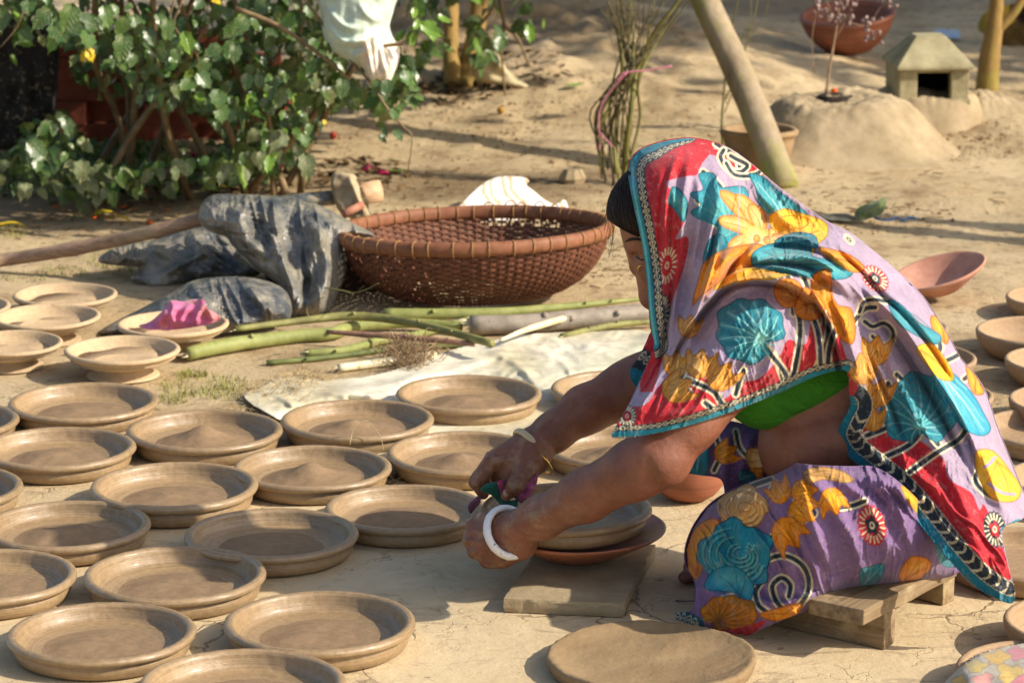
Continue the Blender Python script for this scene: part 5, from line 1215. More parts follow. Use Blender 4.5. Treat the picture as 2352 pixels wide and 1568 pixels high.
# printed cloth, bottom right
pc_ = Sheet([(2140, 1600), (2175, 1560), (2205, 1530), (2250, 1500), (2300, 1486), (2360, 1474), (2440, 1470), (2440, 1650), (2140, 1650)], 2.5)
pc_.D[:] = .07; pc_.falloff([(2140, 1600), (2175, 1560), (2205, 1530), (2250, 1500), (2300, 1486), (2360, 1474), (2440, 1470)], 70, floor=.005); pc_.D += vnoise(pc_.D.shape, 16, 51)*.007
pc_.fill(lin('#b9ae97')); S = pc_
for (x, y, r_, c_) in [(2290, 1510, 30, '#d4a93f'), (2340, 1500, 26, '#c9737c'), (2240, 1530, 26, '#d0b04a'), (2320, 1545, 34, '#d7b256'), (2260, 1560, 24, '#c88a80'), (2350, 1560, 22, '#c9737c'), (2205, 1560, 16, '#d4a93f'), (2370, 1530, 24, '#d7b256')]:
    S.poly([(x+r_*(1+.35*math.sin(3*t+x))*math.cos(t), y+r_*.6*(1+.3*math.sin(5*t+y))*math.sin(t)) for t in [k*.45 for k in range(14)]], lin(c_), None, line=lin('#8d7f6c'), lw=2)
o = flat_build(pc_, 'printed_cloth', M_SARI, base=.03); tag(o, 'faded cloth with yellow and pink print lying in the bottom right corner', 'cloth')
# green and peeled branches
def bark(name, c1, c2, ln=.8):
    b = NB(name); c = b.mix(b.ramp(b.noise(28, 6, .65), [(.35, 0), (.65, 1)]), c1, c2); c = b.mix(b.ramp(b.noise(70, 4, .7), [(.62, 0), (.7, .7)]), c, tuple(x*.35 for x in c2)); b.color(c).rough(.6, .35)
    b.bump(b.noise(60, 6, .7), .5, .002); return b.m
M_GREENB = bark('green_bark', lin('#97985a'), lin('#7b8144')); M_OLIVE = bark('olive_bark', lin('#8d8a4e'), lin('#6f6a3c')); M_BRN = bark('brown_bark', lin('#9c7760'), lin('#7d5b48')); M_GREYB = bark('grey_bark', lin('#9c9080'), lin('#7d7263')); M_PEEL = bark('peeled_wood', lin('#e3d8b8'), lin('#cbb98c')); M_DKG = bark('dark_green_bark', lin('#6f7540'), lin('#555c2e'))
BR = [('branch', [(430, 812), (500, 797), (560, 787), (680, 772), (760, 766), (800, 752), (870, 744), (960, 742), (1060, 750)], (.015, .017, .015, .014, .012, .010), .018, M_GREENB, 'thick cut green branch with splintered end pointing at the footed bowls'),
      ('branch', [(880, 722), (1000, 721), (1150, 717), (1300, 704), (1400, 694), (1480, 686), (1540, 680)], (.014, .013, .009, .005, .003), .022, M_GREENB, 'long green branch lying furthest back, just below the basket'),
      ('branch', [(540, 756), (643, 742), (720, 733), (800, 726), (900, 733), (1000, 753), (1060, 769), (1130, 789)], (.007, .008, .010, .010, .009, .009), .045, M_OLIVE, 'bent olive branch crossing on top of the green ones'),
      ('branch', [(750, 762), (860, 769), (980, 779), (1090, 790)], (.005, .007, .006), .034, M_BRN, 'straight thin pinkish-brown stick on top of the pile'),
      ('branch', [(700, 812), (780, 806), (830, 795), (870, 783), (960, 768), (1075, 735), (1100, 728)], (.009, .010, .009, .007), .012, M_GREENB, 'short green branch with pale cut end under the brown stick'),
      ('branch', [(612, 833), (700, 826), (800, 815), (900, 801), (1000, 795), (1090, 793)], (.006, .007, .006), .007, M_DKG, 'thin dark green stick at the front of the pile'),
      ('branch', [(778, 845), (850, 836), (900, 829), (1000, 815)], (.009, .010, .009), .010, M_PEEL, 'short pale split stick beside the root tangle'),
      ('branch', [(1080, 747), (1200, 744), (1350, 730), (1500, 716)], (.022, .023, .021), .023, M_GREYB, 'thick grey-barked branch stub behind the white peeled stick'),
      ('branch', [(1150, 781), (1220, 753), (1320, 726), (1400, 712), (1500, 710)], (.004, .008, .009, .008), .03, M_PEEL, 'curved white peeled stick resting over the sack edge'),
      ('branch', [(1290, 772), (1400, 748), (1500, 738)], (.007, .008, .006), .012, M_OLIVE, 'olive stick half hidden behind the sari, beside the sack')]
for (nm, pts, rr, z, mt, lab) in BR:
    P = smooth_path([G(px_, py_, z+.003*noise.noise(Vector((px_*.02, py_*.1, 0)))) for px_, py_ in pts], 5); R_ = interp_r(rr, len(P))
    root = obj(nm, *tube(P, R_, 12, True, .10, z*100), mt); tag(root, lab, 'branch', 'cut green branches piled below the basket')
    mb = MB(); rg = random.Random(int(z*1e4)+len(pts)); e0 = Vector(P[0]); dr_ = (e0-Vector(P[1])).normalized()
    for q in range(9 if mt is M_GREENB else 5):
        o_ = Vector((rg.uniform(-1, 1), rg.uniform(-1, 1), rg.uniform(-1, 1)))*R_[0]*.6; mb.add(*tube([e0+o_-dr_*.004, e0+o_*1.2+dr_*R_[0]*rg.uniform(.3, 1.6)], [R_[0]*.22, .0004], 5))
    mb.build('splintered_end', M_PEEL, root)
    for q in range(3):
        i = rg.randrange(3, len(P)-3); nub = Vector(P[i]); dd = Vector((rg.uniform(-.5, .5), -.6, rg.uniform(.1, .8))).normalized()
        if mt is not M_PEEL: obj('twig_stub', *tube([nub, nub+dd*(R_[i]+.008)], [R_[i]*.45, R_[i]*.3], 7), mt, root)
# curled dry twigs sticking out
for pts, lab in [([(745, 660, .10), (790, 668, .10), (812, 672, .1), (840, 665, .12), (870, 650, .14)], 'bent thin dry twig poking out in front of the black plastic'), ([(715, 735, .03), (704, 715, .05), (708, 700, .07), (745, 682, .10)], 'short curled twig hanging in front of the black plastic')]:
    P = smooth_path([G(px_, py_, z) for px_, py_, z in pts], 4); o = obj('twig', *tube(P, interp_r([.0016, .0012, .0008], len(P)), 6), M_OLIVE); tag(o, lab, 'twig')
# grass tufts
def grass(name, spots, seed, label):
    rg = random.Random(seed); V = []; F = []
    for (cx, cy, rx, ry, n_, hmax) in spots:
        for q in range(n_):
            a = rg.uniform(0, 6.28); rr = math.sqrt(rg.random()); px_, py_ = cx+rx*rr*math.cos(a), cy+ry*rr*math.sin(a); p = G(px_, py_); p.z = H(p.x, p.y)
            h_ = hmax*rg.uniform(.3, 1); th = rg.uniform(0, 6.28); l = h_*rg.uniform(.2, 1.1); w_ = .0011; dx, dy = math.cos(th), math.sin(th); b0 = len(V)
            for k, t in enumerate((0, .5, 1)):
                ww = w_*(1-t*.85); c_ = Vector((p.x+dx*l*t*t, p.y+dy*l*t*t, p.z+h_*t*(1-.25*t))); V += [(c_.x-dy*ww, c_.y+dx*ww, c_.z), (c_.x+dy*ww, c_.y-dx*ww, c_.z)]
            F += [(b0, b0+1, b0+3, b0+2), (b0+2, b0+3, b0+5, b0+4)]
    b = NB('grass_blade'); b.color(b.mix(b.noise(9, 3), lin('#6f7d33'), lin('#a59a55'))).rough(.7, .3); o = obj(name, V, F, b.m); tag(o, label, 'grass', kind='stuff')
grass('grass', [(470, 888, 110, 26, 330, .022), (520, 905, 60, 18, 150, .022), (395, 920, 40, 14, 120, .02), (440, 860, 40, 8, 150, .02), (300, 610, 80, 28, 260, .03), (60, 640, 60, 14, 90, .02), (150, 625, 60, 14, 120, .02), (240, 600, 50, 14, 110, .03), (20, 540, 40, 20, 150, .02)], 4, 'short sparse grass growing through the dry earth')
# ================================================================ things behind
def GH(px, py):
    """point of the uneven ground seen at a place of the photo"""
    z = 0.0
    for _ in range(12):
        p = G(px, py, z); z = .5*z+.5*H(p.x, p.y)
    return Vector((p.x, p.y, H(p.x, p.y)))
# ---------------------------------------------------------------- woven basket
gb = G(1092, 708); bx_, by_ = gb.x, gb.y+.115
RB, HB = .315, .158
def bprof(t):                      # t 0 rim .. 1 bottom
    r = .11+(RB-.11)*math.cos(t*math.pi/2)**.85; z = HB*(1-math.sin(t*math.pi/2)**1.15); return r, z
b = NB('cane'); b.color(b.mix(b.ramp(b.noise(40, 5, .7), [(.3, 0), (.7, 1)]), lin('#80513a'), lin('#543425'))).rough(.7, .3); b.bump(b.noise(160, 4, .7), .4, .001); M_CANE = b.m
b = NB('pale_cane'); b.color(b.mix(b.ramp(b.noise(40, 5, .7), [(.3, 0), (.7, 1)]), lin('#946346'), lin('#74462f'))).rough(.6, .3); b.bump(b.noise(120, 4, .7), .4, .001); M_CANE2 = b.m
basket = empty('basket', (bx_, by_, .004)); basket.rotation_euler = (math.radians(-3.2), math.radians(-1.6), 0)
tag(basket, 'large worn red-brown woven cane basket with a bound rim and a broken back', 'basket')
NST = 92
for k in range(NST):
    a = 2*math.pi*k/NST; pts = [(bprof(t)[0]*math.cos(a), bprof(t)[0]*math.sin(a), bprof(t)[1]) for t in np.linspace(0, 1, 10)]
    obj('stave', *tube(pts, .0022, 5, False), M_CANE, basket)
rows = 33
for j in range(rows):
    t = .03+.95*j/rows; r0, z0 = bprof(t); r1, z1 = bprof(t+.95/rows); hh = math.hypot(r1-r0, z1-z0)*.50; V = []; F = []
    n = NST*4; rg = random.Random(j)
    broken = (j < 5)
    for i in range(n):
        a = 2*math.pi*i/n; ph = (i/4+(j % 2))*math.pi; off = .0034*math.cos(ph); jit = .0012*noise.noise(Vector((math.cos(a)*6, math.sin(a)*6, j*1.7)))
        r = (r0+r1)/2+off; z = (z0+z1)/2+jit; sl = (r0-r1)/(math.hypot(r1-r0, z1-z0)); cz = (z0-z1)/math.hypot(r1-r0, z1-z0)
        for (u, v) in ((-1, -.5), (-1, .5), (1, .5), (1, -.5)):
            rr = r+u*hh*sl*-1+v*.0022; zz = z-u*hh*cz; V.append((rr*math.cos(a), rr*math.sin(a), zz))
    for i in range(n):
        a = 2*math.pi*i/n; deg = math.degrees(a)
        if broken and 48 < deg < 88 and rg.random() < .55: continue
        if 150 < deg < 250 and rg.random() < .035: continue
        k2 = (i+1) % n
        for q in range(4): F.append((i*4+q, i*4+(q+1) % 4, k2*4+(q+1) % 4, k2*4+q))
    obj('weaver', V, F, M_CANE, basket, False)
# rim: split canes, inner and outer, with lashings
V = []; F = []; n = 120
prof = [(-.004, -.018), (.008, -.017), (.013, -.008), (.013, .006), (.008, .014), (-.003, .015), (-.009, .006), (-.009, -.010)]
for i in range(n):
    a = 2*math.pi*i/n
    for (u, v) in prof: V.append(((RB+u)*math.cos(a), (RB+u)*math.sin(a), HB+v+.0015*noise.noise(Vector((math.cos(a)*3, math.sin(a)*3, 0)))))
for i in range(n):
    for q in range(8): F.append((i*8+q, i*8+(q+1) % 8, ((i+1) % n)*8+(q+1) % 8, ((i+1) % n)*8+q))
obj('rim', V, F, M_CANE2, basket)
M_LASH = simple('lashing', lin('#b59158'), lin('#8c6537'), .7, 50, 0)
lp = [((u)*1.12+.0006*(1 if u > 0 else -1), 0, v*1.07) for u, v in prof]+[(prof[0][0]*1.12, 0, prof[0][1]*1.07)]
lash = mesh_data('lashing', *tube(lp, .0013, 5, False), M_LASH)
for k in range(44):
    a = 2*math.pi*(k+random.uniform(-.2, .2))/44
    link('lashing', lash, basket, (RB*math.cos(a), RB*math.sin(a), HB), (0, random.uniform(-.05, .05), a))
M_LOOP = M_CANE
for k, dg in enumerate((52, 60, 69, 74, 84)):
    a = math.radians(dg); c = Vector((RB*math.cos(a), RB*math.sin(a), HB+.008)); r_ = .014+.004*(k % 2)
    pts = [c+Vector((r_*math.cos(t)*math.cos(a+1.3), r_*math.cos(t)*math.sin(a+1.3), r_*math.sin(t))) for t in np.linspace(0, 5.6, 14)]
    obj('cane_loop', *tube(pts, .0013, 5), M_CANE, basket)
# white scrap of sheet inside the basket shows through the broken weave -> rolled patterned sheet behind
b = NB('marbled_sheet'); mp = b.map((1, 1, 1), (0, .75, .2)); c = b.ramp(b.wave(5.5, 7, 4, co=mp), [(0, lin('#f0ece4')), (.55, lin('#eee5d6')), (.72, lin('#d9a878')), (.85, lin('#e9cfab')), (1, lin('#f2efe9'))]); b.color(c).rough(.35, .4); b.bump(b.noise(20), .2, .004); M_MARB = b.m
rs = Sheet([(1036, 520), (1042, 486), (1060, 468), (1085, 442), (1115, 418), (1150, 405), (1195, 406), (1215, 414), (1208, 424), (1228, 440), (1255, 462), (1280, 468), (1296, 458), (1306, 480), (1315, 520)], 3)
rs.D = .10*np.sqrt(np.clip(1-((rs.Y-540)/150.0)**2, 0, 1))+vnoise(rs.D.shape, 14, 61)*.004; rs.fill((.8, .8, .8))
yb_ = G(1180, 520).y+.05; sh = rs.build('curled_sheet', M_MARB, lambda px, py: yb_+.0*px+.12+(520-py)*.0011); tag(sh, 'curled orange-streaked marbled plastic sheet standing behind the basket', 'sheet')
sh2 = Sheet([(1042, 488), (1060, 478), (1085, 474), (1110, 480), (1128, 492), (1128, 505), (1040, 505)], 3); sh2.D[:] = .02; sh2.fill(lin('#1b2550'))
b = NB('dark_blue_plastic'); b.color(lin('#1b2550')).rough(.5); o = sh2.build('underside', b.m, yb_+.05, None); o.parent = sh; o['label'] = 'dark blue underside at the curled end'
# ---------------------------------------------------------------- black plastic over a cart wheel, pole and pipe
def plastic(name, c1, c2, rough=.24):
    b = NB(name); c = b.mix(b.ramp(b.noise(7, 7, .75), [(.42, 0), (.64, 1)]), c1, c2); c = b.mix(b.ramp(b.noise(60, 5, .7), [(.56, 0), (.7, .8)]), c, lin('#8d8068'))
    b.color(c).rough(b.math('ADD', rough-.1, b.math('MULTIPLY', b.noise(30, 5, .7), .4)), .55); vv = b.mix(.22, b.co, b.noise(9, 5, out=1), 'ADD'); n1 = b.bump(b.voro(9, 'F1', co=vv), .7, .022); n2 = b.bump(b.voro(21, 'F1', co=vv), .3, .007, n1); b.bump(b.noise(80, 5, .7), .3, .002, n2); return b.m
M_TARP = plastic('black_plastic', lin('#4b4f53'), lin('#978f7d')); 
tarp = empty('black_plastic_sheet', tuple(G(680, 725))); tag(tarp, 'muddy crumpled black plastic sheet draped in a heap left of the basket', 'plastic sheet'); bpy.context.view_layer.update()
def tarp_piece(pts, Y0, th, seed, ridges, R=40, cell=22, amp=.022, lab=None):
    T = Sheet(pts, 2.5); T.D[:] = th; T.falloff(T.o+[T.o[0]], R)
    nzz = 1-np.abs(vnoise(T.D.shape, cell, seed, .8))*2; T.D += (nzz-.3)*amp*.35; creases(T, math.radians(75), seed+30, amp*.9, 120, 20); creases(T, math.radians(20), seed+40, amp*.45, 80, 14)
    for q in ridges: T.ridge(q[0], q[1], q[2])
    T.fill((.5, .5, .5)); o = T.build('fold', M_TARP, Y0, None); o.parent = tarp; o.matrix_parent_inverse = tarp.matrix_world.inverted()
    if lab: o['label'] = lab
    return o
yt = G(700, 728).y
tarp_piece([(455, 500), (462, 470), (490, 447), (560, 446), (625, 449), (690, 456), (745, 476), (800, 506), (862, 541), (812, 548), (800, 580), (793, 630), (775, 680), (752, 722), (700, 730), (660, 730), (652, 690), (640, 655), (600, 625), (560, 590), (530, 560), (520, 545), (490, 535), (465, 520)], lambda px, py: yt+.04+(725-py)*.0011, .12, 71,
           [([(640, 460), (630, 540), (660, 640), (680, 720)], .04, 16), ([(690, 480), (740, 560), (750, 640), (720, 715)], .045, 15), ([(700, 470), (790, 530)], .02, 14), ([(540, 460), (560, 530), (620, 590)], .035, 18), ([(600, 500), (580, 560)], -.02, 14), ([(760, 510), (720, 580), (700, 650)], .03, 12), ([(700, 560), (705, 640), (700, 715)], -.04, 9)])
tarp_piece([(228, 762), (270, 735), (330, 705), (400, 668), (440, 645), (500, 636), (570, 636), (640, 655), (668, 690), (665, 735), (620, 748), (560, 760), (500, 768), (440, 765), (340, 768), (260, 775)], lambda px, py: GYv(px, 765.0, 0)+(765-py)*.0012, .09, 75, [([(430, 650), (470, 690), (480, 750)], .03, 12), ([(560, 640), (600, 690), (640, 730)], .03, 14), ([(300, 730), (400, 700), (520, 690)], .02, 12)], 45, 30, .016, 'low front lobe of the black plastic spread towards the footed bowls')
tarp_piece([(225, 600), (250, 575), (300, 560), (360, 548), (430, 520), (480, 515), (540, 545), (560, 590), (600, 625), (560, 640), (480, 640), (410, 655), (360, 665), (330, 655), (300, 640), (320, 615), (270, 610)], lambda px, py: GYv(px, 662.0, 0)+(662-py)*.0013+.03, .06, 79, [([(340, 560), (400, 600), (420, 640)], .03, 10), ([(440, 530), (470, 590), (520, 620)], .04, 12), ([(280, 590), (340, 600)], .03, 8), ([(360, 640), (430, 600), (500, 570)], .03, 9)], 30, 18, .03, 'torn crumpled end of the black plastic behind the bamboo pole')
# dark box the plastic lies on
c0 = G(820, 700); o = solid('clay_block', *box(c0.x-.10, c0.y+.22, .065, .26, .22, .13, .12, .008), simple('dark_mud', lin('#54412f'), lin('#3d2f22'), .95, 20, .6, .006), None, .01); tag(o, 'dark earthen block under the black plastic, beside the basket', 'block')
# bamboo pole
M_BAMB = wood_mat('weathered_bamboo', lin('#a98d74'), lin('#7d6551'))
pts = [G(-120, 618, .03), G(0, 598, .03), G(120, 580, .06), G(260, 553, .10), G(360, 530, .135), G(470, 502, .17), G(560, 480, .19)]
P = smooth_path(pts, 8); rr = [.0165+.0022*math.exp(-((i % 13-6)/1.0)**2) for i in range(len(P))]
o = obj('bamboo_pole', *tube(P, rr, 14), M_BAMB); tag(o, 'long grey-brown bamboo pole running from the left edge under the black plastic', 'pole')
b = NB('blue_grey_pipe'); b.color(b.mix(b.ramp(b.noise(20, 5, .7), [(.45, 0), (.6, 1)]), lin('#3a454d'), lin('#8d8168'))).rough(.6); b.bump(b.noise(50), .3, .002); M_PIPE = b.m
p0, p1 = AT(610, 470, 7.25), AT(800, 450, 7.30); o = obj('pipe', *tube([p0, p0.lerp(p1, .5), p1], .019, 16), M_PIPE); tag(o, 'dark blue-grey pipe sticking out behind the black plastic', 'pipe')
p0, p1 = AT(800, 450, 7.30), AT(873, 439, 7.33); o = obj('log', *tube([p0, p0.lerp(p1, .5), p1], [.026, .028, .027], 14, True, .12, 2), bark('pale_log', lin('#c9a883'), lin('#a88561'))); tag(o, 'short pale log end poking out beyond the muddy board', 'log')
# muddy wooden board standing on edge
bw = Sheet([(760, 430), (765, 398), (790, 395), (815, 402), (826, 425), (832, 455), (845, 480), (852, 500), (840, 515), (825, 505), (800, 500), (775, 480)], 2); bw.D[:] = .03; bw.falloff(bw.o+[bw.o[0]], 8); bw.D += vnoise(bw.D.shape, 8, 81)*.006; bw.ridge([(800, 400), (815, 440), (840, 500)], .015, 7); bw.fill((.3, .25, .2))
o = bw.build('wooden_board', M_MUD, 7.28); o.modifiers['thickness'].thickness = .03; tag(o, 'muddy board standing on edge between the pipe and the log end', 'board')
p0, p1 = AT(790, 492, 7.20), AT(832, 470, 7.24); o = obj('stick', *tube([p0, p1], [.012, .010], 8), bark('pink_wood', lin('#b97f64'), lin('#97624c'))); tag(o, 'short pink-brown stick below the muddy board at the basket rim', 'stick')
# ---------------------------------------------------------------- leaves
def leaf_mesh(name, mat, seed, w=.62, curl=.25, serr=.06):
    rg = random.Random(seed); V = []; F = []; m = 7
    for i in range(m+1):
        t = i/m; wd_ = w*.5*math.sin(math.pi*min(t**.72, 1))**.85*(1-.15*t)+.004; z = -curl*t*t+.05*math.sin(t*5+seed); s_ = serr*w*(1 if i % 2 else -1)*(0 if i in (0, m) else 1)
        for u, zz in ((-1, .10), (-.5, .035), (0, 0), (.5, .035), (1, .10)):
            V.append((u*(wd_+(s_ if abs(u) == 1 else 0)), t-(.04 if abs(u) == 1 else 0)*t, z+zz*w+.02*rg.uniform(-1, 1)))
    for i in range(m):
        for k in range(4): F.append((i*5+k, i*5+k+1, (i+1)*5+k+1, (i+1)*5+k))
    return mesh_data(name, V, F, mat)
def leaf_mat(name, c1, c2, c3, dust=.3, rough=.32):
    b = NB(name); sp = b.n('ShaderNodeSeparateXYZ'); b.setin(sp, 0, b.co); ax_ = b.math('ABSOLUTE', sp.outputs[0])
    vein = b.math('ADD', b.math('MULTIPLY', sp.outputs[1], 1.0), b.math('MULTIPLY', ax_, -.9)); v = b.math('ABSOLUTE', b.math('SUBTRACT', b.math('FRACT', b.math('MULTIPLY', vein, 7.0)), .5))
    vm = b.ramp(v, [(0, 1), (.07, 0)]); mid = b.ramp(ax_, [(0, 1), (.02, 0)]); vv = b.math('MAXIMUM', vm, mid)
    r = b.objrand(); c = b.mix(r, c1, c2); c = b.mix(b.math('MULTIPLY', vv, .45), c, c3)
    c = b.mix(b.math('MULTIPLY', b.ramp(b.noise(4.5, 6, .75), [(.50, 0), (.62, 1)]), dust), c, lin('#9a8f68'))
    b.color(c).rough(rough, .6); b.bump(b.math('MULTIPLY', vv, -1), .5, .03)
    b.b.inputs['Transmission Weight'].default_value = 0
    tr = b.n('ShaderNodeBsdfTranslucent'); b.setin(tr, 0, b.mix(.35, c, lin('#7f9a20'))); ms = b.n('ShaderNodeMixShader'); ms.inputs[0].default_value = .12
    out = b.t.nodes['Material Output']; b.t.links.new(b.b.outputs[0], ms.inputs[1]); b.t.links.new(tr.outputs[0], ms.inputs[2]); b.t.links.new(ms.outputs[0], out.inputs[0]); return b.m
M_LEAF = leaf_mat('glossy_leaf', lin('#304f24'), lin('#4b6a2a'), lin('#8f9f5c'), .5, .36)
M_LEAF2 = leaf_mat('dusty_leaf', lin('#4c5c38'), lin('#606a3c'), lin('#8d8f62'), .85, .6)
M_LEAFY = leaf_mat('young_leaf', lin('#5d8428'), lin('#75942f'), lin('#a4b45c'), .1)
M_YEL = leaf_mat('yellow_leaf', lin('#d3b51c'), lin('#c9a81a'), lin('#e0cc58'), .1, .5)
LM = [leaf_mesh('leaf', M_LEAF, s, .60+.08*s, .15+.12*s) for s in range(3)]; LD = [leaf_mesh('leaf', M_LEAF2, 5+s, .6+.06*s, .4) for s in range(2)]; LY = [leaf_mesh('leaf', M_LEAFY, 9, .5, .2)]; LYW = leaf_mesh('leaf', M_YEL, 11, .75, .3)
def leaf_rot(rg, droop=(.2, 1.2), face=None):
    """leaf hangs from its stalk: tip outwards and down, upper face to the light"""
    yaw = rg.uniform(0, 2*math.pi) if face is None else rg.gauss(face, 1.0); d = rg.uniform(*droop)
    tip = Vector((math.cos(yaw)*math.cos(d), math.sin(yaw)*math.cos(d), -math.sin(d))); up = Vector((rg.gauss(.45, .45), rg.gauss(-.75, .35), rg.gauss(.8, .3))); up = (up-tip*up.dot(tip)).normalized(); x = tip.cross(up)
    return Matrix((x, tip, up)).transposed()
def leafmass(name, label, n, sampler, meshes, parent, seed, size):
    rg = random.Random(seed); V = []; F = []; base = [np.array([v.co[:] for v in me.vertices]) for me in meshes]; fs = [[tuple(p.vertices) for p in me.polygons] for me in meshes]; off = 0; Fs = []
    Vs = []
    for q in range(n):
        k = rg.randrange(len(meshes)); M = np.array(leaf_rot(rg)); p = sampler(rg); s_ = rg.uniform(*size); Vs.append((base[k]*s_)@M.T+np.array(p)); Fs.append(np.array(fs[k])+off); off += len(base[k])
    o = obj(name, np.concatenate(Vs), np.concatenate(Fs).astype(np.int32), meshes[0].materials[0], parent); o.matrix_parent_inverse = Matrix.Translation(-parent.location); o['kind'] = 'stuff'
    if label: o['label'] = label
    return o
shrub = empty('shrub', (G(420, 440).x, 8.1, 0)); tag(shrub, 'big glossy-leaved shrub overhanging the yard at the upper left', 'shrub'); bpy.context.view_layer.update()
def put(o, par): o.parent = par; o.matrix_parent_inverse = par.matrix_world.inverted(); return o
CL = [(120, 40, 130, 50, 26, 0), (300, 90, 130, 70, 34, 0), (480, 80, 120, 70, 26, 0), (640, 60, 110, 60, 22, 0), (430, 190, 110, 60, 18, 0), (560, 210, 110, 80, 30, 0), (650, 250, 90, 80, 30, 0), (620, 330, 60, 40, 12, 1), (760, 210, 60, 30, 8, 0), (900, 190, 40, 70, 10, 0), (740, 130, 60, 60, 12, 0),
      (110, 330, 70, 60, 14, 0), (80, 400, 100, 50, 18, 1), (190, 420, 80, 45, 16, 1), (270, 420, 50, 30, 10, 1), (420, 400, 110, 35, 8, 1), (560, 380, 60, 30, 6, 1), (960, 40, 50, 60, 9, 2), (20, 100, 40, 70, 5, 2)]
rg = random.Random(11); nl = 0
hero = [(168, 38, .075, -.3), (238, 42, .06, .3), (285, 105, .075, -.1), (335, 95, .05, .5), (385, 70, .055, 0), (122, 50, .07, -.8), (360, 62, .045, .6), (786, 208, .055, 0), (540, 130, .05, 0), (190, 395, .06, 0), (150, 300, .05, .3), (700, 380, .07, .2)]
def add_leaf(px, py, Y, sz, me, R=None):
    global nl
    p = AT(px, py, Y); p = p if p.z > .03 else Vector((p.x, p.y, .03)); R = R or leaf_rot(rg, face=-math.pi/2)
    o = bpy.data.objects.new('leaf', me); COL.objects.link(o); o.matrix_world = Matrix.Translation(p)@R.to_4x4()@Matrix.Diagonal((sz, sz, sz, 1)); o.parent = shrub; o.matrix_parent_inverse = Matrix.Translation(-shrub.location); nl += 1
for (px_, py_, sz, a) in hero:
    tip = Vector((math.sin(a), -.35, -math.cos(a))).normalized(); up = Vector((.3, -.85, .45)); up = (up-tip*up.dot(tip)).normalized()
    add_leaf(px_, py_-30, 7.35, sz*1.15, LM[0] if py_ < 350 else LD[0], Matrix((tip.cross(up), tip, up)).transposed())
for (cx, cy, rx, ry, n_, kd) in CL:
    for q in range(n_):
        a = rg.uniform(0, 6.28); rr = math.sqrt(rg.random()); add_leaf(cx+rx*rr*math.cos(a), cy+ry*rr*math.sin(a)-12, rg.uniform(7.4, 8.0), rg.choice([rg.uniform(.03, .05), rg.uniform(.045, .08)]), (rg.choice(LM) if kd == 0 else rg.choice(LD) if kd == 1 else LY[0]) if rg.random() < .88 else LY[0])
CLS = CL[:17]+[(330, 170, 150, 60)]
def samp(rg):
    c = rg.choice(CLS); a = rg.uniform(0, 6.28); rr = math.sqrt(rg.random())*1.15; p = AT(c[0]+c[2]*rr*math.cos(a), c[1]+c[3]*rr*math.sin(a)-10, rg.uniform(7.7, 8.9)); p.z = max(p.z, .03); return p
leafmass('small_leaves', 'inner leaves of the shrub in shade', 2100, samp, LM[:2], shrub, 5, (.03, .065))
def samp2(rg): return (rg.uniform(-2.2, .35), rg.uniform(7.6, 9.4), .66+abs(rg.gauss(0, .30)))
leafmass('upper_leaves', 'crown of the shrub above the yard', 4200, samp2, LM, shrub, 6, (.06, .10))  # crown out of view, widened so that it shades the bricks behind
BRK = bark('shrub_bark', lin('#8a7350'), lin('#665339'))
rg = random.Random(3)
for q in range(16):
    x0 = rg.uniform(-1.25, -.55); y0 = rg.uniform(7.9, 8.4); p = Vector((x0, y0, 0)); pts = [p]
    dx = rg.uniform(-.22, .3)
    for k in range(5): p = p+Vector((dx*.5+rg.uniform(-.04, .04), rg.uniform(-.12, .05), .19)); pts.append(p)
    put(obj('branch', *tube(smooth_path(pts, 3), interp_r([.011, .008, .003], 16), 7), BRK), shrub)
for pts, r_ in [([(700, 0), (790, 120), (850, 190), (890, 250), (925, 290), (945, 310), (944, 350), (935, 400)], .004), ([(420, 0), (400, 60), (445, 110), (465, 170)], .003), ([(400, 0), (380, 80)], .003), ([(540, 20), (640, 60), (740, 130), (800, 180)], .008), ([(60, 0), (40, 60), (0, 110)], .003), ([(748, 160), (750, 230), (748, 280)], .0015), ([(925, 100), (860, 108), (760, 110)], .006)]:
    put(obj('branch', *tube(smooth_path([AT(x_, y_, 7.45) for x_, y_ in pts], 4), interp_r([r_, r_*.4], (len(pts)-1)*4+1), 6), BRK), shrub)
for (px_, py_) in [(935, 235), (880, 290), (905, 262), (880, 300), (905, 330-20), (950, 230), (870, 320), (765, 100)]: add_leaf(px_, py_-10, 7.45, rg.uniform(.03, .045), rg.choice(LM))
for (px_, py_, s_) in [(196, 110, .045), (208, 118, .04), (745, 275, .018), (488, 0, .03)]: add_leaf(px_, py_, 7.4, s_, LYW)
# hanging cloth
hc = Sheet([(742, -30), (738, 40), (742, 80), (760, 120), (790, 135), (815, 150), (835, 158), (840, 180), (848, 200), (862, 198), (875, 188), (880, 200), (895, 190), (905, 170), (916, 140), (918, 110), (905, 90), (895, 60), (905, 20), (905, -30)], 2)
hc.prims([[(810, -20, 95, .02), (810, 50, 80, .03)], [(800, 90, 60, .03), (860, 150, 50, .02)]], S=850, soft=.03); hc.D = blur(np.maximum(hc.D, .01), 5)
for q, a_, w_ in [([(750, 60), (790, 95), (840, 90), (880, 60)], .02, 9), ([(745, 20), (790, 60), (830, 65)], .012, 8), ([(800, 135), (850, 110), (880, 60)], .02, 8), ([(840, 90), (850, 140), (855, 190)], .018, 7), ([(870, 90), (880, 140), (890, 185)], .016, 6), ([(860, 80), (862, 130), (868, 180)], .012, 5), ([(820, 0), (850, 40), (890, 50)], .012, 8)]: hc.ridge(q, a_, w_)
hc.D += vnoise(hc.D.shape, 9, 91)*.006; hc.falloff(hc.o+[hc.o[0]], 18)
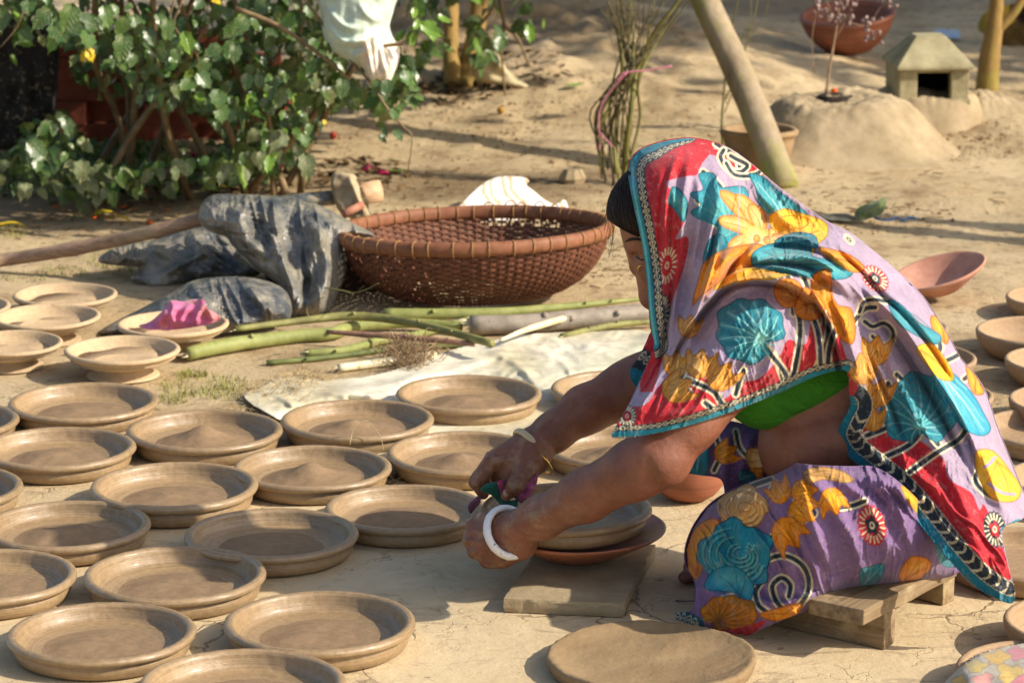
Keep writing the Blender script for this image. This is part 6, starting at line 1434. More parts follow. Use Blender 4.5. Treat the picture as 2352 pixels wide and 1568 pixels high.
hc.fill(lin('#c3d3c0')); hc.poly([(835, 80), (870, 62), (900, 90), (925, 120), (910, 180), (860, 210), (830, 160)], lin('#eadfcd'))
o = hc.build('hanging_cloth', M_SARI, 7.5); tag(o, 'pale green and cream cloth hung knotted on the shrub', 'cloth')
# dark plastic at the left edge and bricks behind the shrub
dk_ = Sheet([(-60, 60), (60, 50), (130, 70), (132, 200), (120, 290), (100, 320), (-60, 330)], 4); dk_.D[:] = .05; dk_.D += vnoise(dk_.D.shape, 12, 95, .5)*.02; dk_.falloff(dk_.o[:30], 20); dk_.fill((0, 0, 0))
o = dk_.build('dark_sack', plastic('dark_plastic', lin('#0d0c0c'), lin('#1d1b19'), .8), 8.15); tag(o, 'nearly black plastic sack hanging at the left edge behind the shrub', 'sack')
pile = empty('brick_pile', (G(280, 400).x, 9.0, 0)); tag(pile, 'loose pile of red bricks in the shade behind the shrub', 'bricks'); bpy.context.view_layer.update()
M_BRICK = simple('red_brick', lin('#94503a'), lin('#6d3626'), .95, 12, .6, .006)
rg = random.Random(9); bm_ = mesh_data('brick', *box(0, 0, 0, .23, .11, .07, 0, .004), M_BRICK, False)
for j in range(5):
    for i in range(5-j//2):
        link('brick', bm_, pile, (-.55+i*.205+j*.08+rg.uniform(-.02, .02), rg.uniform(-.03, .03), .036+j*.068), (rg.uniform(-.05, .05), rg.uniform(-.04, .04), rg.uniform(-.16, .16)))
ws = Sheet([(120, 70), (180, 60), (240, 90), (255, 150), (240, 190), (190, 200), (140, 170)], 3); ws.D[:] = .05; ws.falloff(ws.o+[ws.o[0]], 25); ws.D += vnoise(ws.D.shape, 10, 97)*.02; ws.fill(lin('#8d8274')); o = ws.build('cement_bag', M_SACK, 9.0); tag(o, 'crumpled pale bag glimpsed through the leaves above the bricks', 'bag')
# ---------------------------------------------------------------- two-stemmed tree
def trunk_mat(name, c1, c2, moss=None):
    b = NB(name); c = b.mix(b.ramp(b.noise(9, 7, .7, co=b.map((1, 1, .4))), [(.35, 0), (.65, 1)]), c1, c2)
    if moss: c = b.mix(b.ramp(b.noise(5, 6, .7), [(.5, 0), (.66, .8)]), c, moss)
    b.color(c).rough(.85, .2); b.bump(b.noise(22, 7, .7, co=b.map((1, 1, .5))), .7, .008); return b.m
M_TR = trunk_mat('smooth_bark', lin('#a98b52'), lin('#80653a'), lin('#8d8a3c')); M_POLE = trunk_mat('lopped_trunk', lin('#a7957a'), lin('#7e6d54'), lin('#8f9440'))
t0 = GH(1062, 192); tree = empty('tree', tuple(t0)); tag(tree, 'young tree with two crossing yellow-brown stems on the dug earth', 'tree'); bpy.context.view_layer.update()
def at0(px_, py_, dY=0): return AT(px_, py_, t0.y+dY)
for pts, r_ in [([(1068, 205), (1075, 150), (1092, 80), (1102, 0), (1115, -150), (1140, -420)], (.034, .032, .030, .028, .022, .012)), ([(1042, 205), (1036, 120), (1036, 50), (1037, 0), (1020, -200), (985, -420)], (.034, .026, .024, .023, .018, .010))]:
    P = smooth_path([at0(x_, y_, .05*k) for k, (x_, y_) in enumerate(pts)], 5); put(obj('trunk', *tube(P, interp_r(r_, len(P)), 14, True, .08, r_[0]*100), M_TR), tree)
for pts in [[(1092, 70), (1130, 20), (1150, -60)], [(1148, 0), (1158, 60), (1150, 100), (1155, 160), (1160, 220)], [(1158, 60), (1190, 90), (1215, 155)], [(1038, 60), (1000, 20), (985, -50)]]:
    put(obj('branch', *tube(smooth_path([at0(x_, y_, -.2) for x_, y_ in pts], 4), interp_r([.007, .003], (len(pts)-1)*4+1), 7), BRK), tree)
rg = random.Random(21)
for q in range(70):
    c = rg.choice([(990, 60, 40, 60), (1120, 60, 40, 50), (1100, 110, 30, 40), (960, 110, 30, 40), (1220, 40, 30, 40), (1000, -20, 80, 40), (1160, -30, 90, 30)]); a = rg.uniform(0, 6.28); rr = math.sqrt(rg.random())
    p = at0(c[0]+c[2]*rr*math.cos(a), c[1]+c[3]*rr*math.sin(a), rg.uniform(-.5, .1)); o = bpy.data.objects.new('leaf', rg.choice(LM[:2]+LY)); COL.objects.link(o); sz = rg.uniform(.05, .09)
    o.matrix_world = Matrix.Translation(p)@leaf_rot(rg).to_4x4()@Matrix.Diagonal((sz, sz, sz, 1)); o.parent = tree; o.matrix_parent_inverse = Matrix.Translation(-tree.location)
def samp3(rg):
    return (t0.x+rg.gauss(0, .55), t0.y+rg.gauss(0, .5), 1.35+abs(rg.gauss(0, .35)))
leafmass('crown', 'sparse leafy crown above the frame', 700, samp3, LM, tree, 8, (.07, .11))
# flat pale sack by the tree
fs = Sheet([(1085, 150), (1095, 115), (1120, 112), (1150, 130), (1165, 160), (1200, 185), (1225, 205), (1190, 205), (1140, 195), (1095, 185)], 3); fs.D[:] = .04; fs.falloff(fs.o+[fs.o[0]], 15); fs.D += vnoise(fs.D.shape, 8, 99)*.02; fs.fill(lin('#c2b38d'))
o = fs.build('fallen_sack', M_SACK, t0.y-.05); tag(o, 'pale torn sack slumped at the foot of the two-stemmed tree', 'sack')
# ---------------------------------------------------------------- tied bundle of bare stems
M_STEM = bark('green_stem', lin('#7f7a3c'), lin('#5d5a2c')); M_STEMD = bark('dull_stem', lin('#6f6446'), lin('#50472f'))
sh0 = GH(1425, 425); shb = empty('bare_shrub', tuple(sh0)); tag(shb, 'bare many-stemmed bush tied together with pink string behind her head', 'bush'); bpy.context.view_layer.update()
def at1(px_, py_, dY=0): return AT(px_, py_, sh0.y+dY)
rg = random.Random(31)
main = [([(1432, 430), (1440, 330), (1452, 230), (1462, 160), (1500, 80), (1560, 0), (1640, -110)], .0085, M_STEM), ([(1424, 425), (1415, 330), (1420, 250), (1450, 170), (1455, 90), (1448, 0), (1440, -120)], .005, M_STEM), ([(1400, 470), (1388, 400), (1370, 320), (1375, 260), (1410, 200), (1440, 150), (1420, 60), (1395, 0), (1370, -100)], .0045, M_STEMD),
        ([(1410, 430), (1404, 350), (1390, 290), (1380, 230), (1425, 170), (1470, 100), (1480, 0), (1490, -100)], .004, M_STEMD), ([(1440, 420), (1452, 350), (1470, 270), (1465, 190), (1490, 130), (1530, 60), (1570, 0), (1620, -80)], .005, M_STEM), ([(1416, 400), (1408, 310), (1400, 240), (1430, 160), (1420, 80), (1400, 20), (1398, -60)], .005, M_STEM)]
for pts, r_, mt in main:
    P = smooth_path([at1(x_, y_, .03*math.sin(k*2+r_*900)) for k, (x_, y_) in enumerate(pts)], 4); put(obj('stem', *tube(P, interp_r([r_, r_*.8, r_*.35], len(P)), 8, True, .12, r_*500), mt), shb)
for q in range(24):
    xb, xt = rg.uniform(1375, 1465), rg.choice([rg.uniform(1375, 1440), rg.uniform(1440, 1630)]); pts = [(xb, rg.uniform(320, 420)), (xb+rg.uniform(-22, 14), rg.uniform(240, 290)), (1440+rg.uniform(-30, 32), 165+rg.uniform(-15, 15)), ((xt+1450)/2+rg.uniform(-12, 12), 80+rg.uniform(-15, 15)), (xt, rg.uniform(-60, 20))]
    P = smooth_path([at1(x_+rg.uniform(-3, 3), y_, rg.uniform(-.04, .06)) for x_, y_ in pts], 4); put(obj('stem', *tube(P, interp_r([.0026, .0022, .001], len(P)), 5), rg.choice([M_STEM, M_STEMD, M_STEMD])), shb)
    for k in range(2):
        i = rg.randrange(8, len(P)-1); p = Vector(P[i]); d = Vector((rg.uniform(-.06, .06), rg.uniform(-.03, .03), rg.uniform(.03, .1))); put(obj('twig', *tube([p, p+d*.5+Vector((.004, 0, 0)), p+d], [.0012, .001, .0006], 4), M_STEMD), shb)
M_PINK = simple('pink_string', lin('#d58a9c'), lin('#b56a7c'), .7, 40, .2)
tie = obj('tie', *tube(smooth_path([at1(x_, y_, -.05) for x_, y_ in [(1415, 186), (1425, 178), (1430, 170), (1450, 165), (1480, 163), (1510, 158), (1543, 152)]], 4), [.0026]*25, 6), M_PINK); tag(tie, 'faded pink string knotted round the bare bush, its end sticking out', 'string')
tie2 = obj('tie_end', *tube(smooth_path([at1(x_, y_, -.05) for x_, y_ in [(1440, 168), (1410, 200), (1385, 235), (1375, 270), (1378, 320), (1376, 345)]], 4), [.002]*21, 6), M_PINK); tie2.parent = tie; tie2.name = 'string_end'
obj('string_end', *tube(smooth_path([at1(x_, y_, -.055) for x_, y_ in [(1378, 305), (1392, 320), (1408, 338)]], 4), [.0018]*9, 6), M_PINK, tie)
# leaning pole
base = GH(1798, 432); top = AT(1618, 0, base.y+.42); d = (top-base)
P = smooth_path([tuple(base-d*.02+Vector((0, 0, .01))), tuple(base+d*.5+Vector((.012, 0, 0))), tuple(top), tuple(base+d*1.9+Vector((-.03, 0, 0)))], 8)
o = obj('leaning_pole', *tube(P, interp_r([.044, .043, .041, .034], len(P)), 18, True, .06, 4), M_POLE); tag(o, 'thick lopped tree trunk propped leaning to the left behind her', 'pole')
# thin bare plant in front of the pole
pl0 = GH(1662, 350); plant = empty('thin_plant', tuple(pl0)); tag(plant, 'thin bare sapling standing just left of the leaning pole', 'sapling'); bpy.context.view_layer.update()
for pts, r_ in [([(1660, 345), (1658, 280), (1662, 220), (1670, 140), (1682, 60), (1700, -20)], .0045), ([(1670, 140), (1648, 100), (1640, 50), (1655, 0)], .002), ([(1665, 230), (1700, 160), (1715, 100), (1735, 30), (1745, -30)], .0025), ([(1664, 260), (1690, 190), (1705, 120), (1755, 40), (1770, -20)], .0016), ([(1672, 130), (1720, 60), (1725, 0)], .0018)]:
    P = smooth_path([AT(x_, y_, pl0.y) for x_, y_ in pts], 4); put(obj('stem', *tube(P, interp_r([r_, r_*.5], len(P)), 6), M_STEM), plant)
# planter pot behind the pole
pt = GH(1745, 392); prof = [(0, 0), (.6, 0), (.72, .1), (.86, .35), (.95, .6), (.98, .72), (1.05, .74), (1.06, .80), (1.0, .84), (.90, .83), (.86, .74), (.84, .68), (0, .66)]
o = obj('planter', *lathe([(r*.107, z*.15) for r, z in prof], 64, wob=.03, seed=2), simple('old_clay', lin('#a58a66'), lin('#7a6347'), .95, 14, .4, .004), loc=(pt.x, pt.y+.05, 0)); tag(o, 'old round planter filled with soil behind the leaning pole', 'planter')
# ---------------------------------------------------------------- mud stove mound and little shrine
def mud_mound(name, pts, Y, th, lab, seed, cat='mound', top=None):
    M = Sheet(pts, 4); M.D[:] = th; M.falloff(M.o+[M.o[0]], 60); M.D += vnoise(M.D.shape, 16, seed)*.02+vnoise(M.D.shape, 6, seed+1)*.006; M.fill((.4, .33, .22))
    M.D *= 1; return M
def hill(name, cx, cy, rx, ry, h, plate, lab, seed, cat='mound'):
    V = [(0, 0, h)]; F = []; n, m = 140, 56
    for i in range(1, m+1):
        t = i/m
        for k in range(n):
            a = 2*math.pi*k/n; w_ = 1+.14*noise.noise(Vector((math.cos(a)*1.3+seed, math.sin(a)*1.3, 0)))
            tt_ = max(0, (t-plate)/(1-plate)); z = h*(.5+.5*math.cos(math.pi*tt_))**1.05*(1+.16*noise.noise(Vector((math.cos(a)*t*2.2, math.sin(a)*t*2.2, seed)))+.06*noise.noise(Vector((math.cos(a)*t*11, math.sin(a)*t*11, seed)))+.035*noise.noise(Vector((math.cos(a)*t*30, math.sin(a)*t*30, seed))))
            V.append((rx*t*w_*math.cos(a), ry*t*w_*math.sin(a), z-.012*(i == m)))
    for k in range(n): F.append((0, 1+k, 1+(k+1) % n))
    for i in range(m-1):
        for k in range(n): a_ = 1+i*n; F.append((a_+k, a_+n+k, a_+n+(k+1) % n, a_+(k+1) % n))
    o = obj(name, V, F, M_MUD, loc=(cx, cy, H(cx, cy)*.5)); tag(o, lab, cat); return o
m0 = G(1955, 385); hl = hill('mud_stove', m0.x-.0, m0.y+.27, .40, .36, .16, .38, 'rounded smooth mud stove with a fire hole in its top', 3, 'stove')
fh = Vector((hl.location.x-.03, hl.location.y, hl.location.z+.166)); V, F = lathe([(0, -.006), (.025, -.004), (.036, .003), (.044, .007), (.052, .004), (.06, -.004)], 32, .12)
o = obj('fire_hole', V, F, simple('hole_shade', lin('#3a3026'), lin('#221b15'), .95, 20, .4), hl, loc=(-.02, -.0, .160))  # shallow ring; its near-black colour stands for the shade in the hole
pb = AT(1905, 205, hl.location.y+.02)
pl = empty('dry_plant', (pb.x, pb.y, pb.z)); tag(pl, 'dry pinkish seedling standing on top of the mud stove', 'plant'); bpy.context.view_layer.update()
M_DRYP = bark('dry_stem', lin('#a78a6c'), lin('#866a52'))
for pts, r_ in [([(1898, 215), (1905, 160), (1915, 100), (1925, 40), (1930, -20)], .005), ([(1925, 50), (1905, 20), (1895, -20)], .002), ([(1920, 90), (1950, 30), (1960, -10)], .002), ([(1925, 40), (1990, 60), (2020, 20), (2050, -5)], .0015), ([(1870, 170), (1865, 90), (1875, 30), (1880, 0)], .0015)]:
    put(obj('stem', *tube(smooth_path([AT(x_, y_, pb.y) for x_, y_ in pts], 4), interp_r([r_, r_*.5], (len(pts)-1)*4+1), 6), M_DRYP), pl)
rg = random.Random(41); mb = MB()
for q in range(70):
    c = rg.choice([(1900, 30), (1930, 40), (1990, 60), (2040, 10), (1880, 20), (2000, 70), (1955, 10)]); p = AT(c[0]+rg.gauss(0, 10), c[1]+rg.gauss(0, 12), pb.y); mb.add(*box(p.x, p.y, p.z, .012, .005, .010, rg.uniform(0, 3), .003))
o = mb.build('seed_heads', simple('dry_bloom', lin('#a58d86'), lin('#7f6a64'), .9, 40, 0)); put(o, pl); o['kind'] = 'stuff'
fb_ = AT(1916, 214, pb.y-.06); o = obj('flower', *lathe([(0, 0), (.008, .002), (.011, .008), (.006, .014), (0, .016)], 12), simple('marigold', lin('#d9661a'), lin('#c94f10'), .7, 60, .3), loc=fb_); tag(o, 'tiny orange flower lying on the rim of the mud stove', 'flower')
ped = hill('mud_pedestal', G(2130, 335).x+.02, G(2130, 335).y+.16, .21, .22, .115, .62, 'low crumbling mud pedestal under the little concrete shrine', 7, 'pedestal')
o2 = hill('earth_heap', GH(2215, 290).x+.10, GH(2215, 290).y+.15, .24, .2, .10, .1, 'brown earth heap to the right of the little shrine', 9, 'heap')
b = NB('lichen_concrete'); c = b.mix(b.ramp(b.noise(10, 7, .7), [(.35, 0), (.65, 1)]), lin('#b0a684'), lin('#857b5c')); b.color(c).rough(.95, .1); b.bump(b.noise(50, 7, .7), .5, .004); M_CONC = b.m
sc_ = ped.location; sx0, sy0, sz0 = sc_.x-.005, sc_.y-.01, .134
shr = empty('shrine', (sx0, sy0, sz0), math.radians(4)); tag(shr, 'small weathered concrete shrine box with hipped roof and dark square opening', 'shrine')
W_, D_, H_ = .215, .20, .092
for nm, args in [('wall', (-W_/2+.028, -D_/2+.012, H_/2, .056, .024, H_)), ('wall', (W_/2-.028, -D_/2+.012, H_/2, .056, .024, H_)), ('wall', (-W_/2+.012, .012, H_/2, .024, D_-.026, H_)), ('wall', (W_/2-.012, .012, H_/2, .024, D_-.026, H_)), ('wall', (0, D_/2+.011, H_/2, W_, .02, H_)), ('floor', (0, 0, -.006, W_+.012, D_+.012, .014)), ('lintel', (0, -D_/2+.010, H_-.005, W_-.112, .018, .01))]:
    o = obj(nm, *box(*args, 0, .0015), M_CONC, shr, False); bevel(o, .003)
V = [(-W_/2-.012, -D_/2-.02, H_+.001), (W_/2+.012, -D_/2-.02, H_+.001), (W_/2+.012, D_/2+.03, H_+.001), (-W_/2-.012, D_/2+.03, H_+.001), (-W_/2-.012, -D_/2-.02, H_+.012), (W_/2+.012, -D_/2-.02, H_+.012), (W_/2+.012, D_/2+.03, H_+.012), (-W_/2-.012, D_/2+.03, H_+.012), (-.045, -.03, H_+.095), (.045, -.03, H_+.095), (.045, .05, H_+.095), (-.045, .05, H_+.095)]
o = obj('roof', V, [(3, 2, 1, 0), (0, 1, 5, 4), (1, 2, 6, 5), (2, 3, 7, 6), (3, 0, 4, 7), (4, 5, 9, 8), (5, 6, 10, 9), (6, 7, 11, 10), (7, 4, 8, 11), (8, 9, 10, 11)], M_CONC, shr, False); bevel(o, .003)
obj('back', *box(0, D_/2-.004, H_/2, W_-.05, .006, H_-.004), simple('shade_black', lin('#14100d'), rough=1, bs=0), shr, False)  # near-black panel paints the shaded inside of the opening
# terracotta tub at the back
tb = G(1950, 172); prof = [(0, 0), (.35, 0), (.5, .05), (.72, .25), (.9, .5), (.99, .72), (1.0, .82), (1.04, .84), (1.03, .92), (.96, .93), (.92, .84), (.85, .55), (.6, .25), (.3, .12), (0, .1)]
o = obj('terracotta_tub', *lathe([(r*.165, z*.155) for r, z in prof], 64, wob=.03, seed=9), M_TERRA, loc=(tb.x+.01, tb.y+.10, .02+H(tb.x, tb.y+.1)), rot=(math.radians(8), math.radians(-5), 0)); tag(o, 'big reddish terracotta tub behind the mud stove', 'tub')
# right-hand trunk with yellow cloth behind
r0 = GH(2268, 208); tr2 = empty('tree', tuple(r0)); tag(tr2, 'slim forked tree trunk at the upper right corner', 'tree'); bpy.context.view_layer.update()
for pts, rr in [([(2266, 215), (2272, 140), (2282, 80), (2285, 40), (2290, -10), (2300, -200), (2330, -450)], (.040, .036, .030, .026, .024, .02, .012)), ([(2285, 75), (2310, 50), (2335, 20), (2380, -60), (2450, -250)], (.018, .016, .014, .010))]:
    P = smooth_path([AT(x_, y_, r0.y) for x_, y_ in pts], 5); put(obj('trunk', *tube(P, interp_r(rr, len(P)), 14, True, .10, 7), M_TR), tr2)
def samp4(rg): return (r0.x+rg.gauss(.3, .9), r0.y+rg.gauss(0, .7), 2.0+abs(rg.gauss(0, .5)))
leafmass('crown', 'leafy crown above the frame', 1500, samp4, LM, tr2, 12, (.09, .16))
yc = Sheet([(2245, 65), (2262, 30), (2300, 15), (2360, 5), (2460, 0), (2460, 120), (2360, 122), (2310, 112), (2270, 85)], 4); yc.D[:] = .05; yc.D += vnoise(yc.D.shape, 12, 101, .6)*.04; yc.fill(lin('#a88b1c')); yc.poly([(2310, 60), (2470, 30), (2470, 130), (2320, 125)], lin('#5f4716'), None); yc.poly([(2330, 0), (2470, -10), (2470, 60), (2345, 55)], lin('#3a1c14'), None)
o = yc.build('yellow_cloth', M_SARI, r0.y+1.2); tag(o, 'mustard and brown cloth hanging behind the forked trunk', 'cloth')
pp_ = G(2175, 33, .1); o = obj('paper', [(pp_.x-.05, pp_.y-.09, .075), (pp_.x+.04, pp_.y-.12, .08), (pp_.x+.062, pp_.y+.10, .085), (pp_.x-.03, pp_.y+.12, .085)], [(0, 1, 2, 3)], simple('pale_paper', lin('#b8c4cf'), rough=.6, bs=0), None, False); o.location.z = H(pp_.x, pp_.y)-.075+.01; m = o.modifiers.new('t', 'SOLIDIFY'); m.thickness = .002
tag(o, 'pale bluish sheet of paper lying in the shade at the top right', 'paper')
# broad dead leaf, then a dark flat sheet laid as its cast shadow
def thin_sheet(name, pts, th, col, lab, cat, Yoff, seed, fold=None):
    L = Sheet(pts, 2); L.D[:] = th; L.D += vnoise(L.D.shape, 8, seed)*.008
    if fold: L.ridge(fold, .02, 5)
    L.fill(col); L.C = L.C*(.85+.3*(vnoise(L.D.shape, 5, seed+1, 3)[..., None]+1)/2); b0 = max(p[1] for p in pts); o = L.build(name, M_SARI, lambda px, py: GYv(px, float(b0), 0)-.0+(b0-py)*Yoff); tag(o, lab, cat); return o
thin_sheet('leaf_and_shadow', [(1962, 500), (1968, 480), (1990, 468), (2015, 460), (2033, 453), (2035, 470), (2025, 490), (2000, 500), (1978, 505)], .02, lin('#5f6b3c'), 'broad dull green leaf curling up from the ground behind her back', 'leaf', .002, 111, [(1970, 500), (2000, 480), (2032, 458)])
thin_sheet('leaf_and_shadow', [(1885, 497), (1915, 490), (1950, 492), (1965, 505), (1930, 508), (1895, 504)], .01, lin('#4d4a30'), 'flat dark sheet standing in for the shadow left of the upright broad leaf', 'leaf', .004, 113)
pth = smooth_path([G(x_, y_, .01) for x_, y_ in [(2010, 502), (2040, 506), (2060, 500), (2075, 508), (2085, 500), (2105, 502)]], 4); o = obj('blue_string', *tube(pth, .0028, 6), simple('blue_plastic', lin('#3b7ab0'), rough=.5, bs=0)); tag(o, 'short bright blue plastic string on the ground', 'string')
def ground_leaf(px_, py_, sz, me, rz, lab, name='fallen_leaf', tilt=.15):
    p = GH(px_, py_); o = link(name, me, None, (p.x, p.y, p.z+.014), (tilt, random.uniform(-.2, .2), rz), (sz, sz, sz)); tag(o, lab, 'leaf'); return o
ground_leaf(215, 505, .075, LYW, -1.2, 'large yellow leaf on the dirt above the bamboo pole, left of its twin'); ground_leaf(245, 512, .075, LYW, -1.9, 'large yellow leaf on the dirt above the bamboo pole, right of its twin')
ground_leaf(-5, 530, .075, LYW, -1.3, 'yellow leaf cut by the left edge above the bamboo pole'); ground_leaf(500, 442, .035, LYW, -1.2, 'small yellow leaf just above the black plastic'); ground_leaf(890, 404, .06, LY[0], -1.5, 'lime green leaf on the dirt behind the muddy board'); ground_leaf(880, 380, .035, LY[0], -1.2, 'tiny green leaf on the sunlit dirt left of the shadow stripe'); ground_leaf(970, 497, .03, LYW, -1, 'small yellow leaf between the log end and the curled sheet')
ground_leaf(1345, 620, .04, LY[0], -1.5, 'pale green leaf on the dirt right of the basket'); ground_leaf(160, 512, .03, LM[0], -1.8, 'small dark green leaf on the dirt left of the large yellow leaves'); ground_leaf(1300, 300-90, .07, LY[0], -1.0, 'green leaf on the ground left of the tied bush')
# red fruit, petals
p = GH(766, 320); V, F = lathe([(0, -.012), (.008, -.009), (.012, 0), (.008, .009), (.002, .012), (0, .011)], 16); o = obj('fruit', V, F, simple('red_skin', lin('#b4442c'), lin('#8f2f20'), .5, 40, .2), loc=p+Vector((0, 0, .012))); tag(o, 'small red fruit on the sunny dirt under the shrub', 'fruit')
p = GH(1150, 262); o = obj('fruit', V, F, simple('yellow_skin', lin('#b88a2c'), lin('#97701f'), .5, 40, .2), loc=p+Vector((0, 0, .012))); tag(o, 'small yellow-brown fruit on the dirt below the two-stemmed tree', 'fruit')
M_PET = simple('pink_petal', lin('#c2265a'), lin('#9c1c44'), .7, 50, 0); M_ORA = simple('orange_petal', lin('#d9661a'), lin('#c24d0e'), .7, 50, 0)
pm = mesh_data('petal', *box(0, 0, 0, .02, .012, .004, 0, .003), M_ORA); pm2 = mesh_data('petal', *box(0, 0, 0, .03, .02, .012, 0, .007), M_PET)
for (x_, y_) in [(128, 478), (218, 502), (225, 468), (280, 478), (305, 482), (322, 440), (332, 443), (385, 487), (345, 515), (240, 470)]:
    p = GH(x_, y_); o = link('petal', pm, None, (p.x, p.y, p.z+.004), (0, .2, x_)); tag(o, 'small orange petal fallen on the dirt near the large yellow leaves', 'petal', 'orange petals on the dirt')
for (x_, y_) in [(565, 388), (597, 381), (635, 390), (448, 362), (305, 435)]:
    p = GH(x_, y_); o = link('petal', pm2, None, (p.x, p.y, p.z+.006), (0, .2, x_)); tag(o, 'crumpled pink petal fallen on the dirt under the shrub', 'petal', 'pink petals under the shrub')
for (x_, y_) in [(840, 392), (862, 394), (880, 402)]:
    p = GH(x_, y_); o = link('petal', pm2, None, (p.x, p.y, p.z+.006), (0, .2, x_)); tag(o, 'crumpled pink petal on the dirt behind the muddy board', 'petal', 'pink petals behind the board')
for pts, lab in [([(300, 440), (380, 415), (440, 405), (520, 385), (560, 392)], 'long thin dry twig on the ground beneath the shrub'), ([(410, 408), (470, 392), (530, 386)], 'short forked dry twig on the ground beneath the shrub')]:
    o = obj('twig', *tube(smooth_path([GH(x_, y_)+Vector((0, 0, .008)) for x_, y_ in pts], 4), .003, 6), BRK); tag(o, lab, 'twig')
st_ = GH(1315, 420); V, F = lathe([(0, -.03), (.03, -.02), (.04, 0), (.025, .025), (0, .03)], 9, .3, 3); o = obj('clod', V, F, M_MUD, None, False, loc=st_+Vector((0, 0, .015))); tag(o, 'lump of dry earth on the dirt left of the bare bush', 'clod')
# crumbs of earth and leaf litter
def crumbs(name, label, n, regions, mat, seed, sz):
    rg = random.Random(seed); Vs = []; Fs = []; T = np.array([(1, 0, 0), (-.5, .87, 0), (-.5, -.87, 0), (0, 0, 1.0)]); FT = np.array([(0, 1, 3), (1, 2, 3), (2, 0, 3)])
    for q in range(n):
        cx, cy, rx, ry = rg.choice(regions); a = rg.uniform(0, 6.28); rr = math.sqrt(rg.random()); p = GH(cx+rx*rr*math.cos(a), cy+ry*rr*math.sin(a)); s_ = rg.uniform(*sz)*(.5+rg.random()**3)
        R = Matrix.Rotation(rg.uniform(0, 6.28), 3, 'Z')@Matrix.Diagonal((s_, s_*rg.uniform(.5, 1), s_*rg.uniform(.4, .9))); Vs.append(T@np.array(R).T+np.array(p-Vector((0, 0, s_*.15)))); Fs.append(FT+4*q)
    o = obj(name, np.concatenate(Vs), np.concatenate(Fs).astype(np.int32), mat, None, False); tag(o, label, 'soil', kind='stuff')
crumbs('crumbs', 'loose crumbs of dry earth scattered over the yard', 4200, [(1000, 450, 500, 40), (1150, 230, 250, 90), (1000, 300, 300, 80), (600, 420, 500, 60), (300, 520, 300, 60), (2200, 320, 150, 50), (1500, 330, 400, 120), (1900, 500, 300, 40), (1350, 560, 200, 100)], simple('earth_crumb', lin('#8a6d4a'), lin('#5f482f'), .95, 30, 0), 2, (.003, .011))
def dry_litter(n, regions, seed):
    rg = random.Random(seed); Vs = []; Fs = []; me = LD[0]; base = np.array([v.co[:] for v in me.vertices]); fs = np.array([tuple(p.vertices) for p in me.polygons]); off = 0
    for q in range(n):
        cx, cy, rx, ry = rg.choice(regions); a = rg.uniform(0, 6.28); rr = math.sqrt(rg.random()); p = GH(cx+rx*rr*math.cos(a), cy+ry*rr*math.sin(a)); s_ = rg.uniform(.015, .05)
        R = Matrix.Rotation(rg.uniform(0, 6.28), 3, 'Z')@Matrix.Rotation(rg.uniform(-.4, .4), 3, 'X')@Matrix.Diagonal((s_, s_, s_)); Vs.append(base@np.array(R).T+np.array(p+Vector((0, 0, s_*.3)))); Fs.append(fs+off); off += len(base)
    b = NB('dead_leaf'); b.color(b.mix(b.noise(8, 4), lin('#6d5433'), lin('#3f3020'))).rough(.85, .2)
    o = obj('leaf_litter', np.concatenate(Vs), np.concatenate(Fs).astype(np.int32), b.m); tag(o, 'brown leaf litter under the shrub and round the tree', 'leaf litter', kind='stuff')
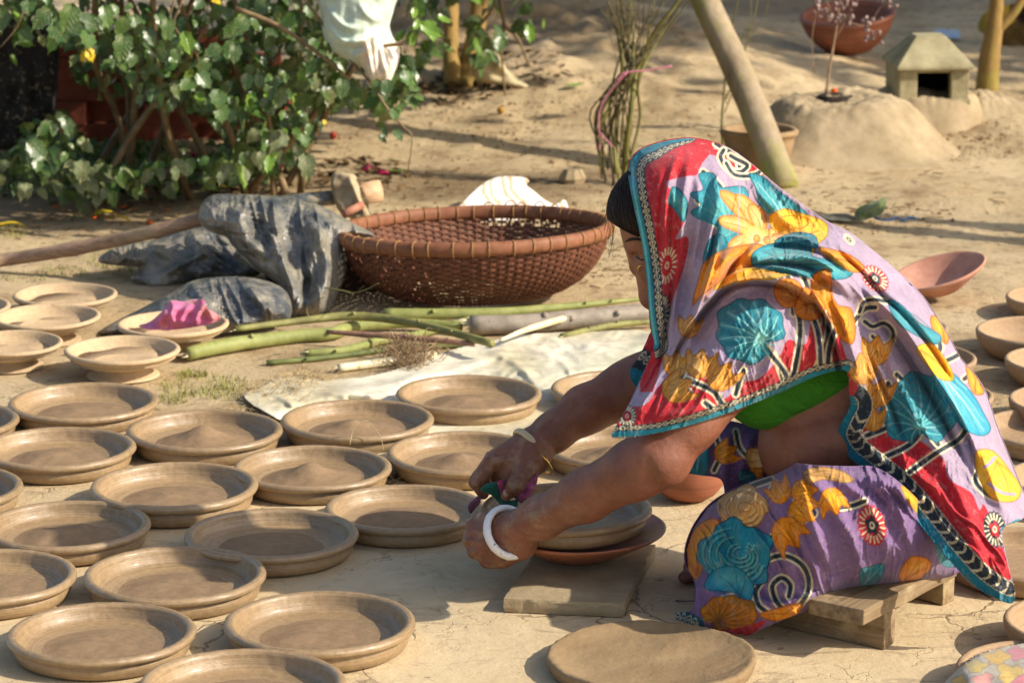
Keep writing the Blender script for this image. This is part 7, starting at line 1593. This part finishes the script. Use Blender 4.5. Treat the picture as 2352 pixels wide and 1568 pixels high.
fibres('straw_bits', 'dry straw and twig bits scattered over the yard', 'straw', [(1150, 420, 420, 60, 90, .05, .006), (1250, 260, 320, 80, 70, .06, .006), (350, 500, 340, 50, 70, .05, .006), (2050, 440, 280, 80, 50, .05, .006), (1700, 250, 300, 80, 40, .06, .006), (1500, 620, 200, 60, 40, .04, .005)], simple('old_straw', lin('#8a7148'), lin('#4f3d28'), .9, 40, 0), 77, rad=.0013)
dry_litter(420, [(250, 430, 300, 50), (500, 420, 250, 40), (1150, 160, 150, 50), (1050, 210, 120, 30), (820, 400, 120, 30)], 6)
# ---------------------------------------------------------------- trees beside the yard that shade its far end
def shade_tree(x, y, h, r, n, lab, seed, size=(.14, .24)):
    t = empty('tree', (x, y, 0)); tag(t, lab, 'tree'); bpy.context.view_layer.update(); rg = random.Random(seed)
    P = smooth_path([(x, y, 0), (x+.05, y, h*.35), (x-.1, y+.1, h*.7), (x, y, h)], 5); put(obj('trunk', *tube(P, interp_r([.13, .1, .05], len(P)), 14, True, .1, seed), M_TR), t)
    for k in range(7):
        a = k*.9+seed; p0 = Vector((x, y, h*rg.uniform(.5, .85))); p1 = p0+Vector((math.cos(a)*r*.8, math.sin(a)*r*.8, r*.4)); put(obj('branch', *tube(smooth_path([p0, (p0+p1)/2+Vector((0, 0, .15)), p1], 4), interp_r([.05, .012], 9), 8), M_TR), t)
    cs = [(x+rg.gauss(0, r*.45), y+rg.gauss(0, r*.45), h+rg.gauss(0, r*.3)) for _ in range(16)]
    def sm(rg): c = rg.choice(cs); return (c[0]+rg.gauss(0, r*.2), c[1]+rg.gauss(0, r*.2), c[2]+rg.gauss(0, r*.16))
    leafmass('crown', None, n, sm, LM, t, seed, size)
shade_tree(6.9, 10.8, 3.6, 2.0, 6500, 'leafy tree standing to the right beyond the edge of the yard', 15)
shade_tree(5.2, 12.8, 2.8, 1.6, 5000, 'leafy tree behind the yard to the right', 16)
def post(A_, B_, z, lab):
    """bamboo clothes post whose shadow falls from A to B"""
    a = G(*A_); b_ = G(*B_); top = b_-Vector((-1.418, .433, 0))*z; top.z = z; o = obj('bamboo_post', *tube([a, (a+top)/2, top], [.05, .045, .034], 12), M_BAMB); tag(o, lab, 'post')
post((2700, 592), (1780, 480), 1.35, 'bamboo post leaning beyond the right edge of the yard, nearer one'); post((2720, 560), (2050, 486), 1.0, 'bamboo post leaning beyond the right edge of the yard, farther one')
